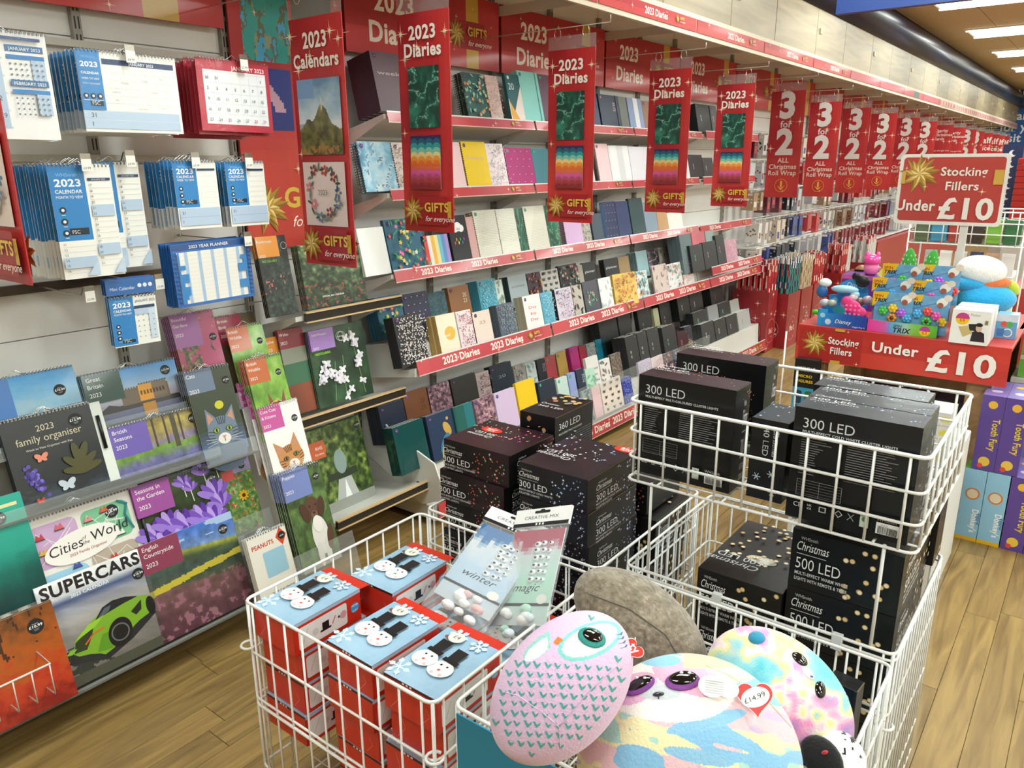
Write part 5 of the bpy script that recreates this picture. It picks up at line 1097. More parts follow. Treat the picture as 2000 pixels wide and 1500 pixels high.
row('R5a', 2.35, .33, [
 ('navy diary with clasp', (737, 792), 787, 'plain', ['22304a'], dict(n=4, t=.02, spine='182236', h=.17)),
 ('tan 2023 diary', (786, 770), 833, 'year', ['8c5430', '5c3418'], dict(n=1, st='8c3cb0')),
 ('pink blossom diary in the back row', (834, 757), 877, 'blossom', ['3c2830', '8c6474', 'dcb8bc'], dict(n=1, spine='6c3c54')),
 ('charcoal plain diary', (879, 742), 928, 'plain', ['35342f'], dict(n=1)),
 ('pale pink diary with falling petals', (928, 731), 954, 'dots', ['cfb8b8', '4c3c44', 'b08088'], dict(n=1, st=None)),
 ('navy plain 20 diary', (955, 718), 998, 'text', ['1e2c3c', '8c98a4', '20'], dict(n=2, spine='141e2c')),
 ('grey floral small diary', (1001, 716), 1024, 'floral', ['a09c98', 'd8d8d8', 'c0a8a0', '78807c'], dict(n=1, st='2a9c80')),
 ('pale floral small diary', (1026, 712), 1045, 'leaf', ['d0d8d8', 'a8b4b0'], dict(n=1, st='2a9c80')),
 ('dark 2023 small diary', (1047, 704), 1062, 'year', ['20242c', '9ca4b0'], dict(n=1, st=None)),
 ('coral red spiral diary', (1063, 699), 1083, 'plain', ['b8444c'], dict(n=1, sp='8c5c54', st='2a9c80')),
 ('mustard spiral diary', (1085, 691), 1104, 'plain', ['c8a04c'], dict(n=1, sp='8c7444', st='2a9c80')),
 ('magenta pocket diary', (1111, 681), 1128, 'plain', ['c0287c'], dict(n=2, t=.013, st='3c4cb0')),
 ('crimson pocket diaries', (1130, 678), 1143, 'plain', ['a8203c'], dict(n=3, t=.013, st=None)),
 ('grey spotted pocket diary', (1144, 673), 1161, 'dots', ['989c98', 'd8dcd8'], dict(n=1, st='2a9c80')),
 ('turquoise pocket diary', (1162, 665), 1181, 'plain', ['1c84a0'], dict(n=1, st='1c6c70')),
 ('tall black boxed diary, first one', (1168, 632), 1204, 'plain', ['26292b'], dict(n=2, t=.03, h=.26, st='5a5c5e', z=1)),
 ('second tall black boxed diary', (1207, 629), 1232, 'plain', ['2a2c2e'], dict(n=2, t=.03, h=.24, st='5a5c5e')),
 ('third tall black boxed diary', (1246, 622), 1270, 'box', ['242628', 'b8b8b8'], dict(n=1, t=.03, h=.24, st=None)),
 ('cream spined folder between black boxed diaries', (1276, 612), 1286, 'plain', ['d0d0a8'], dict(n=1, h=.22, st=None)),
 ('fourth black boxed diary, right of the cream folder', (1289, 610), 1310, 'box', ['1e2022', 'b8b8b8'], dict(n=2, t=.03, h=.24, st=None)),
])
row('R5b', 2.17, .26, [
 ('dark green leather diary with gold bee', (765, 837), 827, 'plain', ['1c4c4c'], dict(n=3, t=.018, spine='123a3a', fin='glossy')),
 ('navy peacock diary', (831, 815), 882, 'peacock', ['1c3454'], dict(n=2, spine='12243c')),
 ('teal envelope flap diary', (884, 797), 922, 'stripes', ['1c5454', '1c6058', '24747c'], dict(n=1, st=None)),
 ('pink blossom diary in the middle row', (924, 783), 963, 'blossom', ['3c2830', '8c6474', 'dcb8bc'], dict(n=1)),
 ('lilac diary with round clasp', (964, 770), 1005, 'plain', ['d4bcdc'], dict(n=1, st='3c3c6c')),
 ('bright yellow clasp diary', (1006, 750), 1043, 'plain', ['eec41c'], dict(n=1, st=None)),
 ('dark navy diary with gold patch', (1049, 748), 1083, 'plain', ['1c2838'], dict(n=1, st='2a9c80')),
 ('pale green diary', (1086, 741), 1107, 'plain', ['c0d4cc'], dict(n=1, st='2a9c80')),
 ('periwinkle diary', (1108, 731), 1122, 'plain', ['8c9ccc'], dict(n=1, st='2a9c80')),
 ('navy 20 23 small diary', (1124, 723), 1139, 'year', ['202c44', 'b8c0d0'], dict(n=1, st=None)),
 ('mint leaf diary fallen aside', (1141, 722), 1156, 'leaf', ['b8dcc8', '7cb898'], dict(n=1, st=None, rz=-.15)),
 ('white diary covered in small words', (1144, 710), 1168, 'text', ['e0dcd8', '4a4a4a', 'balance', 'calm', 'breathe'], dict(n=1, st=None, h=.2)),
 ('white diary with dark sprigs', (1170, 705), 1190, 'leaf', ['e4dcd8', '7c6c68'], dict(n=1, st='2a9c80')),
 ('brown leopard diary', (1191, 694), 1211, 'blossom', ['3c3430', '6c5c50', '9c8c7c'], dict(n=1, st='2a9c80')),
 ('black boxed diary beside the leopard one', (1221, 668), 1244, 'box', ['26282a', 'd8d8d8'], dict(n=3, t=.03, h=.24, st=None)),
 ('black boxed diary, second in its front row', (1245, 662), 1263, 'box', ['2a2c2e', 'd8d8d8'], dict(n=3, t=.03, h=.24, st=None)),
 ('black boxed diary, third in its front row', (1264, 656), 1286, 'box', ['2a2c2e', 'b8c0d8'], dict(n=2, t=.03, h=.24, st=None)),
 ('black boxed diary with teal foil figures', (1292, 642), 1318, 'box', ['242628', '3cc0a0'], dict(n=3, t=.03, h=.22, st=None)),
 ('small burgundy boxed diary leaning', (1320, 650), 1334, 'box', ['3c1420', 'c86c7c'], dict(n=1, t=.02, h=.16, st=None, rz=-.3)),
 ('small navy diary beside the burgundy one', (1336, 640), 1350, 'box', ['1a2030', '9ca4b0'], dict(n=2, t=.02, h=.17, st=None)),
])
row('R6', 2.125, .125, [
 ('grey floral slim diary', (1136, 765), 1152, 'leaf', ['9cb0b0', '5c7478'], dict(n=1, st=None)),
 ('pale pink slim diary with heart', (1154, 757), 1170, 'plain', ['e8c4c8'], dict(n=2, st=None)),
 ('cream diary printed with little dogs', (1171, 749), 1212, 'butterfly', ['e8d8cc', '3a2c28', '4a3a34'], dict(n=1, st=None)),
 ('royal blue bird diary', (1213, 741), 1232, 'dots', ['2c3c9c', '8c9ce0'], dict(n=3, t=.013, st=None)),
 ('lilac and blue small diary pack', (1245, 708), 1270, 'dots', ['c8bcd4', 'e8e0ec'], dict(n=1, st=None)),
 ('pink and white small diary', (1271, 700), 1294, 'dots', ['e8d4d8', 'c88c98'], dict(n=1, st=None)),
 ('wine floral small diary', (1296, 692), 1312, 'floral', ['4c3444', 'd8a0a8', 'e8d8d8', '7c5c6c'], dict(n=1, st=None)),
 ('navy and white small diary', (1314, 686), 1328, 'dots', ['2c3458', 'e8e8f0'], dict(n=1, st=None)),
 ('gold foil mixed small diary', (1334, 668), 1352, 'dots', ['5c4c34', 'e8d0a0', 'd8d8d8'], dict(n=1, st=None)),
])
# black boxed diaries in the bay beyond (x > 5.1)
K = 'black diary shelf'
row('K', 2.21, .79, [
 ('slate 20 diary', (1325, 455), 1347, 'text', ['5c6c70', '98a8ac', '20'], dict(n=3, t=.03, st=None)),
 ('coral 20 diary', (1349, 451), 1374, 'text', ['c86470', 'e8a0a4', '20'], dict(n=1, st=None)),
 ('grey diary above the black boxes', (1376, 452), 1392, 'plain', ['8ca09c'], dict(n=1, st=None)),
], K)
row('K', 2.19, .79, [
 ('large black boxed diary, leftmost of the two', (1346, 480), 1370, 'box', ['26282a', '7cc8b8'], dict(n=4, t=.03, st=None)),
 ('large black boxed diary, right of the teal-figured one', (1371, 474), 1396, 'box', ['26282a', 'c0c0c0'], dict(n=3, t=.03, st=None)),
 ('tall black boxed diary with pink figures', (1396, 460), 1412, 'box', ['2c3032', 'e08ca0'], dict(n=2, t=.03, st=None)),
 ('pink glitter notebook', (1414, 470), 1436, 'dots', ['c090a0', 'e8c0cc'], dict(n=1, st=None)),
], K)
K2 = 'low black bay, top row'
row('K', 2.33, .42, [
 ('black boxed diary with white figures, first', (1321, 580), 1344, 'box', ['1c1e20', 'd8d8d8'], dict(n=3, t=.035, st=None)),
 ('black boxed diary with white figures, second', (1345, 575), 1370, 'box', ['202224', 'd8d8d8'], dict(n=3, t=.035, st=None)),
 ('black boxed diary with red figures', (1385, 560), 1410, 'box', ['202224', 'c83c48'], dict(n=3, t=.035, st=None)),
], K2)
K3 = 'low black bay, middle row'
row('K', 2.26, .34, [
 ('boxed black diary with teal figures', (1352, 612), 1380, 'box', ['242628', '3cc8a8'], dict(n=3, t=.035, st=None)),
 ('silver grey boxed diary', (1381, 600), 1401, 'plain', ['8c8e90'], dict(n=1, st=None)),
 ('boxed black diary with green figures', (1402, 594), 1424, 'box', ['242628', '4cc8a0'], dict(n=2, t=.035, st=None)),
 ('pale grey boxed diary', (1425, 588), 1442, 'plain', ['9c9c98'], dict(n=1, st=None)),
], K3)
K4 = 'low black bay, front row'
row('K', 2.17, .22, [
 ('wide black boxed diary, left one', (1368, 634), 1393, 'box', ['2c2e30', 'd8d8d8'], dict(n=3, t=.035, st=None)),
 ('wide black boxed diary, middle one', (1394, 627), 1416, 'box', ['2c2e30', 'd8d8d8'], dict(n=3, t=.035, st=None)),
 ('wide black boxed diary, right one', (1417, 619), 1438, 'box', ['2c2e30', 'c0c0c0'], dict(n=2, t=.035, st=None)),
 ('light silver boxed diary at the end', (1439, 611), 1463, 'box', ['a8a8a6', '3a3a3a'], dict(n=2, t=.03, st=None)),
], K4)
# ------------------------------------------------ wire dump bins
def basket(label, x0, x1, y0, y1, zs, nx, ny, bottom=None, r=.0024, posts=True, name='wire_bin', mid=()):
    """zs: ring heights from the rim down"""
    t = thing(name, label, 'wire bin', (0, 0, 0)); c = 'ecebe7'; q = .018
    def loop(z, rr, nm):
        m = MB(); P = []
        for cx, cy, a in ((x1 - q, y1 - q, 0), (x0 + q, y1 - q, 90), (x0 + q, y0 + q, 180), (x1 - q, y0 + q, 270)):
            for i in range(4): b = math.radians(a + 30 * i); P.append((cx + q * math.cos(b), cy + q * math.sin(b), z))
        m.tube(P, rr, c, 8, True); m.build(nm, 'wire', t)
    for k, z in enumerate(zs): loop(z, r * 1.45 if k in (0,) or z in mid else r * 1.15, 'rim' if k == 0 else 'ring')
    zb = zs[-1]; Hh = zs[0] - zb; m = MB(); m.tube([(0, 0, 0), (0, 0, Hh)], r, c, 6); wm = m.mesh('upright_wire'); 
    for i in range(nx):
        x = x0 + (x1 - x0) * (i + .5) / nx
        for y in (y0, y1): add_mesh('upright_wire', wm, 'wire', t, (x, y, zb))
    for i in range(ny):
        y = y0 + (y1 - y0) * (i + .5) / ny
        for x in (x0, x1): add_mesh('upright_wire', wm, 'wire', t, (x, y, zb))
    m = MB(); m.tube([(0, y0, 0), (0, y1, 0)], r * .8, c, 5); fm = m.mesh('floor_wire'); zf = bottom if bottom is not None else zb
    for i in range(nx): add_mesh('floor_wire', fm, 'wire', t, (x0 + (x1 - x0) * (i + .5) / nx, 0, zf))
    m = MB(); m.tube([(x0, 0, 0), (x1, 0, 0)], r, c, 5); fm = m.mesh('floor_wire')
    for i in range(4): add_mesh('floor_wire', fm, 'wire', t, (0, y0 + (y1 - y0) * (i + .5) / 4, zf - .004))
    if posts:
        m = MB(); m.tube([(0, 0, .0), (0, 0, zs[0])], r * 1.5, c, 8); pm = m.mesh('corner_post')
        for x in (x0, x1):
            for y in (y0, y1): add_mesh('corner_post', pm, 'wire', t, (x + (.005 if x == x0 else -.005), y + (.005 if y == y0 else -.005), 0))
    return t
def hookloops(t, pts):
    for p in pts: m = MB(); m.tube([(p[0] + .016 * math.cos(a), p[1] + .016 * math.sin(a), p[2]) for a in np.linspace(0, 5.5, 12)], .003, 'ecebe7', 6); m.build('hook_loop', 'wire', t)
B_ = basket('white wire bin full of snowman craft boxes', .81, 1.352, .80, 1.355, [.6, .478, .36, .343, .177, .06], 10, 10, .1, mid=(.343,))
hookloops(B_, [(.81, 1.355, .49), (.81, .80, .49), (1.352, 1.355, .49)])
A_ = basket('white wire bin full of plush toys, nearest to the camera', .832, 1.405, .192, .772, [.6, .5, .4, .3, .2, .06], 10, 11, .16)
hookloops(A_, [(1.405, .192, .47)])
C_ = basket('white wire bin holding the tall stacks of cluster light boxes', 1.382, 1.93, .812, 1.358, [.6, .5, .36, .343, .177, .06], 10, 10, .09, mid=(.343,))
D_ = basket('lower bin of the white wire tower, holding 500 LED boxes', 1.44, 1.93, .194, .776, [.6, .585, .46, .3, .15, .06], 14, 14, .1)
U_ = basket('upper basket of the white wire tower, filled with 300 LED boxes', 1.44, 1.93, .187, .782, [1.0, .932, .87, .815], 8, 10, .818, posts=False, r=.0028)
m = MB(); m.tube([(0, 0, 0), (0, 0, .22)], .0034, 'ecebe7', 8); pm = m.mesh('post')
for x, y in ((1.443, .72), (1.443, .24), (1.927, .74), (1.927, .21)): add_mesh('post', pm, 'wire', U_, (x, y, .598))
for y in (.3, .55): m = MB(); m.box(1.434, y - .01, .572, 1.446, y + .01, .606, 'dfe0e0', .001); m.build('clip', 'plastic', D_)
# blue card and clear sign plates on the plush bin
A = Art(.46, .3); A.bg('1f8ab0'); m = MB(); m.box(-.003, -.46, 0, 0, 0, .3, '1f8ab0'); m.art(A, (-.003, 0, 0), NY, ZD); o = m.build('sign_card', 'banner', None, (.826, .757, .296)); tag(o, 'plain turquoise blue sign card clipped to the front of the plush bin', 'sign')
for x0, x1, z0, z1, y, l in ((.95, 1.39, .2, .57, .182, 'clear sign holder on the aisle side of the plush bin'), (1.47, 1.92, .05, .57, .184, 'clear sign holder on the aisle side of the wire tower')):
    m = MB(); m.box(x0, y, z0, x1, y + .003, z1, 'ffffff'); tag(m.build('sign_holder', 'acrylic'), l, 'sign holder')
    
# ------------------------------------------------ snowman craft boxes
SR = 'd0301c'
def snow_top(A):
    A.grid(lambda U, V: ramp(fbm(U * 3, V * 3, 1, 3), [(.2, '8fb4cf'), (.8, 'a9c8de')]), 14, 12)
    for x, z, r in ((.09, .16, .026), (.3, .93, .022), (.72, .9, .02)):
        for k in range(6): a = k * math.pi / 3; A.line([(x, z), (x + r * math.cos(a) / A.w, z + r * math.sin(a) / A.h)], .003, 'dfeaf4'); A.disc(x + r * .7 * math.cos(a) / A.w, z + r * .7 * math.sin(a) / A.h, .006, 'cfe0ee', n=8)
    for x, z in ((.62, .36), (.28, .4)):
        A.line([(x + .02, z + .3), (x + .02, 1)], .0006, '4a5a68')
        A.disc(x, z, .027, 'f4f1ee', .024, 22); A.disc(x - .006, z - .02, .0035, 'e0603c', .003, 10); A.disc(x - .05, z + .06, .0026, '1c1c20', n=8); A.disc(x + .06, z + .06, .0026, '1c1c20', n=8); A.disc(x - .06, z - .09, .004, 'f0c8c8', n=8); A.disc(x + .08, z - .08, .004, 'f0c8c8', n=8)
        A.poly([(x - .13, z + .13), (x + .15, z + .11), (x + .16, z + .17), (x - .12, z + .19)], '161618'); A.poly([(x - .08, z + .16), (x + .1, z + .15), (x + .12, z + .36), (x - .09, z + .37)], '1c1c1f')
def snow_box():
    """x depth .185, y width .14, height .075; art x runs along -Y"""
    W, D, Hh = .135, .182, .075
    m = MB(); m.box(0, 0, 0, D, W, Hh, SR, .0015)
    A = Art(W, D); snow_top(A); A.disc(.3, .84, .02, '8c4c34', .008, 14, .2); A.disc(.36, .82, .012, '9c5a40', .006, 10, .8); A.disc(.34, .86, .0185, 'f3efda', .016, 22); A.text('£4', .34, .84, .011, '26262a', .0, al='C')
    m.art(A, (0, W, Hh), NY, XD)
    A = Art(W, Hh); A.bg(SR); A.rect(0, .93, 1, 1, '1c1c20'); 
    for k in range(3): A.rect(.36 + .07 * k, .94, .4 + .07 * k, .99, 'f0f0f0')
    A.line([(.12, .1), (.28, .45), (.2, .85)], .0008, 'e8a080'); A.line([(.72, .1), (.86, .4), (.8, .6)], .0008, 'e8a080'); m.art(A, (0, W, 0), NY, ZD)
    A = Art(D, Hh); A.bg(SR); A.rect(.0, .9, 1, 1, 'a9c8de'); A.rrect(.06, .12, .78, .82, 'efeeec', .006); 
    A.line([(.12, .3), (.2, .7)], .001, '9a9a9a'); A.disc(.3, .45, .008, 'd9d9d9'); A.rect(.4, .35, .5, .6, '1a1a1c'); A.rect(.37, .32, .53, .38, '1a1a1c'); A.line([(.55, .4), (.6, .6)], .002, 'd8302c'); A.disc(.65, .5, .003, '1a1a1c', n=8); A.disc(.72, .5, .009, 'd8a0a8'); A.disc(.9, .5, .012, '3c9cd8', n=18); A.text('FOAM', .9, .55, .0045, 'f4f8fa', .02, al='C'); A.text('CLAY', .9, .38, .0045, 'f4f8fa', .02, al='C')
    m.art(A, (0, 0, 0), XD, ZD); o = m.build('craft_box', 'card')
    f = MB(); f.quad((.182, .0, .074), (.212, .0, .072), (.212, .135, .072), (.182, .135, .074), SR); f.quad((.182, .135, .0735), (.212, .135, .0715), (.212, 0, .0715), (.182, 0, .0735), 'b8281a'); f.build('tuck_flap', 'card', o); return o
sb = snow_box(); first = True
for nm, x, y, top, n, rz in (('back left', .828, 1.212, .585, 4, .0), ('back right', 1.045, 1.145, .58, 4, .02), ('middle', .838, .985, .582, 5, -.02), ('front', .838, .819, .585, 5, .0), ('inner front', 1.06, .82, .52, 4, .0), ('inner middle', 1.05, .985, .5, 4, .0)):
    for k in range(n):
        z = top - .0765 * (k + 1)
        o = sb if first else dup(sb); first = False
        dx = 0 if k == 0 else random.choice((-.004, .008, .014)); o.location = (x + max(dx, -.004), y + random.uniform(-.003, .003), z); o.rotation_euler = (0, 0, rz + random.uniform(-.01, .01))
        tag(o, ('red snowman craft box topping the %s stack of its bin' % nm) if k == 0 else 'red snowman craft box, %s from the top of the %s stack' % (['', 'second', 'third', 'fourth', 'fifth'][k], nm), 'box', 'craft boxes in the %s stack' % nm)

# ------------------------------------------------ craft bags
def craft_bag(label, c1, c2, word, P, rz, seed):
    """lies back on the boxes: origin bottom, local z up the bag"""
    W, Hh = .135, .34; t = thing('craft_bag', label, 'craft pack'); g = random.Random(seed)
    m = MB(); nx, nz = 8, 16; V = []
    for s in (1, -1):
        for j in range(nz + 1):
            for i in range(nx + 1):
                u, v = i / nx, j / nz; bul = .016 * math.sin(math.pi * u) ** .6 * math.sin(math.pi * min(1, v * 1.05)) ** .5 * (1.3 - v) + .001 * g.uniform(-1, 1); V.append((u * W, -s * bul - (0 if s > 0 else -.001), v * (Hh - .03)))
    Fc = []; n0 = (nx + 1) * (nz + 1)
    for s in (0, 1):
        for j in range(nz):
            for i in range(nx): a = s * n0 + j * (nx + 1) + i; q = (a, a + 1, a + nx + 2, a + nx + 1); Fc.append(q if s == 0 else q[::-1])
    m.add(V, Fc, hx('f4f8fa'), smooth=True); m.build('bag', 'film', t)
    h = MB(); A = Art(W, .048); A.bg('f3f1ef'); A.text('CREATIVE MIX', .5, .4, .0085, '4a4a4a', 0, al='C', w=.62); A.rect(0, 0, 1, .2, '1e1e20')
    for k in range(3): A.rect(.42 + .06 * k, .04, .45 + .06 * k, .16, 'f2f2f2')
    A.rrect(.36, .72, .64, .86, '1c1c1e', .003); A.disc(.5, .86, .006, '1c1c1e', .004); h.box(0, -.003, 0, W, .002, .048, 'f3f1ef'); h.art(A, (0, -.003, 0)); h.build('header_card', 'card', t, (0, 0, Hh - .048 + .002))
    b = MB(); A = Art(W - .012, .24); A.grid(lambda U, V: ramp(V + (fbm(U * 5, V * 6, 1, seed) - .5) * .5, [(0, 'c3c6ca'), (.4, c2), (.75, 'cfd3d8'), (.88, c1), (1, c1)]), 14, 26)
    A.rect(0, .22, 1, .5, c2); A.text(word, .5, .34, .019, '2a2a30', 0, al='C', it=.35); A.rect(0, .19, 1, .22, '1e1e20'); A.disc(.84, .26, .012, 'ece8e4'); b.box(0, 0, 0, W - .012, .002, .24, 'e4e4e6'); b.art(A); b.build('insert_card', 'card', t, (.006, .0, .045))
    e = MB()
    for k in range(18):
        x = .075 + .014 * (k % 3) + g.uniform(-.002, .002); z = .155 + .0165 * (k // 3) * 1.1 + g.uniform(-.002, .002); r = (.008, .0068, .005)[k % 3]
        e.lathe([(r, 0), (r, .001), (r * .7, .003), (.0001, .0035)], 'eef0f2', 10, (0, 0, 0)); V = e.V[-1]; e.V[-1] = np.column_stack([V[:, 0] + x, -V[:, 2] - .001, V[:, 1] + z])
        e.lathe([(r * .45, 0), (r * .4, .0012)], '141416', 8); V = e.V[-1]; e.V[-1] = np.column_stack([V[:, 0] + x, -V[:, 2] - .0035, V[:, 1] + z])
    e.build('googly_eyes', 'glossy', t); p = MB()
    for k in range(9): r = g.uniform(.009, .014); p.blob((g.uniform(.02, W - .02), -.004, g.uniform(.012, .085)), (r, r * .7, r), g.choice([c2, 'f0eeee', 'e2b8b8' if seed % 2 else 'dde6ee', 'f2f0ee']), 10, 6)
    p.build('pompoms', 'plush', t)
    t.location = P; return t
bg = craft_bag('clear craft bag marked winter, leaning on the left over the snowman boxes', '2f6ca8', 'b4c8dc', 'winter', (0, 0, 0), 0, 3)
a, b = Vector(at(822, 1180, x=1.07)), Vector(at(940, 1245, x=1.06)); c = Vector(at(915, 980, x=1.30)); 
def seat(T, BL, BR, TL):
    xd = (BR - BL); W = xd.length; xd.normalize(); zd = (TL - BL); zl = zd.length; zd.normalize(); zd = (zd - xd * zd.dot(xd)).normalized(); nd = xd.cross(zd)  # front normal
    Mx = Matrix(((xd.x, -nd.x, zd.x, BL.x), (xd.y, -nd.y, zd.y, BL.y), (xd.z, -nd.z, zd.z, BL.z), (0, 0, 0, 1))); T.matrix_world = Mx @ Matrix.Diagonal((W / .135, W / .135, zl / .34, 1)); return T
seat(bg, a, b, c)
bg2 = craft_bag('clear craft bag marked magic with peach pompoms, leaning beside the winter bag', 'b04058', 'b4dccc', 'magic', (0, 0, 0), 0, 4)
seat(bg2, Vector(at(948, 1256, x=1.09)), Vector(at(1060, 1262, x=1.08)), Vector(at(1000, 1003, x=1.3)))

# ------------------------------------------------ light boxes
def starfield(A, x0, x1, z0, z1, n, cols, seed, r=.0022, bulbs=False):
    g = random.Random(seed)
    for _ in range(n):
        x, z = g.uniform(x0, x1), g.uniform(z0, z1); c = g.choice(cols)
        if bulbs: A.disc(x, z, r * 2.6, 'b89c6c', n=12); A.disc(x, z, r * 1.9, c, n=10)
        else:
            q = r * g.uniform(.5, 1.5); A.disc(x, z, q, c, n=7)
            if q > r: A.star(x, z, q * 2.4, c)
COLD = ['dfe8ff', 'b8ccf4', 'f4f6ff']; MULT = ['ff9a7c', 'e8505c', 'ffc890', '5cc890', 'f4d0d8', 'e86c4c']; WARM = ['ffe8c0', 'fff0d4', 'f0d098']
def face(w, h, num, subs, cols, seed, glow, bulbs=False, xm=False, dark='131315'):
    A = Art(w, h); A.grid(lambda U, V: put(ramp(V * 0 + .5, [(0, dark), (1, dark)]), np.clip((U - .4) * 1.2, 0, .5) * fbm(U * 3, V * 3, 1, seed), glow), 14, 8)
    n = int(46 if not bulbs else 16); starfield(A, .5, .97, .06, .94, n, cols, seed, .0017 if not bulbs else .0022, bulbs)
    A.text('WHSmith', .09, .86, h * .055, 'c8c8c8', w=.16); A.text('Christmas', .06, .68, h * .15, 'eeeeee', 0, it=.3, w=.3); A.rect(.06, .61, .34, .622, 'b9b9b9')
    A.text(num + ' LED', .06, .36, h * .19, 'e8e8ea', -.004, w=.42)
    for k, t in enumerate(subs): A.text(t, .06, .25 - .1 * k, h * .055, 'd0d0d2', .02, w=min(.5, .022 * len(t)))
    return A
def face_top(w, h, num, cols, seed, glow, bulbs=False, flip=True):
    A = Art(w, h); A.grid(lambda U, V: put(ramp(V * 0 + .5, [(0, '151518'), (1, '151518')]), .55 * fbm(U * 3, V * 3, 1, seed), glow), 12, 12); starfield(A, .04, .96, .3, .96, (60 if h > .1 else 26) if not bulbs else 40, cols, seed, .0022 if h > .1 else .0013, bulbs)
    if flip: A.text('Christmas', .62, .2, h * .07, 'd8d8d8', it=.3, rot=math.pi); A.text(num + ' LED', .62, .3, h * .07, 'd8d8d8', rot=math.pi)
    else: A.text('Christmas', .08, .72, h * .12, 'd8d8d8', it=.3, w=.3); A.text(num + ' LED', .08, .45, h * .14, 'd8d8d8', w=.36); A.text('CLUSTER LIGHTS', .08, .3, h * .06, 'd8d8d8', .01, w=.4)
    return A
def face_back(w, h, num, sub):
    A = Art(w, h); A.bg('121214'); A.text(num + ' LED', .08, .83, h * .085, 'dcdcde', -.004, w=.42); A.text(sub, .08, .785, h * .022, 'e2e2e2', .015, w=.76); g = random.Random(3)
    for k in range(16):
        z = .74 - .021 * k; A.rect(.08, z, .08 + g.uniform(.14, .32) * (1 if k < 5 else .5), z + .006, '8c8c8e')
        if k < 15: A.rect(.46, z - .01, .46 + g.uniform(.3, .42), z - .004, '8c8c8e')
    for z in (.32, .345, .295, .27, .245): A.rect(.08, z, .46, z + .003, '77777a')
    A.rect(.08, .37, .46, .373, '99999c'); A.rect(.08, .23, .46, .233, '99999c'); A.rect(.08, .23, .083, .37, '99999c'); A.rect(.457, .23, .46, .37, '99999c'); A.rect(.27, .23, .273, .37, '99999c')
    A.text('CE', .07, .12, h * .04, 'd4d4d6', .01); A.text('UK', .19, .145, h * .018, 'd4d4d6', .02); A.text('CA', .19, .115, h * .018, 'd4d4d6', .02)
    A.rect(.29, .115, .35, .165, 'b9b9bb'); A.rect(.3, .123, .34, .157, '121214'); A.poly([(.42, .14), (.455, .175), (.49, .14), (.455, .105)], 'b9b9bb'); A.poly([(.43, .14), (.455, .165), (.48, .14), (.455, .115)], '121214'); A.line([(.53, .11), (.58, .17)], .001, 'b9b9bb'); A.line([(.58, .11), (.53, .17)], .001, 'b9b9bb')
    A.rect(.63, .08, .7, .19, 'd8e0d4'); A.disc(.665, .15, .005, '4c8c4c', n=10)
    A.text('WHSmith', .76, .17, h * .026, 'c8c8ca'); A.rect(.76, .06, .94, .16, 'e8e8e6')
    for k in range(17): A.rect(.775 + .009 * k, .065, .775 + .009 * k + g.choice((.003, .005)), .13, '1a1a1a')
    A.text('01.P.22', .8, .138, h * .012, '2a2a2a'); return A
def lbox(D, W, Hh, fx, fy, top, edge='1a1a1c'):
    """x depth D, y width W; fx: art for the -X face, fy for the -Y face, top art (x along -Y, up = +X)"""
    m = MB(); m.box(0, 0, 0, D, W, Hh, edge, .0012)
    if fx: m.art(fx, (0, W, 0), NY, ZD)
    if fy: m.art(fy, (0, 0, 0), XD, ZD)
    if top: m.art(top, (0, W, Hh), NY, XD)
    o = m.build('light_box', 'blackcard'); f = MB(); f.box(.002, -.0006, Hh - .0015, D - .002, W + .0006, Hh - .0006, '8c7350'); f.build('lid_edge', 'card', o); return o
def place(o, loc, label, group=None, rz=0.): o.location = loc; o.rotation_euler = (0, 0, rz); return tag(o, label, 'box', group)
def half_sticker(o, x, y, z, c='d8301c'):
    A = Art(.07, .07); A.disc(.5, .5, .034, c, .018, 24); A.text('HALF', .5, .5, .009, 'f6ece8', .03, al='C'); A.text('PRICE', .5, .36, .007, 'f6ece8', .02, al='C'); m = MB(); m.art(A, (x, y, z), NY, XD, .001); m.box(x + .02, y - .05, z - .0005, x + .05, y - .02, z + .0008, c); m.build('price_sticker', 'card', o)
CL = ['MULTI-EFFECT MULTI-COLOURED', 'CLUSTER LIGHTS']; CW = ['MULTI-EFFECT COLD WHITE', 'CLUSTER LIGHTS']; W5 = ['MULTI-EFFECT WARM WHITE', 'LIGHTS WITH REMOTE & TIMER']
ml = lbox(.195, .218, .086, face(.218, .086, '300', CL, MULT, 1, '6c2030'), face(.195, .086, '300', CL, MULT, 2, '6c2030'), face_top(.218, .195, '300', MULT, 3, '6c2038'))
half_sticker(ml, .09, .19, .086)
for k, (dx, dy) in enumerate(((0, 0), (-.006, .012), (.004, .004), (.0, .01), (.004, 0), (0, .006))):
    o = ml if k == 0 else dup(ml, drop=('price_sticker',)); place(o, (1.42 + dx, 1.103 + dy, .714 - .0875 * k), ['multi-coloured cluster lights box on top of the left stack, with half price sticker', 'second multi-coloured cluster lights box down the left stack'][k] if k < 2 else 'multi-coloured cluster lights box, number %d down the left stack' % (k + 1), 'left stack of cluster light boxes')
cw = lbox(.235, .197, .086, face(.197, .086, '300', CW, COLD, 4, '303c60'), face(.235, .086, '300', CW, COLD, 5, '1c2c58'), face_top(.197, .235, '300', COLD, 6, '5c3444'))
half_sticker(cw, .19, .06, .086)
for k, (dx, dy) in enumerate(((0, 0), (.0, -.002), (.012, .0), (.006, 0), (.01, .004), (.0, .0))):
    o = cw if k == 0 else dup(cw, drop=('price_sticker',)); place(o, (1.41 + dx, .866 + dy, .712 - .0875 * k), ['cold white cluster lights box on top of the right stack, half price sticker', 'second cold white cluster lights box down the right stack', 'third cold white cluster lights box down the right stack'][k] if k < 3 else 'cold white cluster lights box, number %d down the right stack' % (k + 1), 'right stack of cold white cluster light boxes')
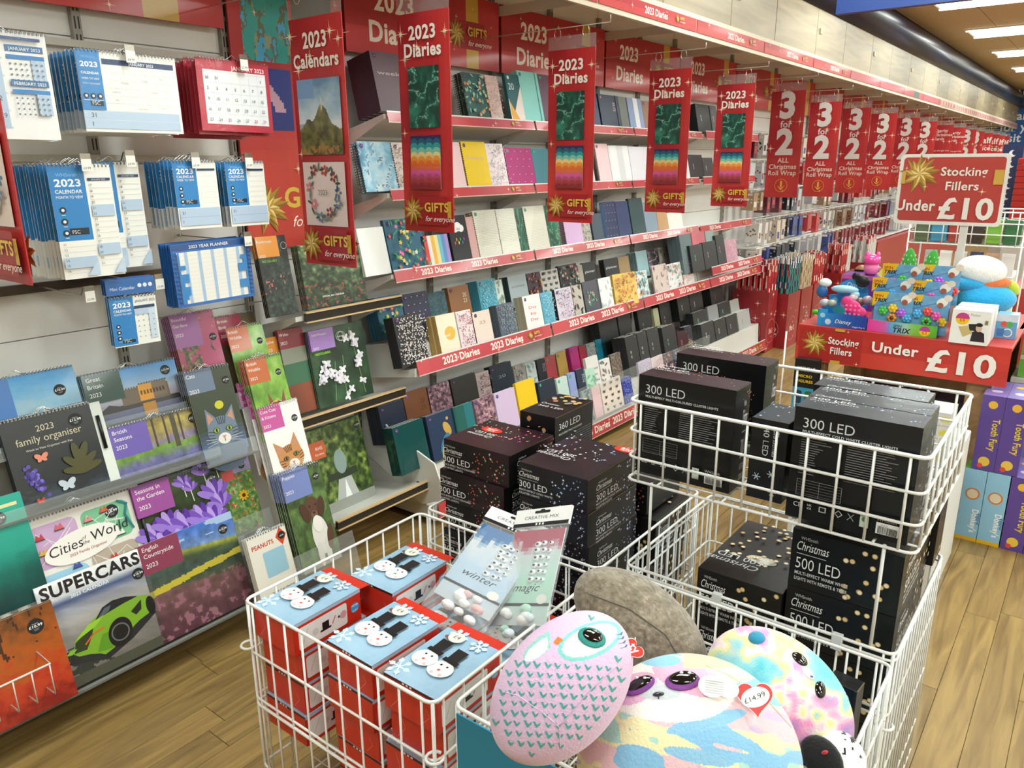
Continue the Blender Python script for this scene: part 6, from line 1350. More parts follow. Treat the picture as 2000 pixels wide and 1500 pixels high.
bx = lbox(.2, .115, .15, None, None, None); bx2 = bx
A1 = Art(.115, .15); A1.bg('131315'); starfield(A1, .05, .95, .4, .9, 12, ['e8b08c', 'e89c5c', '5cb88c', '6c8cd8'], 8, .0026, True)
A2 = Art(.2, .15); A2.bg('141416'); A2.text('360 LED', .1, .72, .019, 'dcdcdc', -.003, w=.55); A2.text('MULTI-EFFECT MULTI-COLOURED', .1, .62, .0055, 'dcdcdc', .01, w=.6)
for k in range(9): A2.rect(.1, .5 - .045 * k, .45, .512 - .045 * k, '77777a'); A2.rect(.52, .55 - .045 * k, .95, .562 - .045 * k, '77777a')
A3 = Art(.115, .2); A3.bg('131315'); starfield(A3, .1, .9, .6, .97, 16, ['e8b08c', 'e8c05c', '5cb8a8', '6c8cd8', 'e86c7c'], 9, .003, True); A3.text('360 LED', .15, .3, .012, 'dcdcdc', w=.7); A3.text('Christmas', .12, .42, .011, 'dcdcdc', it=.3, w=.5)
bpy.data.objects.remove(bx.children[0]); bpy.data.objects.remove(bx)
bx = lbox(.2, .115, .15, A1, A2, A3); place(bx, (1.63, 1.108, .692), '360 LED multi-coloured box standing behind the left stack, topmost there', None, .02)
bx = lbox(.2, .2, .086, face(.2, .086, '360', ['MULTI-COLOURED'], MULT, 12, '303030'), None, face_top(.2, .2, '360', ['e8b08c', 'e8c05c', '5cb8a8', '6c8cd8', 'e86c7c'], 13, '303030', True)); place(bx, (1.7, .86, .60), '360 LED box with round coloured bulbs behind the cold white stack')
for k in range(3):
    o = lbox(.2, .19, .13, face(.19, .13, '500', W5, WARM, 14, '3c2c1c', True), face(.2, .13, '500', W5, WARM, 15, '24342c', True), face_top(.19, .2, '500', WARM, 16, '3c2c1c', True)) if k == 0 else dup(o)
    place(o, (1.70, .83 + .01 * k, .462 - .132 * k), ['500 LED warm white box at the back right of the cluster lights bin', '500 LED box second down at the back right of the cluster lights bin', '500 LED box at the bottom back right of the cluster lights bin'][k])
for k in range(4):
    o = dup(ml, (1.63, 1.115, .60 - .0875 * k), label='multi-coloured lights box in the hidden column behind the left stack', group='back column of light boxes', drop=('price_sticker',))
# upper basket: standing boxes
mb = lbox(.082, .222, .228, face_back(.222, .228, '300', 'MULTI-EFFECT MULTI-COLOURED CLUSTER LIGHTS'), face(.082, .228, '300', CL, MULT, 21, '6c2030'), face_top(.222, .082, '300', MULT, 22, '6c3044', flip=False))
A = Art(.228, .082); 
place(mb, (1.475, .556, .824), 'standing multi-coloured 300 LED box at the left front of the upper basket')
place(dup(mb), (1.70, .575, .826), 'taller-looking 300 LED multi-coloured box behind the left one, upper basket')
wb_ = lbox(.082, .222, .228, face_back(.222, .228, '300', 'MULTI-EFFECT COLD WHITE CLUSTER LIGHTS'), face(.082, .228, '300', CW, COLD, 23, '28303c'), face_top(.222, .082, '300', COLD, 24, '303848', flip=False), '1c1a18')
place(wb_, (1.452, .206, .822), 'standing cold white 300 LED box at the right front of the upper basket')
place(dup(wb_), (1.537, .208, .822), 'second cold white 300 LED box, right behind the front one in the upper basket')
o = dup(wb_); place(o, (1.668, .236, .81), 'third cold white 300 LED box at the back of the upper basket', None, 0)
half_sticker(o, -.0, .1, .2)
for c in list(o.children):
    if c.name.startswith('price'): bpy.data.objects.remove(c)
A = Art(.075, .175); A.bg('17181b'); A.text('40 LED', .35, .9, .012, 'dcdcde', rot=-1.57, w=.8); A.text('Christmas', .62, .9, .012, 'dcdcde', it=.3, rot=-1.57, w=.8)
for x, z in ((.25, .28), (.65, .34), (.72, .12)):
    for k in range(3): a = k * math.pi / 3; A.line([(x - .008 * math.cos(a) / .075, z - .008 * math.sin(a) / .175), (x + .008 * math.cos(a) / .075, z + .008 * math.sin(a) / .175)], .0018, 'd4e4f8')
T2 = Art(.075, .12); T2.bg('1c2430'); starfield(T2, .1, .9, .1, .9, 12, COLD, 30)
o = lbox(.12, .075, .175, A, None, T2); place(o, (1.5, .452, .82), 'slim 40 LED snowflake light box between the two big boxes in the upper basket')
# lower bin of the tower: 500 LED boxes
f5 = lambda s, g_: face(.212, .13, '500', W5, WARM, s, g_, True)
o5 = lbox(.3, .212, .13, f5(31, '1c3434'), face(.3, .13, '500', W5, WARM, 33, '202020', True), face_top(.212, .3, '500', WARM, 32, '4c3420', True, False))
for k in range(5):
    o = o5 if k == 0 else dup(o5); place(o, (1.51, .213, .64 - .132 * k), ['500 LED warm white box on top of the right pile in the wire tower', '500 LED warm white box second in the right pile of the wire tower'][k] if k < 2 else '500 LED box, number %d down the right pile of the wire tower' % (k + 1), 'right pile of 500 LED boxes')
o6 = lbox(.3, .19, .13, face(.19, .13, '500', W5, WARM, 41, '30281c', True), None, face_top(.19, .3, '500', WARM, 42, '4c3420', True))
half_sticker(o6, .08, .12, .13, 'd8d8c4')
for k in range(4):
    if k in (0, 1): o = o6 if k == 0 else dup(o6, drop=('price_sticker',))
    else:
        if k == 2: o7 = lbox(.3, .19, .13, face(.19, .13, '360', ['MULTI-EFFECT', 'MULTI-COLOURED'], MULT, 51, '30281c', True), None, None); o = o7
        else: o = dup(o7)
    place(o, (1.50 + .004 * k, .432, .487 - .132 * k), ['500 LED box with round price sticker, top of left pile in the wire tower', '500 LED box under the stickered one in the left pile', '360 LED box in the left pile of the wire tower, behind the plush bin', '360 LED box at the bottom of the left pile'][k])
A = Art(.2, .16); A.bg('141416'); starfield(A, .05, .95, .4, .95, 20, WARM, 61, .002); A.text('Christmas', .1, .2, .014, 'd8d8d8', it=.3, w=.6)
o = lbox(.2, .1, .13, None, A, face_top(.1, .2, '60', WARM, 62, '303030')); place(o, (1.83, .21, .62), 'black light box lying at the right back of the wire tower', None, .0)
bpy.data.objects.remove(o.children[0]); o.location = (1.815, .2, .62); o.scale = (.5, 1, 1)
A = Art(.05, .2); A.bg('16171a'); A.text('60 LED', .3, .93, .012, 'd8d8d8', rot=-1.57); A.text('Christmas', .62, .93, .012, 'd8d8d8', it=.3, rot=-1.57)
g = random.Random(4)
for k in range(26): A.disc(g.uniform(.15, .85), g.uniform(.05, .5), .0011, 'e8d08c', n=6)
o = lbox(.04, .055, .2, A, None, None); place(o, (1.345, .235, .36), 'slim 60 LED wire light pack standing in the far right corner of the plush bin', None, -.1)
# ------------------------------------------------ plush toys in the near bin
def proj(P):
    C = (P - np.array([0, 0, H])) @ RM; return np.column_stack([CX + F * C[:, 0] / C[:, 2], CY + F * C[:, 1] / C[:, 2]])
RT, DN, FW = RM[:, 0], RM[:, 1], RM[:, 2]
class Egg:
    def __init__(s, px, py, D, a, b, c, tilt):
        s.k = D / F; s.C = np.array([0, 0, H]) + ray(px, py) * D; t = math.radians(tilt)
        s.B = np.column_stack([RT * math.cos(t) - DN * math.sin(t), -RT * math.sin(t) - DN * math.cos(t), -FW]); s.R = np.array([a * s.k, b * s.k, c * s.k])
    def hit(s, px, py):
        d = ray(px, py); o = (np.array([0, 0, H]) - s.C) @ s.B / s.R; e = d @ s.B / s.R; A, Bq, Cq = e @ e, 2 * o @ e, o @ o - 1; q = Bq * Bq - 4 * A * Cq
        if q < 0: k = -Bq / (2 * A)
        else: k = (-Bq - math.sqrt(q)) / (2 * A)
        P = np.array([0, 0, H]) + d * k; n = s.B @ (((P - s.C) @ s.B) / s.R ** 2); return P, n / np.linalg.norm(n)
    def body(s, colfn, m, T, name='body', nu=140, nv=90, fn=None):
        q = MB(); q.blob(s.C, s.R, 'ffffff', nu, nv, fn, colfn, s.B); return q.build(name, m, T)
    def decal(s, mb, pts, c, off=.0006):
        P = []
        for x, y in pts: p, n = s.hit(x, y); P.append(p + n * off)
        t = tessellate_polygon([[Vector((x, -y, 0)) for x, y in pts]])
        f = []
        for a, b, d in t:
            nn = np.cross(P[b] - P[a], P[d] - P[a]); f.append((a, b, d) if nn @ (-FW) > 0 else (a, d, b))
        mb.add(P, f, hx(c))
    def dome(s, mb, px, py, rx, ry, h, c, rot=0.):
        p, n = s.hit(px, py); X = RT - n * (RT @ n); X /= np.linalg.norm(X); Y = np.cross(n, X); ca, sa = math.cos(rot), math.sin(rot)
        Bm = np.column_stack([X * ca + Y * sa, -X * sa + Y * ca, n]); mb.blob(p, (rx * s.k, ry * s.k, h * s.k), c, 20, 12, M3=Bm)
    def seam(s, pts, T, c, r=.0009):
        P = []
        for (a, b), (x, y) in zip(pts, pts[1:]):
            for k in range(6): p, n = s.hit(a + (x - a) * k / 6, b + (y - b) * k / 6); P.append(p + n * .0001)
        m = MB(); m.tube(P, r, c, 5); m.build('seam', 'plush', T)
def inell(Q, x, y, a, b, rot=0.):
    dx, dy = Q[:, 0] - x, Q[:, 1] - y; t = math.radians(rot); u = dx * math.cos(t) - dy * math.sin(t); v = dx * math.sin(t) + dy * math.cos(t); return (u / a) ** 2 + (v / b) ** 2
def cput(C, m, c): C[m] = hx(c); return C
# pink owl
owl = Egg(1096, 1341, .98, 167, 112, 112, 48); T = thing('plush_owl', 'pale pink squashy plush owl with teal heart feathers and one large eye in view', 'plush toy')
def oc(P):
    Q = proj(P); C = np.tile(np.array(hx('e2bfe0')), (len(P), 1)); C = cput(C, inell(Q, 1152, 1252, 66, 34, 22) < 1, '8cd0cc'); C = cput(C, inell(Q, 1152, 1251, 57, 27, 22) < 1, 'f2f2f0'); C = cput(C, (inell(Q, 1055, 1262, 42, 16, 40) < 1) & (Q[:, 0] < 1075), '9cd4d0')
    return cput(C, (inell(Q, 1052, 1268, 34, 12, 40) < 1) & (Q[:, 0] < 1070), 'f2f2f0')
owl.body(oc, 'plush', T, nu=260, nv=180)
m = MB(); owl.dome(m, 1156, 1245, 27, 20, 5, '3a9c94', -.3); m.build('iris', 'glitter', T); m = MB(); owl.dome(m, 1157, 1243, 21, 15, 9, '0c0c0e', -.3); m.build('pupil', 'glossy', T)
m = MB(); owl.dome(m, 1152, 1238, 4, 3, 10.5, 'f4f4f4'); owl.dome(m, 1162, 1237, 3, 2.4, 10.5, 'f4f4f4'); m.build('highlight', 'glossy', T)
m = MB(); owl.decal(m, [(1081, 1255), (1090, 1244), (1100, 1250), (1089, 1260)], 'e0803c'); m.build('beak', 'plush', T)
g = random.Random(5)
for j in range(15):
    for i in range(14):
        u = -1 + 2 * (i + .5 * (j % 2)) / 13.; v = -1 + 2 * j / 14.
        if u * u + v * v > .9: continue
        X = 1096 + u * 162 * .669 + v * 108 * .743; Y = 1341 - u * 162 * .743 + v * 108 * .669
        if ((X - 1150) / 82) ** 2 + ((Y - 1255) / 44) ** 2 < 1 or ((X - 1060) / 60) ** 2 + ((Y - 1262) / 24) ** 2 < 1: continue
        s = 7 + g.uniform(-1, 1.5); X += g.uniform(-2, 2)
        m = MB(); owl.decal(m, [(X - s, Y - s), (X - s * .4, Y - s), (X + s * .1, Y + s * .1), (X - s * .3, Y + s * .5)], '4aa6a0'); owl.decal(m, [(X - s * .3, Y + s * .5), (X + s * .1, Y - s * .1), (X + s, Y - s * .7), (X + s * .8, Y - s * .1), (X, Y + s * .7)], '4aa6a0'); m.build('feather', 'plush', T)
for k in range(4): m = MB(); owl.decal(m, [(1200 + 3 * k, 1240 + 9 * k), (1216 + 3 * k, 1234 + 8 * k), (1214 + 3 * k, 1240 + 8 * k)], '2f6c78'); m.build('eyelash', 'plush', T)
owl.seam([(985, 1352), (1010, 1358), (1060, 1392), (1092, 1420), (1095, 1470)], T, 'dcb8da'); owl.seam([(1092, 1420), (1150, 1350), (1215, 1290)], T, 'cfaed0')
# pastel sloth
sl = Egg(1345, 1500, 1.02, 218, 218, 150, 6); T = thing('plush_sloth', 'large pastel rainbow plush sloth with two glittery purple-rimmed eyes, front centre of its bin', 'plush toy')
def sc(P):
    Q = proj(P); q = Q / 90.; n = fbm(q[:, 0] + 3, q[:, 1] * 1.6 - q[:, 0] * .5, 1, 4, 3); n2 = fbm(q[:, 0] * .8, q[:, 1] * 1.8 - q[:, 0] * .6, 1, 9, 2)
    C = np.tile(np.array(hx('f2e8b8')), (len(P), 1)); cput(C, n > .56, 'eec4cc'); cput(C, n < .4, 'b4dcd0'); cput(C, (n2 > .62), '8cc0e4'); cput(C, (n2 < .32), 'd0b8d8'); cput(C, (inell(Q, 1380, 1410, 80, 16, 14) < 1), '94c4e4'); cput(C, inell(Q, 1365, 1478, 70, 14, -12) < 1, '94c4e4')
    up = inell(Q, 1305, 1345, 132, 66, -4); cput(C, up < 1, 'f4f0e6'); cput(C, (inell(Q, 1240, 1345, 48, 28, 25) < 1), 'e4b4cc'); cput(C, inell(Q, 1345, 1325, 74, 30, -18) < 1, 'ecb0c8'); cput(C, inell(Q, 1290, 1290, 40, 12, 0) < 1, '8cc4dc'); cput(C, (Q[:, 1] < 1305) & (Q[:, 0] > 1335), 'ecd8a8'); cput(C, inell(Q, 1290, 1352, 42, 16) < 1, 'c8ccd0'); return C
sl.body(sc, 'plush', T, nu=400, nv=260)
for (x, y, rx, ry, r) in ((1249, 1338, 32, 17, .15), (1333, 1328, 33, 20, .1)):
    m = MB(); sl.dome(m, x, y + 2, rx, ry, 5, '8c4a9c', r); m.build('eye_rim', 'glitter', T); m = MB(); sl.dome(m, x + 1, y - 2, rx * .86, ry * .82, 10, '0b0a0d', r); m.build('eye', 'glossy', T)
    m = MB(); sl.dome(m, x - 2, y - 8, 5, 4, 13, 'f6f6f6'); sl.dome(m, x + 13, y - 8, 5, 4, 12, 'f6f6f6'); m.build('highlight', 'glossy', T)
m = MB(); sl.dome(m, 1286, 1356, 11, 4.5, 5, '2c3038'); m.build('nose', 'glossy', T); sl.seam([(1286, 1360), (1287, 1366)], T, '3a3a3a'); sl.seam([(1545, 1420), (1500, 1370), (1425, 1320), (1370, 1296)], T, 'd8c8a0')
# tie-dye plush
td = Egg(1520, 1362, 1.16, 158, 112, 120, -42); T = thing('plush_tie_dye', 'tie-dye plush in teal, yellow, pink and violet lying against the wires behind the sloth', 'plush toy')
def tc_(P):
    Q = proj(P) / 62.; n = fbm(Q[:, 0], Q[:, 1], 1, 3, 3); n2 = fbm(Q[:, 0] * 1.1, Q[:, 1] * 1.1, 1, 8, 3); C = ramp(n2, [(.25, '5cc0c8'), (.42, '9cd8d8'), (.5, 'f0e88c'), (.58, 'f4ece0'), (.68, 'ec9cc4'), (.85, '9c84c8')]); return C * .85 + .15 * ramp(n, [(.3, '5cb8d8'), (.7, 'e87cb0')])
td.body(tc_, 'plush', T, nu=120, nv=80)
m = MB(); td.dome(m, 1562, 1287, 16, 13, 6, '0c0c0e', -.6); m.build('eye', 'glossy', T); m = MB(); td.dome(m, 1602, 1347, 12, 16, 6, '0c0c0e', -.4); m.build('eye', 'glossy', T); m = MB(); td.dome(m, 1578, 1315, 14, 9, 4, 'e8e8ec', -.8); m.build('muzzle', 'plush', T); m = MB(); td.dome(m, 1583, 1322, 5, 3, 5, '4c6ca8'); m.build('nose', 'glossy', T)
m = MB(); p, n = td.hit(1478, 1246); m.blob(p, (.014, .012, .008), '2f8cb0', 12, 8); m.build('ear', 'plush', T)
# grey brown fluffy cushion
gb = Egg(1250, 1222, 1.24, 150, 84, 90, -38); T = thing('plush_hedgehog', 'grey-brown long-pile plush, rounded back turned up, behind the pink owl', 'plush toy')
gb.body(lambda P: ramp(fbm(proj(P)[:, 0] / 8, proj(P)[:, 1] / 8, 1, 2), [(.2, '6c6050'), (.6, '8c8070'), (.9, 'a89c88')]), 'fur', T, nu=120, nv=80); gb.seam([(1150, 1160), (1230, 1190), (1300, 1240), (1330, 1290)], T, '5c5244', .0013)
# dalmatian
dg = Egg(1618, 1492, 1.08, 72, 62, 60, 30); T = thing('plush_dalmatian', 'small white plush dog with black spots and black ear in the near right corner', 'plush toy')
def dc(P):
    Q = proj(P); C = np.tile(np.array(hx('f0efec')), (len(P), 1)); n = fbm(Q[:, 0] / 16, Q[:, 1] / 16, 1, 6, 2); return cput(C, n > .68, '17171a')
dg.body(dc, 'plush', T, nu=80, nv=60); m = MB(); dg.dome(m, 1605, 1480, 34, 44, 16, '141416', .5); m.build('ear', 'plush', T); m = MB(); dg.dome(m, 1612, 1474, 9, 5, 22, 'c8203c', .2); m.build('collar_bow', 'plush', T)
m = MB(); m.blob(at(1480, 1520, z=.42), (.1, .09, .06), '1f7cb0', 30, 18); tag(m.build('plush_blue', 'plush'), 'bright blue plush just showing between sloth and tie-dye toy', 'plush toy')
# swing tags
def heart(A, c, s=1., x=.5, z=.45):
    P = []
    for k in range(40): t = 2 * math.pi * k / 40; P.append((x + s * .028 * 16 * math.sin(t) ** 3, z + s * .028 * (13 * math.cos(t) - 5 * math.cos(2 * t) - 2 * math.cos(3 * t) - math.cos(4 * t))))
    return P, c
def swing_tag(label, egg, px, py, size, rot, fn, off=.012):
    p, n = egg.hit(px, py); D = float((p - np.array([0, 0, H])) @ FW); w_ = size * D / F; A = Art(w_, w_, .0003); fn(A); ca, sa = math.cos(rot), math.sin(rot)
    nf = (-FW * .6 + np.array([0, 0, .4])); nf /= np.linalg.norm(nf); X = RT - nf * (RT @ nf); X /= np.linalg.norm(X); Z = np.cross(nf, X); X2 = X * ca + Z * sa; Z2 = -X * sa + Z * ca
    o = p + nf * off - X2 * w_ / 2 - Z2 * w_ / 2; m = MB(); m.art(A, o, X2, Z2, 0); m.art(A, o - nf * .0016 , X2, Z2, 0); e = MB(); e.tube([tuple(o + X2 * w_ * .2 + Z2 * w_ * .85), tuple(p + n * .001)], .0008, 'e8e8e8', 4); ob = m.build('swing_tag', 'card'); e.build('tag_string', 'plastic', ob); tag(ob, label, 'tag')
def f1(A): P, _ = heart(A, 0); A.poly(P, 'f4e0dc'); P, _ = heart(A, 0, .93); A.poly(P, 'd82c24'); A.text('ty', .5, .36, A.w * .34, 'f8f4ea', .02, al='C')
def f2(A): P, _ = heart(A, 0); A.poly(P, 'f2f0ec'); P, _ = heart(A, 0, .95); A.poly(P, 'd02c24'); A.disc(.5, .46, A.w * .36, 'f4f1ea', A.w * .22, 24, .3); A.text('£14.99', .5, .4, A.w * .11, '3a3a3a', 0, al='C', w=.55, rot=.35)
def f3(A):
    A.disc(.35, .5, A.w * .3, 'efeeec', A.w * .24, 24); A.disc(.72, .5, A.w * .26, 'efeeec', A.w * .2, 24)
    for k in range(6): A.rect(.2, .36 + .05 * k, .62, .372 + .05 * k, 'b4b4b4')
swing_tag('red heart tag on the side of the pink owl', owl, 1236, 1270, 46, -.9, f1)
swing_tag('red heart tag priced £14.99 on the pastel sloth', sl, 1466, 1362, 80, .0, f2, .02); swing_tag('white folded tag beside the £14.99 heart on the sloth', sl, 1398, 1345, 84, -.15, f3, .012)
# ------------------------------------------------ stocking filler table
TX, TY0, TY1, TZ = 3.5, .233, 1.056, .8
t = thing('display_table', 'wooden display table with red covered top and Stocking Fillers Under £10 front', 'table', (0, 0, 0))
m = MB(); m.box(TX, TY0, TZ - .02, 4.35, TY1, TZ, 'b83a34', .003); m.build('table_top', 'painted', t)
A = Art(TY1 - TY0, .158); redbase(A, 20, 5, 'b9281f', 'd4402f'); A.rect(.015, .03, .34, .93, 'b0241e'); bow(A, .1, .52, .062); A.rect(.2, .93, .25, 1, GOLD); A.rect(.19, 0, .24, .1, GOLD)
A.text('Stocking', .17, .56, .03, 'f6efe8', .02, w=.155); A.text('Fillers', .185, .28, .03, 'f6efe8', .02, w=.11); A.text('Under', .39, .5, .042, 'f6efe8', .025, w=.22); A.text('£10', .65, .2, .088, 'f6efe8', .03, w=.3); stars(A, 9, 3, .012)
m = MB(); m.box(TX - .008, TY0, TZ - .158, TX, TY1, TZ, 'c4342a'); m.art(A, (TX - .008, TY1, TZ - .158), NY, ZD); m.build('front_board', 'banner', t)
for y in (.28, .93): m = MB(); m.box(TX + .03, y, 0, TX + .09, y + .09, TZ - .02, 'a8845a', .002); m.build('leg', 'table_wood', t); m = MB(); m.box(4.24, y, 0, 4.3, y + .09, TZ - .02, 'a8845a', .002); m.build('leg', 'table_wood', t)
m = MB(); m.box(TX + .1, .26, .3, 4.3, 1.02, .32, 'a8845a'); m.build('lower_shelf', 'table_wood', t); m = MB(); m.box(4.3, .26, .02, 4.33, 1.03, .78, '5a4636'); m.build('back_board', 'table_wood', t)
g = random.Random(8)
for k in range(5):
    A = Art(.13, .2); A.bg(['2a2430', '4c2c34', '1c1c24'][k % 3]); stars(A, 4, k, .012); m = MB(); m.box(0, 0, 0, .2, .125, .2, '2a2430'); m.art(A, (0, .125, 0), NY, ZD); tag(m.build('toy_box', 'card', None, (TX + .12, .36 + .128 * k if k < 4 else .86, .32 if k < 4 else .02)), 'dark toy box on the shadowy lower shelf under the display table' if k < 4 else 'dark toy box on the floor under the display table', 'box', 'dark boxes under the table')
A = Art(.1, .34); A.bg('3c9cc4'); A.rect(0, .62, 1, 1, '141416'); A.text('AMONG US', .5, .86, .014, 'e8e8ec', .02, al='C', w=.8); A.text('MICRO', .5, .76, .012, 'f0c830', .02, al='C', w=.6); A.text('FIGURES', .5, .69, .012, 'f0c830', .02, al='C', w=.7); A.disc(.2, .1, .014, 'e8502c'); 
for k in range(4): A.rrect(.1 + .45 * (k % 2), .2 + .2 * (k // 2), .42 + .45 * (k % 2), .38 + .2 * (k // 2), ['24405c', '8c2430', '24405c', '3c6c3c'][k], .01)
A.poly([(0, 0), (.5, 0), (0, .12)], 'f0c418'); m = MB(); m.box(0, 0, 0, .05, .1, .34, '1c1c1e'); m.art(A, (0, .1, 0), NY, ZD); q = at(1543, 800, x=3.42); tag(m.build('toy_box', 'card', None, (3.42, .93, .32)), 'tall micro figures box with blue and black front, left of the table', 'box')
t = thing('display_stand', 'low white stand left of the table holding the micro figures box', 'stand', (3.4, .9, 0)); m = MB(); m.box(0, 0, 0, .09, .18, .32, 'e8e6e2', .003); m.build('plinth', 'painted', t); m = MB(); m.tube([(.0, .175, .3), (.0, .175, .78)], .004, 'f0eeea'); m.build('post', 'wire', t)
def tbl(px, py): return at(px, py, z=TZ)
# fidget tray
a, b = tbl(1597, 634), tbl(1690, 647); x0 = (a[0] + b[0]) / 2; w_ = a[1] - b[1]
t = thing('toy_tray', 'blue cardboard counter tray of fidget toys with arched header, left on the table', 'toy display', (x0, b[1], TZ + .0005))
A = Art(w_, .06); A.grid(lambda U, V: ramp(U, [(0, '2f9cdc'), (.6, '2358b0'), (1, '1f3f98')]), 12, 2); A.text('Disney', .36, .3, .017, 'f0f4fa', 0, it=.3); A.disc(.1, .8, .011, 'a0d4f0'); A.disc(.22, .35, .013, 'c0e0f4'); A.text('Fidget Pop It', .72, .1, .007, 'e8eef8', 0)
m = MB(); m.box(0, 0, 0, .003, w_, .05, '2f6cc0'); m.art(A, (0, w_, 0), NY, ZD); m.box(0, 0, 0, .16, .003, .05, '2458b0'); m.box(0, w_ - .003, 0, .16, w_, .07, '2f8cd0'); m.box(0, 0, 0, .16, w_, .003, '2f6cc0'); m.box(0, w_ * .8, .05, .003, w_, .075, '2f9cdc'); m.build('tray', 'card', t)
A = Art(w_ * .8, .2); P = [(0, 0), (1, 0), (1, .62)] + [(.6 + .4 * math.cos(k * math.pi / 12), .7 + .28 * math.sin(k * math.pi / 12)) for k in range(13)] + [(.2, .6), (0, .6)]
A.poly(P, '2f94d4'); A.text('Disney', .42, .8, .02, 'f0f4fa', 0, it=.3); A.disc(.48, .42, .028, 'dc84c0', .04, 18); A.disc(.7, .55, .016, '3c9c3c', .02, 12); A.disc(.3, .25, .03, '4cb0a8', .02, 14); A.disc(.16, .48, .012, 'a0d4f0'); A.disc(.86, .45, .013, 'a0d4f0')
m = MB(); m.art(A, (.15, w_, 0), NY, ZD); m.art(A, (.152, w_, 0), NY, ZD); m.box(.151, w_ * .25, 0, .155, w_ * .95, .12, '2f94d4'); m.build('header', 'card', t)
def toy(name, label, parts, mm='plastic'):
    m = MB()
    for (c, r, col) in parts: m.blob(c, r, col, 14, 10)
    tag(m.build(name, mm), label, 'toy')
P = at(1665, 600, x=x0 + .02); toy('fidget_toy', 'hot pink bubble fidget toy at the front of the blue tray', [(P, (.008, .035, .03), 'f0408c'), (P + np.array([0, -.03, -.02]), (.008, .03, .026), 'f0408c'), (P + np.array([0, .025, .025]), (.008, .022, .02), 'f0408c')] + [(P + np.array([-.008, -.03 + .018 * i, -.03 + .018 * j]), (.004, .006, .006), 'f870a8') for i in range(4) for j in range(3)])
P = at(1610, 612, x=x0 + .03); m = MB(); m.tube([tuple(P + np.array([0, .05 - .1 * k / 8, -.0 - .035 * (k / 8) ** 2 + .02 * math.sin(k)*.2])) for k in range(9)], .012, '5cc02c', 10); tag(m.build('fidget_toy', 'plastic'), 'lime green curved fidget toy in the left of the blue tray', 'toy')
P = at(1685, 550, x=x0 + .12); toy('fidget_toy', 'black rounded fidget toy high in the blue tray', [(P, (.01, .03, .026), '16161a'), (P + np.array([0, .03, .02]), (.008, .018, .018), '16161a')])
P = at(1650, 565, x=x0 + .1); toy('fidget_toy', 'pale blue speckled toy lying on top of the blue tray', [(P, (.02, .06, .018), 'a0d0e0'), (P + np.array([0, -.045, -.02]), (.015, .02, .018), 'a0d0e0')])
P = at(1612, 552, x=x0 + .12); toy('fidget_toy', 'white and blue toy at the left edge of the tray header', [(P, (.02, .028, .02), 'e8f0ec'), (P + np.array([0, .01, -.04]), (.02, .025, .03), '2f6cb0')])
P = at(1680, 585, x=x0 + .08); toy('fidget_toy', 'mauve and brown wrapped toys heaped behind the pink one', [(P + np.array([0, .03 - .03 * k, -.01 * (k % 2)]), (.02, .022, .02), ['c0a0a8', '6c5048', 'a88c94', '8c7878'][k]) for k in range(4)], 'shrink')
P = at(1620, 592, x=x0 + .06); toy('fidget_toy', 'clear wrapped pale toys at the left of the blue tray', [(P + np.array([0, .02 - .03 * k, .0]), (.02, .022, .018), ['b4b4c0', '9ca08c'][k]) for k in range(2)], 'shrink')
# spinner tray
a, b = tbl(1693, 646), tbl(1828, 662); x1_ = (a[0] + b[0]) / 2; w2 = a[1] - b[1]
t = thing('toy_tray', 'green and pink counter tray of spinner toy cards, centre of the table', 'toy display', (x1_, b[1], TZ + .0005))
A = Art(w2, .05); A.grid(lambda U, V: ramp(U, [(0, 'e83c9c'), (.25, 'd85cb0'), (.35, '5cacdc'), (.55, 'a0c8c0'), (.7, '7cc43c'), (1, '5cb42c')]), 24, 2); A.text('SPIN', .38, .58, .011, '2a2a2e', .02); A.text('TRIX', .38, .14, .02, '2a2a2e', .03, it=.2); A.disc(.83, .5, .021, 'f0c818'); A.disc(.83, .5, .021, 'b83c9c', .021, 16, 0, .5); A.text('£3', .83, .25, .013, 'd83c2c', .01, al='C')
m = MB(); m.box(0, 0, 0, .003, w2, .05, '5cb42c'); m.art(A, (0, w2, 0), NY, ZD); m.box(0, 0, 0, .2, .003, .07, '3c6cc0'); m.box(0, w2 - .003, 0, .2, w2, .07, 'd83c9c'); m.box(0, 0, 0, .2, w2, .003, '5cb42c'); m.box(.19, 0, 0, .193, w2 * .55, .23, '8cc83c'); m.build('tray', 'card', t)
FC = ['e858b0', 'f08c2c', '4cc84c', '4cb0e8', 'f0c828', 'e84c4c', 'c058e0']
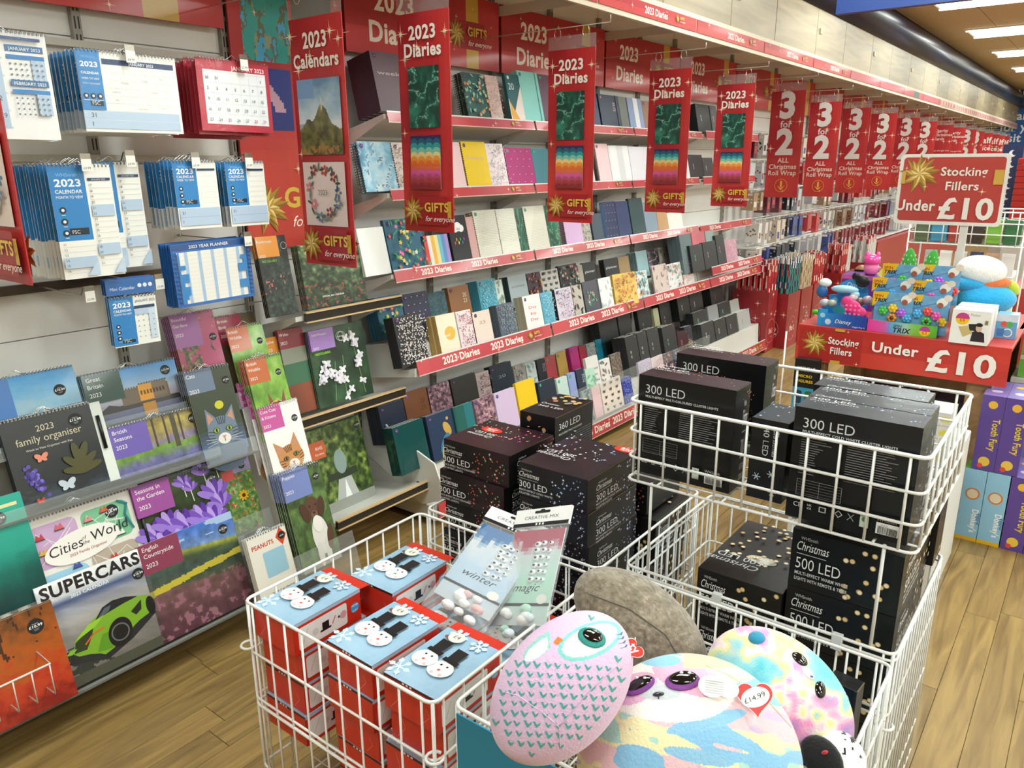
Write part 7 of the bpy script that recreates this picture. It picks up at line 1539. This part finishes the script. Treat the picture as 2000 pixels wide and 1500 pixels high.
def spin_card(k, px, py, x, top=False):
    P = at(px, py, x=x); A = Art(.15, .16, .0004); A.grid(lambda U, V: ramp(fbm(U * 4, V * 4, 1, 3), [(.2, '5c9ccc'), (.8, '8cbcdc')]), 8, 8); A.poly([(-.06, 1.), (.36, 1.02), (.3, .85), (.12, .78), (-.06, .6)], 'f0c020'); A.text('SPIN', -.02, .86, .012, 'c8302c', .02); A.text('TRIX', 0, .74, .015, '26262c', .03, it=.3); A.line([(.0, .6), (.95, .92)], .0012, '5c3c8c')
    A.disc(.82, .86, .022, 'f4f0e8', .018, 14, .5); A.disc(.95, .98, .016, 'e8d8c8', .014, 12); A.disc(.78, .78, .012, 'a8604c', n=10)
    m = MB(); m.box(0, -.15, 0, .002, 0, .16, '7cb0d8'); m.art(A, (0, 0, 0), NY, ZD); o = m.build('toy_card', 'card', None, tuple(P), (0, random.uniform(-.1, .02), 0)); ORDN = ['topmost back left', 'upper middle', 'front left', 'front right', 'back right', 'middle right']
    tag(o, 'spinner toy card with bright plastic flowers, %s in the tray' % ORDN[k], 'toy'); f = MB()
    for i, (u, v) in enumerate(((.25, .52), (.5, .6), (.72, .5), (.5, .34), (.88, .36))):
        c = FC[(i * 2 + k) % 7]
        for j in range(6): a_ = j * 1.047; f.blob((-.008, -(u * .15 + .012 * math.cos(a_)), v * .16 + .012 * math.sin(a_)), (.006, .008, .008), c, 8, 6)
        f.blob((-.012, -u * .15, v * .16), (.007, .008, .008), c if i != 3 else '4c2c24', 8, 6)
    f.build('flower_spinner', 'glossy', o)
for k, (px, py, dx) in enumerate(((1722, 585, .13), (1702, 612, .09), (1703, 640, .03), (1768, 648, .03), (1790, 590, .13), (1775, 620, .09))): spin_card(k, px, py, x1_ + dx)
# boxes right
a, b = tbl(1852, 668), tbl(1928, 676)
A = Art(.1, .1); A.bg('f0eeec'); A.text('Harry Potter', .2, .84, .007, '8a8680', it=.2); A.disc(.28, .74, .018, 'f0c41c'); A.disc(.28, .74, .018, 'c83c8c', .018, 16, 0, .5); A.text('£6', .28, .66, .01, 'd83c2c', .01, al='C'); A.poly([(.2, .5), (.45, .55), (.6, .35), (.35, .2)], 'c9b478'); A.poly([(.45, .6), (.65, .62), (.68, .4), (.5, .42)], '24221e'); A.poly([(.55, .1), (.58, .38), (.72, .44), (.88, .36), (.92, .1)], '241c20'); A.disc(.73, .5, .008, 'd8b09c', .011, 12); A.disc(.73, .6, .009, '241c18', .006, 10); A.rect(.86, .62, .94, .74, '8c8048')
for k, l in enumerate(('front', 'rear')): m = MB(); m.box(0, 0, 0, .07, .1, .1, 'efecea', .001); m.art(A, (0, .1, 0), NY, ZD); s = (a[1] - b[1]) / .1; o = m.build('gift_box', 'card', None, (a[0] + .0 + .085 * k * s, b[1], TZ + .0005)); o.scale = (s, s, s); tag(o, 'white boxed gift with £6 sticker, %s one of the pair on the table' % l, 'box')
a = tbl(1932, 662); A = Art(.075, .1); A.bg('5ca4d4'); A.rect(0, .7, 1, 1, 'c8d8e8'); A.disc(.4, .6, .012, 'd84c3c'); A.disc(.65, .6, .012, '4ca84c'); A.ring(.6, .25, .016, .004, 'e8eef4'); A.rect(.1, .1, .45, .4, '2f7cc0'); m = MB(); m.box(0, 0, 0, .08, .075, .1, '8cbcdc', .001); m.art(A, (0, .075, 0), NY, ZD); o = m.build('gift_box', 'shrink', None, (a[0] + .04, a[1] - .085, TZ + .0005)); tag(o, 'blue clear-topped gift box at the right end of the table', 'box')
def egg_thing(name, label, px, py, D, a, b, c, tilt, col, mm='fur'): e = Egg(px, py, D, a, b, c, tilt); o = e.body(lambda P: np.tile(np.array(hx(col)), (len(P), 1)), mm, None, name, 40, 26); tag(o, label, 'plush toy'); return o
DT = lambda px, py, x: float((at(px, py, x=x) - np.array([0, 0, H])) @ FW)
D = DT(1915, 540, 3.85)
T = thing('plush_unicorn', 'white, blue and rainbow long-pile plush lying at the right of the table', 'plush toy')
for nm, px, py, dd, a, b, c, tl, col in (('head', 1917, 527, 0, 48, 28, 26, -8, 'f0efec'), ('body', 1925, 585, .02, 58, 30, 30, 0, '2fa8e0'), ('wing', 1890, 556, .01, 34, 14, 18, -8, '2f9cd0'), ('mane', 1945, 556, .0, 30, 12, 14, 10, 'd8743c'), ('mane', 1972, 562, .02, 20, 14, 14, -40, 'b8c83c'), ('tail', 1866, 550, .03, 12, 16, 14, 20, '3cb090')):
    Egg(px, py, D + dd, a, b, c, tl).body(lambda P, col=col: np.tile(np.array(hx(col)), (len(P), 1)), 'fur', T, nm, 40, 26)
# purple box, figure, cacti
P = at(1640, 585, x=4.0); A = Art(.3, .17); A.bg('6a2c8c'); A.rect(0, .88, 1, 1, 'c05ca8')
y1 = P[1]; m = MB(); m.box(0, -.3, 0, .15, 0, .17, '6a2c8c'); m.art(A, (0, 0, 0), NY, ZD); o = m.build('toy_box', 'card', None, (4.0, y1, TZ)); tag(o, 'purple cardboard display box with scalloped brown top behind the trays', 'box')
m = MB()
for k in range(4): m.tube([(.15, -.05 - .07 * k, .17), (.153, -.05 - .07 * k, .17)], .034, 'a07850', 16)
m.box(.15, -.3, .1, .154, 0, .18, 'a07850'); m.build('scalloped_flap', 'card', o); o.location.z = TZ + .0005
zt = TZ + .171; P = at(1706, 488, x=4.06)
T = thing('pink_figure', 'glossy pink cat-eared pot figure on the purple box', 'toy', (4.06, P[1], zt)); m = MB(); m.lathe([(.02, 0), (.032, .01), (.036, .04), (.03, .05)], 'f07cb0', 16); m.build('body', 'glossy', T); m = MB(); m.lathe([(.03, .05), (.038, .06), (.038, .085), (.02, .098), (.001, .1)], 'f04c9c', 16)
for s in (-1, 1): m.blob((0, s * .024, .095), (.01, .011, .018), 'f04c9c', 8, 6)
m.build('lid', 'glossy', T)
P = at(1735, 500, x=3.95); m = MB(); m.box(0, -.07, 0, .002, .0, .07, 'ecd87c'); tag(m.build('price_card', 'card', None, (3.9, P[1] + .03, P[2] - .08), (.7, 0, .2)), 'pale yellow card tilted behind the spinner toys', 'card')
for k, (px, py, l) in enumerate(((1773, 530, 'left'), (1803, 532, 'right'))):
    P = at(px, py, x=4.12); T = thing('cactus_toy', 'green plush cactus with pale stitches, %s one of the pair' % l, 'toy', (4.12, P[1], TZ), (.0 if k == 0 else .12, 0, 0)); m = MB(); hgt = P[2] + .1 - TZ; m.lathe([(.035, 0), (.035, .09), (.02, .1)], 'b8703c', 16); m.build('pot', 'plastic', T); m = MB(); m.blob((0, 0, hgt * .62), (.032, .036, hgt * .42), '3c9c3c', 20, 16); m.build('stem', 'plush', T); m = MB()
    for i in range(10):
        for j in range(8): a_ = j * .785 + .4 * (i % 2); z_ = hgt * (.3 + .068 * i); rr = .036 * math.sqrt(max(0, 1 - ((z_ - hgt * .62) / (hgt * .42)) ** 2)); m.box(rr * math.cos(a_) - .002, rr * math.sin(a_) - .0015, z_, rr * math.cos(a_) + .002, rr * math.sin(a_) + .0015, z_ + .008, 'd8e8b0')
    m.build('stitches', 'plush', T)
# sign on a post
T = thing('standing_sign', 'white-framed red Stocking Fillers Under £10 sign on a post above the table', 'sign', (3.9, 0, 0)); y0, y1, z0, z1 = .38, .8, 1.232, 1.533
m = MB(); A = Art(y1 - y0, z1 - z0); A.rrect(0, 0, 1, 1, 'e8e4de', .018); A.rrect(.035, .05, .965, .955, 'b83c34', .014); bow(A, .2, .72, .085); A.rect(.88, .58, .965, .78, 'd0a440'); A.rect(.035, .58, .07, .76, 'd0a440')
A.text('Stocking', .4, .7, .034, 'ece4dc', .02, w=.42); A.text('Fillers', .46, .5, .034, 'ece4dc', .02, w=.3); A.text('Under', .01, .2, .045, 'ece4dc', .025, w=.38); A.text('£10', .42, .1, .085, 'ece4dc', .03, w=.5); stars(A, 5, 3, .02)
m.box(.0005, y0 + .01, z0 + .01, .008, y1 - .01, z1 - .01, 'e4e0da', .002); m.art(A, (0, y1, z0), NY, ZD); m.build('panel', 'banner', T); m = MB(); m.box(.008, .5, TZ, .02, .53, z0 + .1, 'dcd8d2'); m.build('post', 'painted', T)
# wire basket rack behind the table with green packs
W1 = basket('white wire grid basket of green and red packs behind the table sign', 4.9, 5.3, .36, .92, [1.24, 1.18, 1.12, 1.06], 5, 8, 1.06, posts=True, r=.003)
for k in range(12): m = MB(); m.box(0, 0, 0, .08, .08, .13, ['2c6c3c', '7cb83c', '3c2c28', 'a83c34', '3c94b8', '5c6c4c', '8c2c30', '2c5c54', '7cb83c', '24443c', '4cb0c8', '9c4c3c'][k], .004); tag(m.build('gift_pack', 'shrink', None, (4.95 + .15 * (k // 6), .38 + .088 * (k % 6), 1.068)), 'small colourful gift pack inside the wire grid basket behind the sign', 'gift pack', 'packs in the wire grid basket')
m = MB(); m.box(4.93, .385, .3, 5.27, .895, .9, 'd8d6d0', .005); tag(m.build('display_unit', 'painted'), 'pale display block under the wire grid basket, behind the table', 'display unit')
for k in range(6): m = MB(); m.box(0, 0, 0, .03, .06, .12, ['e8e4e0', 'c8a084', '3c4468', 'dcdad8', 'f0eeea', 'b4b8b4'][k]); tag(m.build('gift_card', 'paper', None, (4.94, .39 + .075 * k, .9005), (0, .0, 0)), 'small pale gift pack standing below the wire grid basket', 'gift pack', 'packs below the wire grid basket')
# ------------------------------------------------ tall game boxes on the right
def game(c, txt, cb, tx2, kind):
    A = Art(.078, .31); A.bg(c)
    if kind: A.rect(0, 0, 1, .05, 'e8b42c'); A.disc(.5, .66, .026, 'c87c4c'); A.disc(.5, .66, .02, 'e0d0b8'); A.text('Donkey\'s', .62, .45, .022, 'f2f4f8', .03, rot=-1.57, w=1.3); A.text('Flying', .85, .4, .014, '2f6ca8', .02, rot=-1.57)
    else: A.text('Tooth Fury', .6, .7, .024, 'e8c83c', .02, rot=-1.57, w=1.7); A.disc(.5, .88, .016, 'e8b43c'); A.disc(.5, .12, .02, 'e8c04c'); A.disc(.35, .06, .01, 'd84c3c')
    m = MB(); m.box(0, 0, 0, .26, .078, .31, c, .001); m.art(A, (0, .078, 0), NY, ZD); A = Art(.078, .26); A.bg(cb); A.disc(.5, .3, .02, 'e8d8f0'); A.disc(.4, .7, .018, 'f0c83c'); m.art(A, (0, .078, .31), NY, XD); return m.build('game_box', 'card')
gd = game('8fc2e2', 0, '6cc03c', 0, 1); gp = game('5c4494', 0, '8c78c0', 0, 0)
tag(gd, 'pale blue tall game box on the floor, left one, with round picture', 'game'); gd.location = (3.42, .237, 0)
tag(dup(gd, (3.42, .157, 0)), 'pale blue tall game box on the floor, right one of the two', 'game')
tag(gp, 'purple tall game box standing on the left pale blue one', 'game'); gp.location = (3.42, .218, .312)
tag(dup(gp, (3.42, .139, .312)), 'purple tall game box standing beside its twin on the pale blue ones', 'game')
for k in range(3): tag(dup(gp, (3.42, .075 - .08 * k, 0)), 'purple tall game box on the floor right of the pale blue boxes', 'game', 'purple game boxes on the floor')
# green packs shelf right behind
T = thing('toy_shelf', 'white shelf unit of green wrapped toys at the right edge', 'shelf', (3.95, -.7, 0))
for z in (.1, .34, .58, .8): m = MB(); m.box(0, 0, z - .02, .4, .95, z, 'dddbd6'); m.build('shelf_board', 'painted', T)
m = MB(); m.box(.38, 0, 0, .4, .95, .85, 'b8b4ac'); m.build('back_board', 'painted', T)
for j, z in enumerate((.102, .342, .582)):
    for i in range(9):
        m = MB(); m.box(0, 0, 0, .16, .09, .1, ['5cb83c', '3c8c34', '7cc84c'][(i + j) % 3], .006); A = Art(.09, .1); A.bg(['5cb83c', '3c8c34', '7cc84c'][(i + j) % 3]); A.disc(.5, .5, .02, '24502c'); A.rect(0, .8, 1, 1, 'd8e8c8'); m.art(A, (0, .09, 0), NY, ZD); o = m.build('toy_pack', 'shrink', None, (3.98, .14 - .1 * i, z)); tag(o, 'green wrapped toy pack on the shelf at the right edge', 'toy', 'green toy packs at the right edge')
        if z > .1: tag(dup(o, (3.98, .14 - .1 * i, z + .102)), 'green wrapped toy pack on the shelf at the right edge', 'toy', 'green toy packs at the right edge')
# white products on low unit between tower and table
T = thing('display_unit', 'white low display block behind the wire tower, small grey boxes on it', 'display unit', (2.75, .3, 0)); m = MB(); m.box(0, 0, 0, .5, .5, .52, 'dcdad5', .004); m.build('body', 'painted', T)
for k in range(8): m = MB(); m.box(0, 0, 0, .14, .09, .045, 'd4d2ce', .001); A = Art(.09, .045); A.bg('d8d6d2'); A.rect(.1, .2, .4, .7, '8c8c8c'); A.rect(.7, .3, .95, .7, 'e0d040'); m.art(A, (0, .09, 0), NY, ZD); tag(m.build('small_box', 'card', None, (2.78, .32 + .1 * (k % 2), .521 + .046 * (k // 2))), 'small pale box with yellow mark stacked behind the wire tower', 'box', 'pale boxes behind the wire tower')
# ------------------------------------------------ red bin and bright goods at the far right
m = MB(); m.box(5.4, -1.2, 0, 6.2, .42, .78, 'b83a34', .004); tag(m.build('promo_bin', 'card'), 'red promotional bin full of soft toys at the right edge beyond the table', 'bin')
g = random.Random(3)
for k in range(14): x, y = 5.5 + g.random() * .5, .3 - g.random() * .8; m = MB(); m.blob((0, 0, 0), (.12, .1, .07), g.choice(['e8e4e0', 'c83c34', '2c5c54', '8c2c2c', '3c2c24', 'd8d0c4', '243c5c', 'a8744c']), 16, 10); tag(m.build('soft_toy', 'fur', None, (x, y, .83 + .05 * (k % 3))), 'soft toy heaped in the red bin beyond the table', 'plush toy', 'soft toys in the red bin')
for k in range(14): m = MB(); m.box(0, -.7, 0, .5, 0, .05, 'b8342c', .006); q = at(1962, 470, x=8.2); tag(m.build('fleece_throw', 'plush', None, (8.2, q[1], .8 + .052 * k)), 'folded red throw in the tall pile at the far right', 'throw', 'pile of folded red throws')
m = MB(); m.box(8.2, q[1] - .75, 0, 8.8, q[1] + .02, .8, 'c8c4bc'); tag(m.build('display_unit', 'painted'), 'pale plinth carrying the pile of red throws', 'display unit')
q = at(1958, 300, x=8.6); A = Art(.16, .8); A.bg('1f2c54')
for k in range(8): A.disc(.5, .06 + .12 * k, .03, ['e8e8f0', 'e8e8f0', 'c8d83c'][k % 3 if k > 5 else 0]); A.disc(.62, .07 + .12 * k, .024, '1f2c54')
m = MB(); m.box(0, -.16, 0, .1, 0, .8, '1f2c54'); m.art(A, (0, 0, 0), NY, ZD); tag(m.build('hanging_stock', 'card', None, (8.6, q[1], .85)), 'column of navy packs with white moons beside the red throws', 'gift pack'); m = MB(); m.box(8.62, q[1] - .15, 0, 8.7, q[1] - .01, .85, 'c8c4bc'); tag(m.build('display_post', 'painted'), 'pale post under the navy moon packs', 'post')
m = MB(); A = Art(1.4, 1.2); g = random.Random(9)
for i in range(14):
    for j in range(12): A.rect(i / 14, j / 12, (i + .9) / 14, (j + .85) / 12, g.choice(['e8e8ec', 'c8dce8', '3c6cb0', 'e8b43c', 'a0c8d8', 'd84c6c', 'f0f0f0']))
m.box(0, -1.4, 0, .3, 0, 1.5, 'd8dce0'); m.art(A, (0, 0, .3), NY, ZD); q = at(1962, 300, x=11.); tag(m.build('card_rack', 'card', None, (11., q[1], 0)), 'tall rack of small bright cards far off at the right edge', 'rack')
# ------------------------------------------------ gift wrap area
SC = {'santa': ['1f3c68', 'f0ece8', 'c83c3c', '3c8c6c'], 'kraft': ['a88c6c', 'e8dcc8', '6c4c34', 'c8b89c'], 'red': ['b02830', 'f0e4dc', 'e8b8a8', '7c1c20'], 'white': ['e0dcd8', 'b83c44', '8c9c94', 'c8c4c0'], 'teal': ['2c5c64', 'e8e4e0', 'c8a45c', '1c3c40']}
def roll(kind):
    c = SC[kind]; m = MB(); n = 12; zs = np.linspace(0, .7, 15); g = random.Random(len(kind)); V = [(.021 * math.cos(2 * math.pi * k / n), .021 * math.sin(2 * math.pi * k / n), z) for z in zs for k in range(n)]
    Fc, C = [], []
    for i in range(14):
        for k in range(n): Fc.append((i * n + k, i * n + (k + 1) % n, (i + 1) * n + (k + 1) % n, (i + 1) * n + k)); C.append(hx(c[0] if g.random() < .62 else g.choice(c[1:])))
    m.add(V, Fc, np.array(C), per=True, smooth=True); m.add([(.021 * math.cos(2 * math.pi * k / n), .021 * math.sin(2 * math.pi * k / n), .7) for k in range(n)], [tuple(range(n))], hx('dcd8d4')); m.lathe([(.012, .7), (.012, .702)], '8c8680', 10); return m.build('wrap_roll', 'gloss')
def roll_box(x, y0, y1, L, kinds, label, gl, hgt=.46, rows=5, cols=5):
    T = thing('roll_box', label, 'box', (x, y0, 0)); W = y1 - y0; A = Art(W, hgt); redbase(A, 6, 8, '8c2028', 'a82c30'); stars(A, 8, int(x * 9), .03); A.ring(.5, .34, .1, .004, 'd08c84'); A.text('Roll Wrap', .5, .45, .016, 'e8d0c8', .01, al='C'); A.text('3', .3, .25, .06, 'f0e0d8', .03, al='C'); A.text('for', .5, .3, .022, 'f0e0d8', .01, al='C'); A.text('2', .7, .25, .06, 'f0e0d8', .03, al='C')
    m = MB(); c = '9a242a'; m.box(0, 0, 0, .004, W, hgt, c); m.box(L - .004, 0, 0, L, W, hgt, c); m.box(0, 0, 0, L, .004, hgt, c); m.box(0, W - .004, 0, L, W, hgt, c); m.box(0, 0, 0, L, W, .004, c); m.art(A, (0, W, 0), NY, ZD); A2 = Art(L, hgt); A2.items = []; redbase(A2, 6, 8, '8c2028', 'a82c30'); A2.ring(.5, .34, .1, .004, 'd08c84'); A2.text('3 for 2', .5, .3, .04, 'f0e0d8', .03, al='C', w=.4); stars(A2, 8, int(x * 5), .03); m.art(A2, (0, 0, 0), XD, ZD); m.build('carton', 'card', T)
    r0 = None
    for i in range(cols):
        for j in range(rows):
            k = kinds[i * len(kinds) // cols]
            if k not in RL: RL[k] = roll(k); o = RL[k]
            else: o = dup(RL[k])
            o.location = (x + .03 + (L - .06) * i / (cols - 1), y0 + .03 + (W - .06) * j / (rows - 1), .006 + random.uniform(0, .05)); tag(o, '%s patterned gift wrap roll upright in the %s' % ({'santa': 'navy father-christmas', 'kraft': 'brown and cream', 'red': 'red and white', 'white': 'white and grey', 'teal': 'teal and gold'}[k], gl), 'gift wrap', 'wrap rolls, %s in %s' % (k, gl))
RL = {}
roll_box(6.36, 2.02, 2.34, .3, ['santa'], 'nearest dark red carton of gift wrap rolls with 3 for 2 circle', 'nearest red carton', rows=7, cols=5)
roll_box(6.7, 2.02, 2.34, .3, ['kraft'], 'second dark red carton of rolls from the diaries', 'second red carton'); roll_box(7.04, 2.02, 2.34, .3, ['red'], 'third dark red carton of rolls from the diaries', 'third red carton'); roll_box(7.9, 2.02, 2.34, .34, ['red', 'white'], 'fourth dark red carton of rolls, past a gap', 'fourth red carton'); roll_box(8.9, 2.02, 2.34, .34, ['white'], 'fifth dark red carton of rolls, far down the wall', 'fifth red carton')
roll_box(6.125, 2.1, 2.4, .2, ['red'], 'dark red carton against the wall behind the black diaries', 'carton behind the black diaries', .5, rows=6, cols=3)
# wire display trays with folded wrap, bags and tags
PC = ['b02c34', 'd8d4d0', '2c3440', 'a88c6c', 'e8e4e0', 'c03c3c', '6c2c38', 'b8bcc0', '1c1c20', '8c7058', 'd8c8b8', '3c4c8c', '8c3c44', 'c8ccd0']
def pack_mesh(c, c2, w, h, d):
    A = Art(w, h); A.bg(c); g = random.Random(str(c + c2 + str(w)).__hash__() if False else int(w * 1000) + int(c, 16) % 97)
    for _ in range(9): A.disc(g.uniform(.12, .88), g.uniform(.1, .75), w * .08, c2, n=7)
    A.rect(.1, .84, .9, .96, 'ece8e2'); m = MB(); m.box(0, 0, 0, d, w, h, c, .002); m.art(A, (0, w, 0), NY, ZD); A3 = Art(d, h); A3.bg(c); A3.rect(.2, .2, .8, .5, c2); m.art(A3, (0, 0, 0), XD, ZD); m.box(d * .4, w * .4, h, d * .6, w * .6, h + .02, 'd8d4ce'); return m.mesh('gift_pack')
PM = []; PCN = ['bright red', 'pale grey', 'navy', 'kraft brown', 'white', 'scarlet', 'wine red', 'silver grey', 'black', 'mid brown', 'cream', 'royal blue', 'dusty red', 'light grey']
for k, c in enumerate(PC): me = pack_mesh(c, PC[(k * 5 + 3) % 14], .1, .17, .06); me.materials.append(M['shrink']); PM.append(me)
n_ = 0
LV = {1.72: 'top hook row', 1.5: 'second hook row', 1.27: 'third hook row', 1.04: 'fourth hook row', .84: 'lowest hook row'}
for zi, (z, yb) in enumerate(((1.72, 2.4), (1.5, 2.36), (1.27, 2.3), (1.04, 2.26), (.84, 2.2))):
    x = 6.16; T = thing('hook_bar', 'white bar and hooks carrying the gift packs, %s past the diaries' % LV[z], 'rail', (0, 0, 0)); m = MB(); m.tube([(6.13, yb + .12, z + .02), (16., yb + .12, z + .02)], .006, 'dcd8d2'); m.tube([(6.13, yb, z + .025), (16., yb, z + .025)], .004, 'dcd8d2'); m.build('bar', 'wire', T)
    if z in (1.04, .84): m = MB(); m.box(6.14, yb - .02, z - .21, 14, yb + .2, z - .195, 'e0dedA'.lower()); m.build('tray', 'painted', T)
    c = random.choice(range(14)); run = 0
    while x < 15 and n_ < 290:
        if run <= 0: c = random.choice(range(14)); run = random.randint(1, 4)
        run -= 1; o = bpy.data.objects.new('gift_pack', PM[c]); COL.objects.link(o); h = random.uniform(.8, 1.15); o.scale = (1, 1.1, h); o.location = (x, yb - .0 + random.uniform(-.03, .03), z - .17 * h - (.0 if zi < 3 else .005)); o.rotation_euler = (random.uniform(-.03, .03), 0, random.uniform(-.2, .1))
        o['kind'] = 'thing'; tag(o, '%s festive gift pack hanging in the %s past the diaries' % (PCN[c], LV[z]), 'gift pack', 'gift packs, %s' % LV[z]); n_ += 1; x += random.uniform(.11, .16) * (1 + (x - 5) * .05)
m = MB(); m.box(9.6, 2.1, 0, 16, 2.5, .62, 'a8343a'); tag(m.build('display_plinth', 'card'), 'long red display base under the far gift wrap', 'display unit')
bpy.context.view_layer.update()
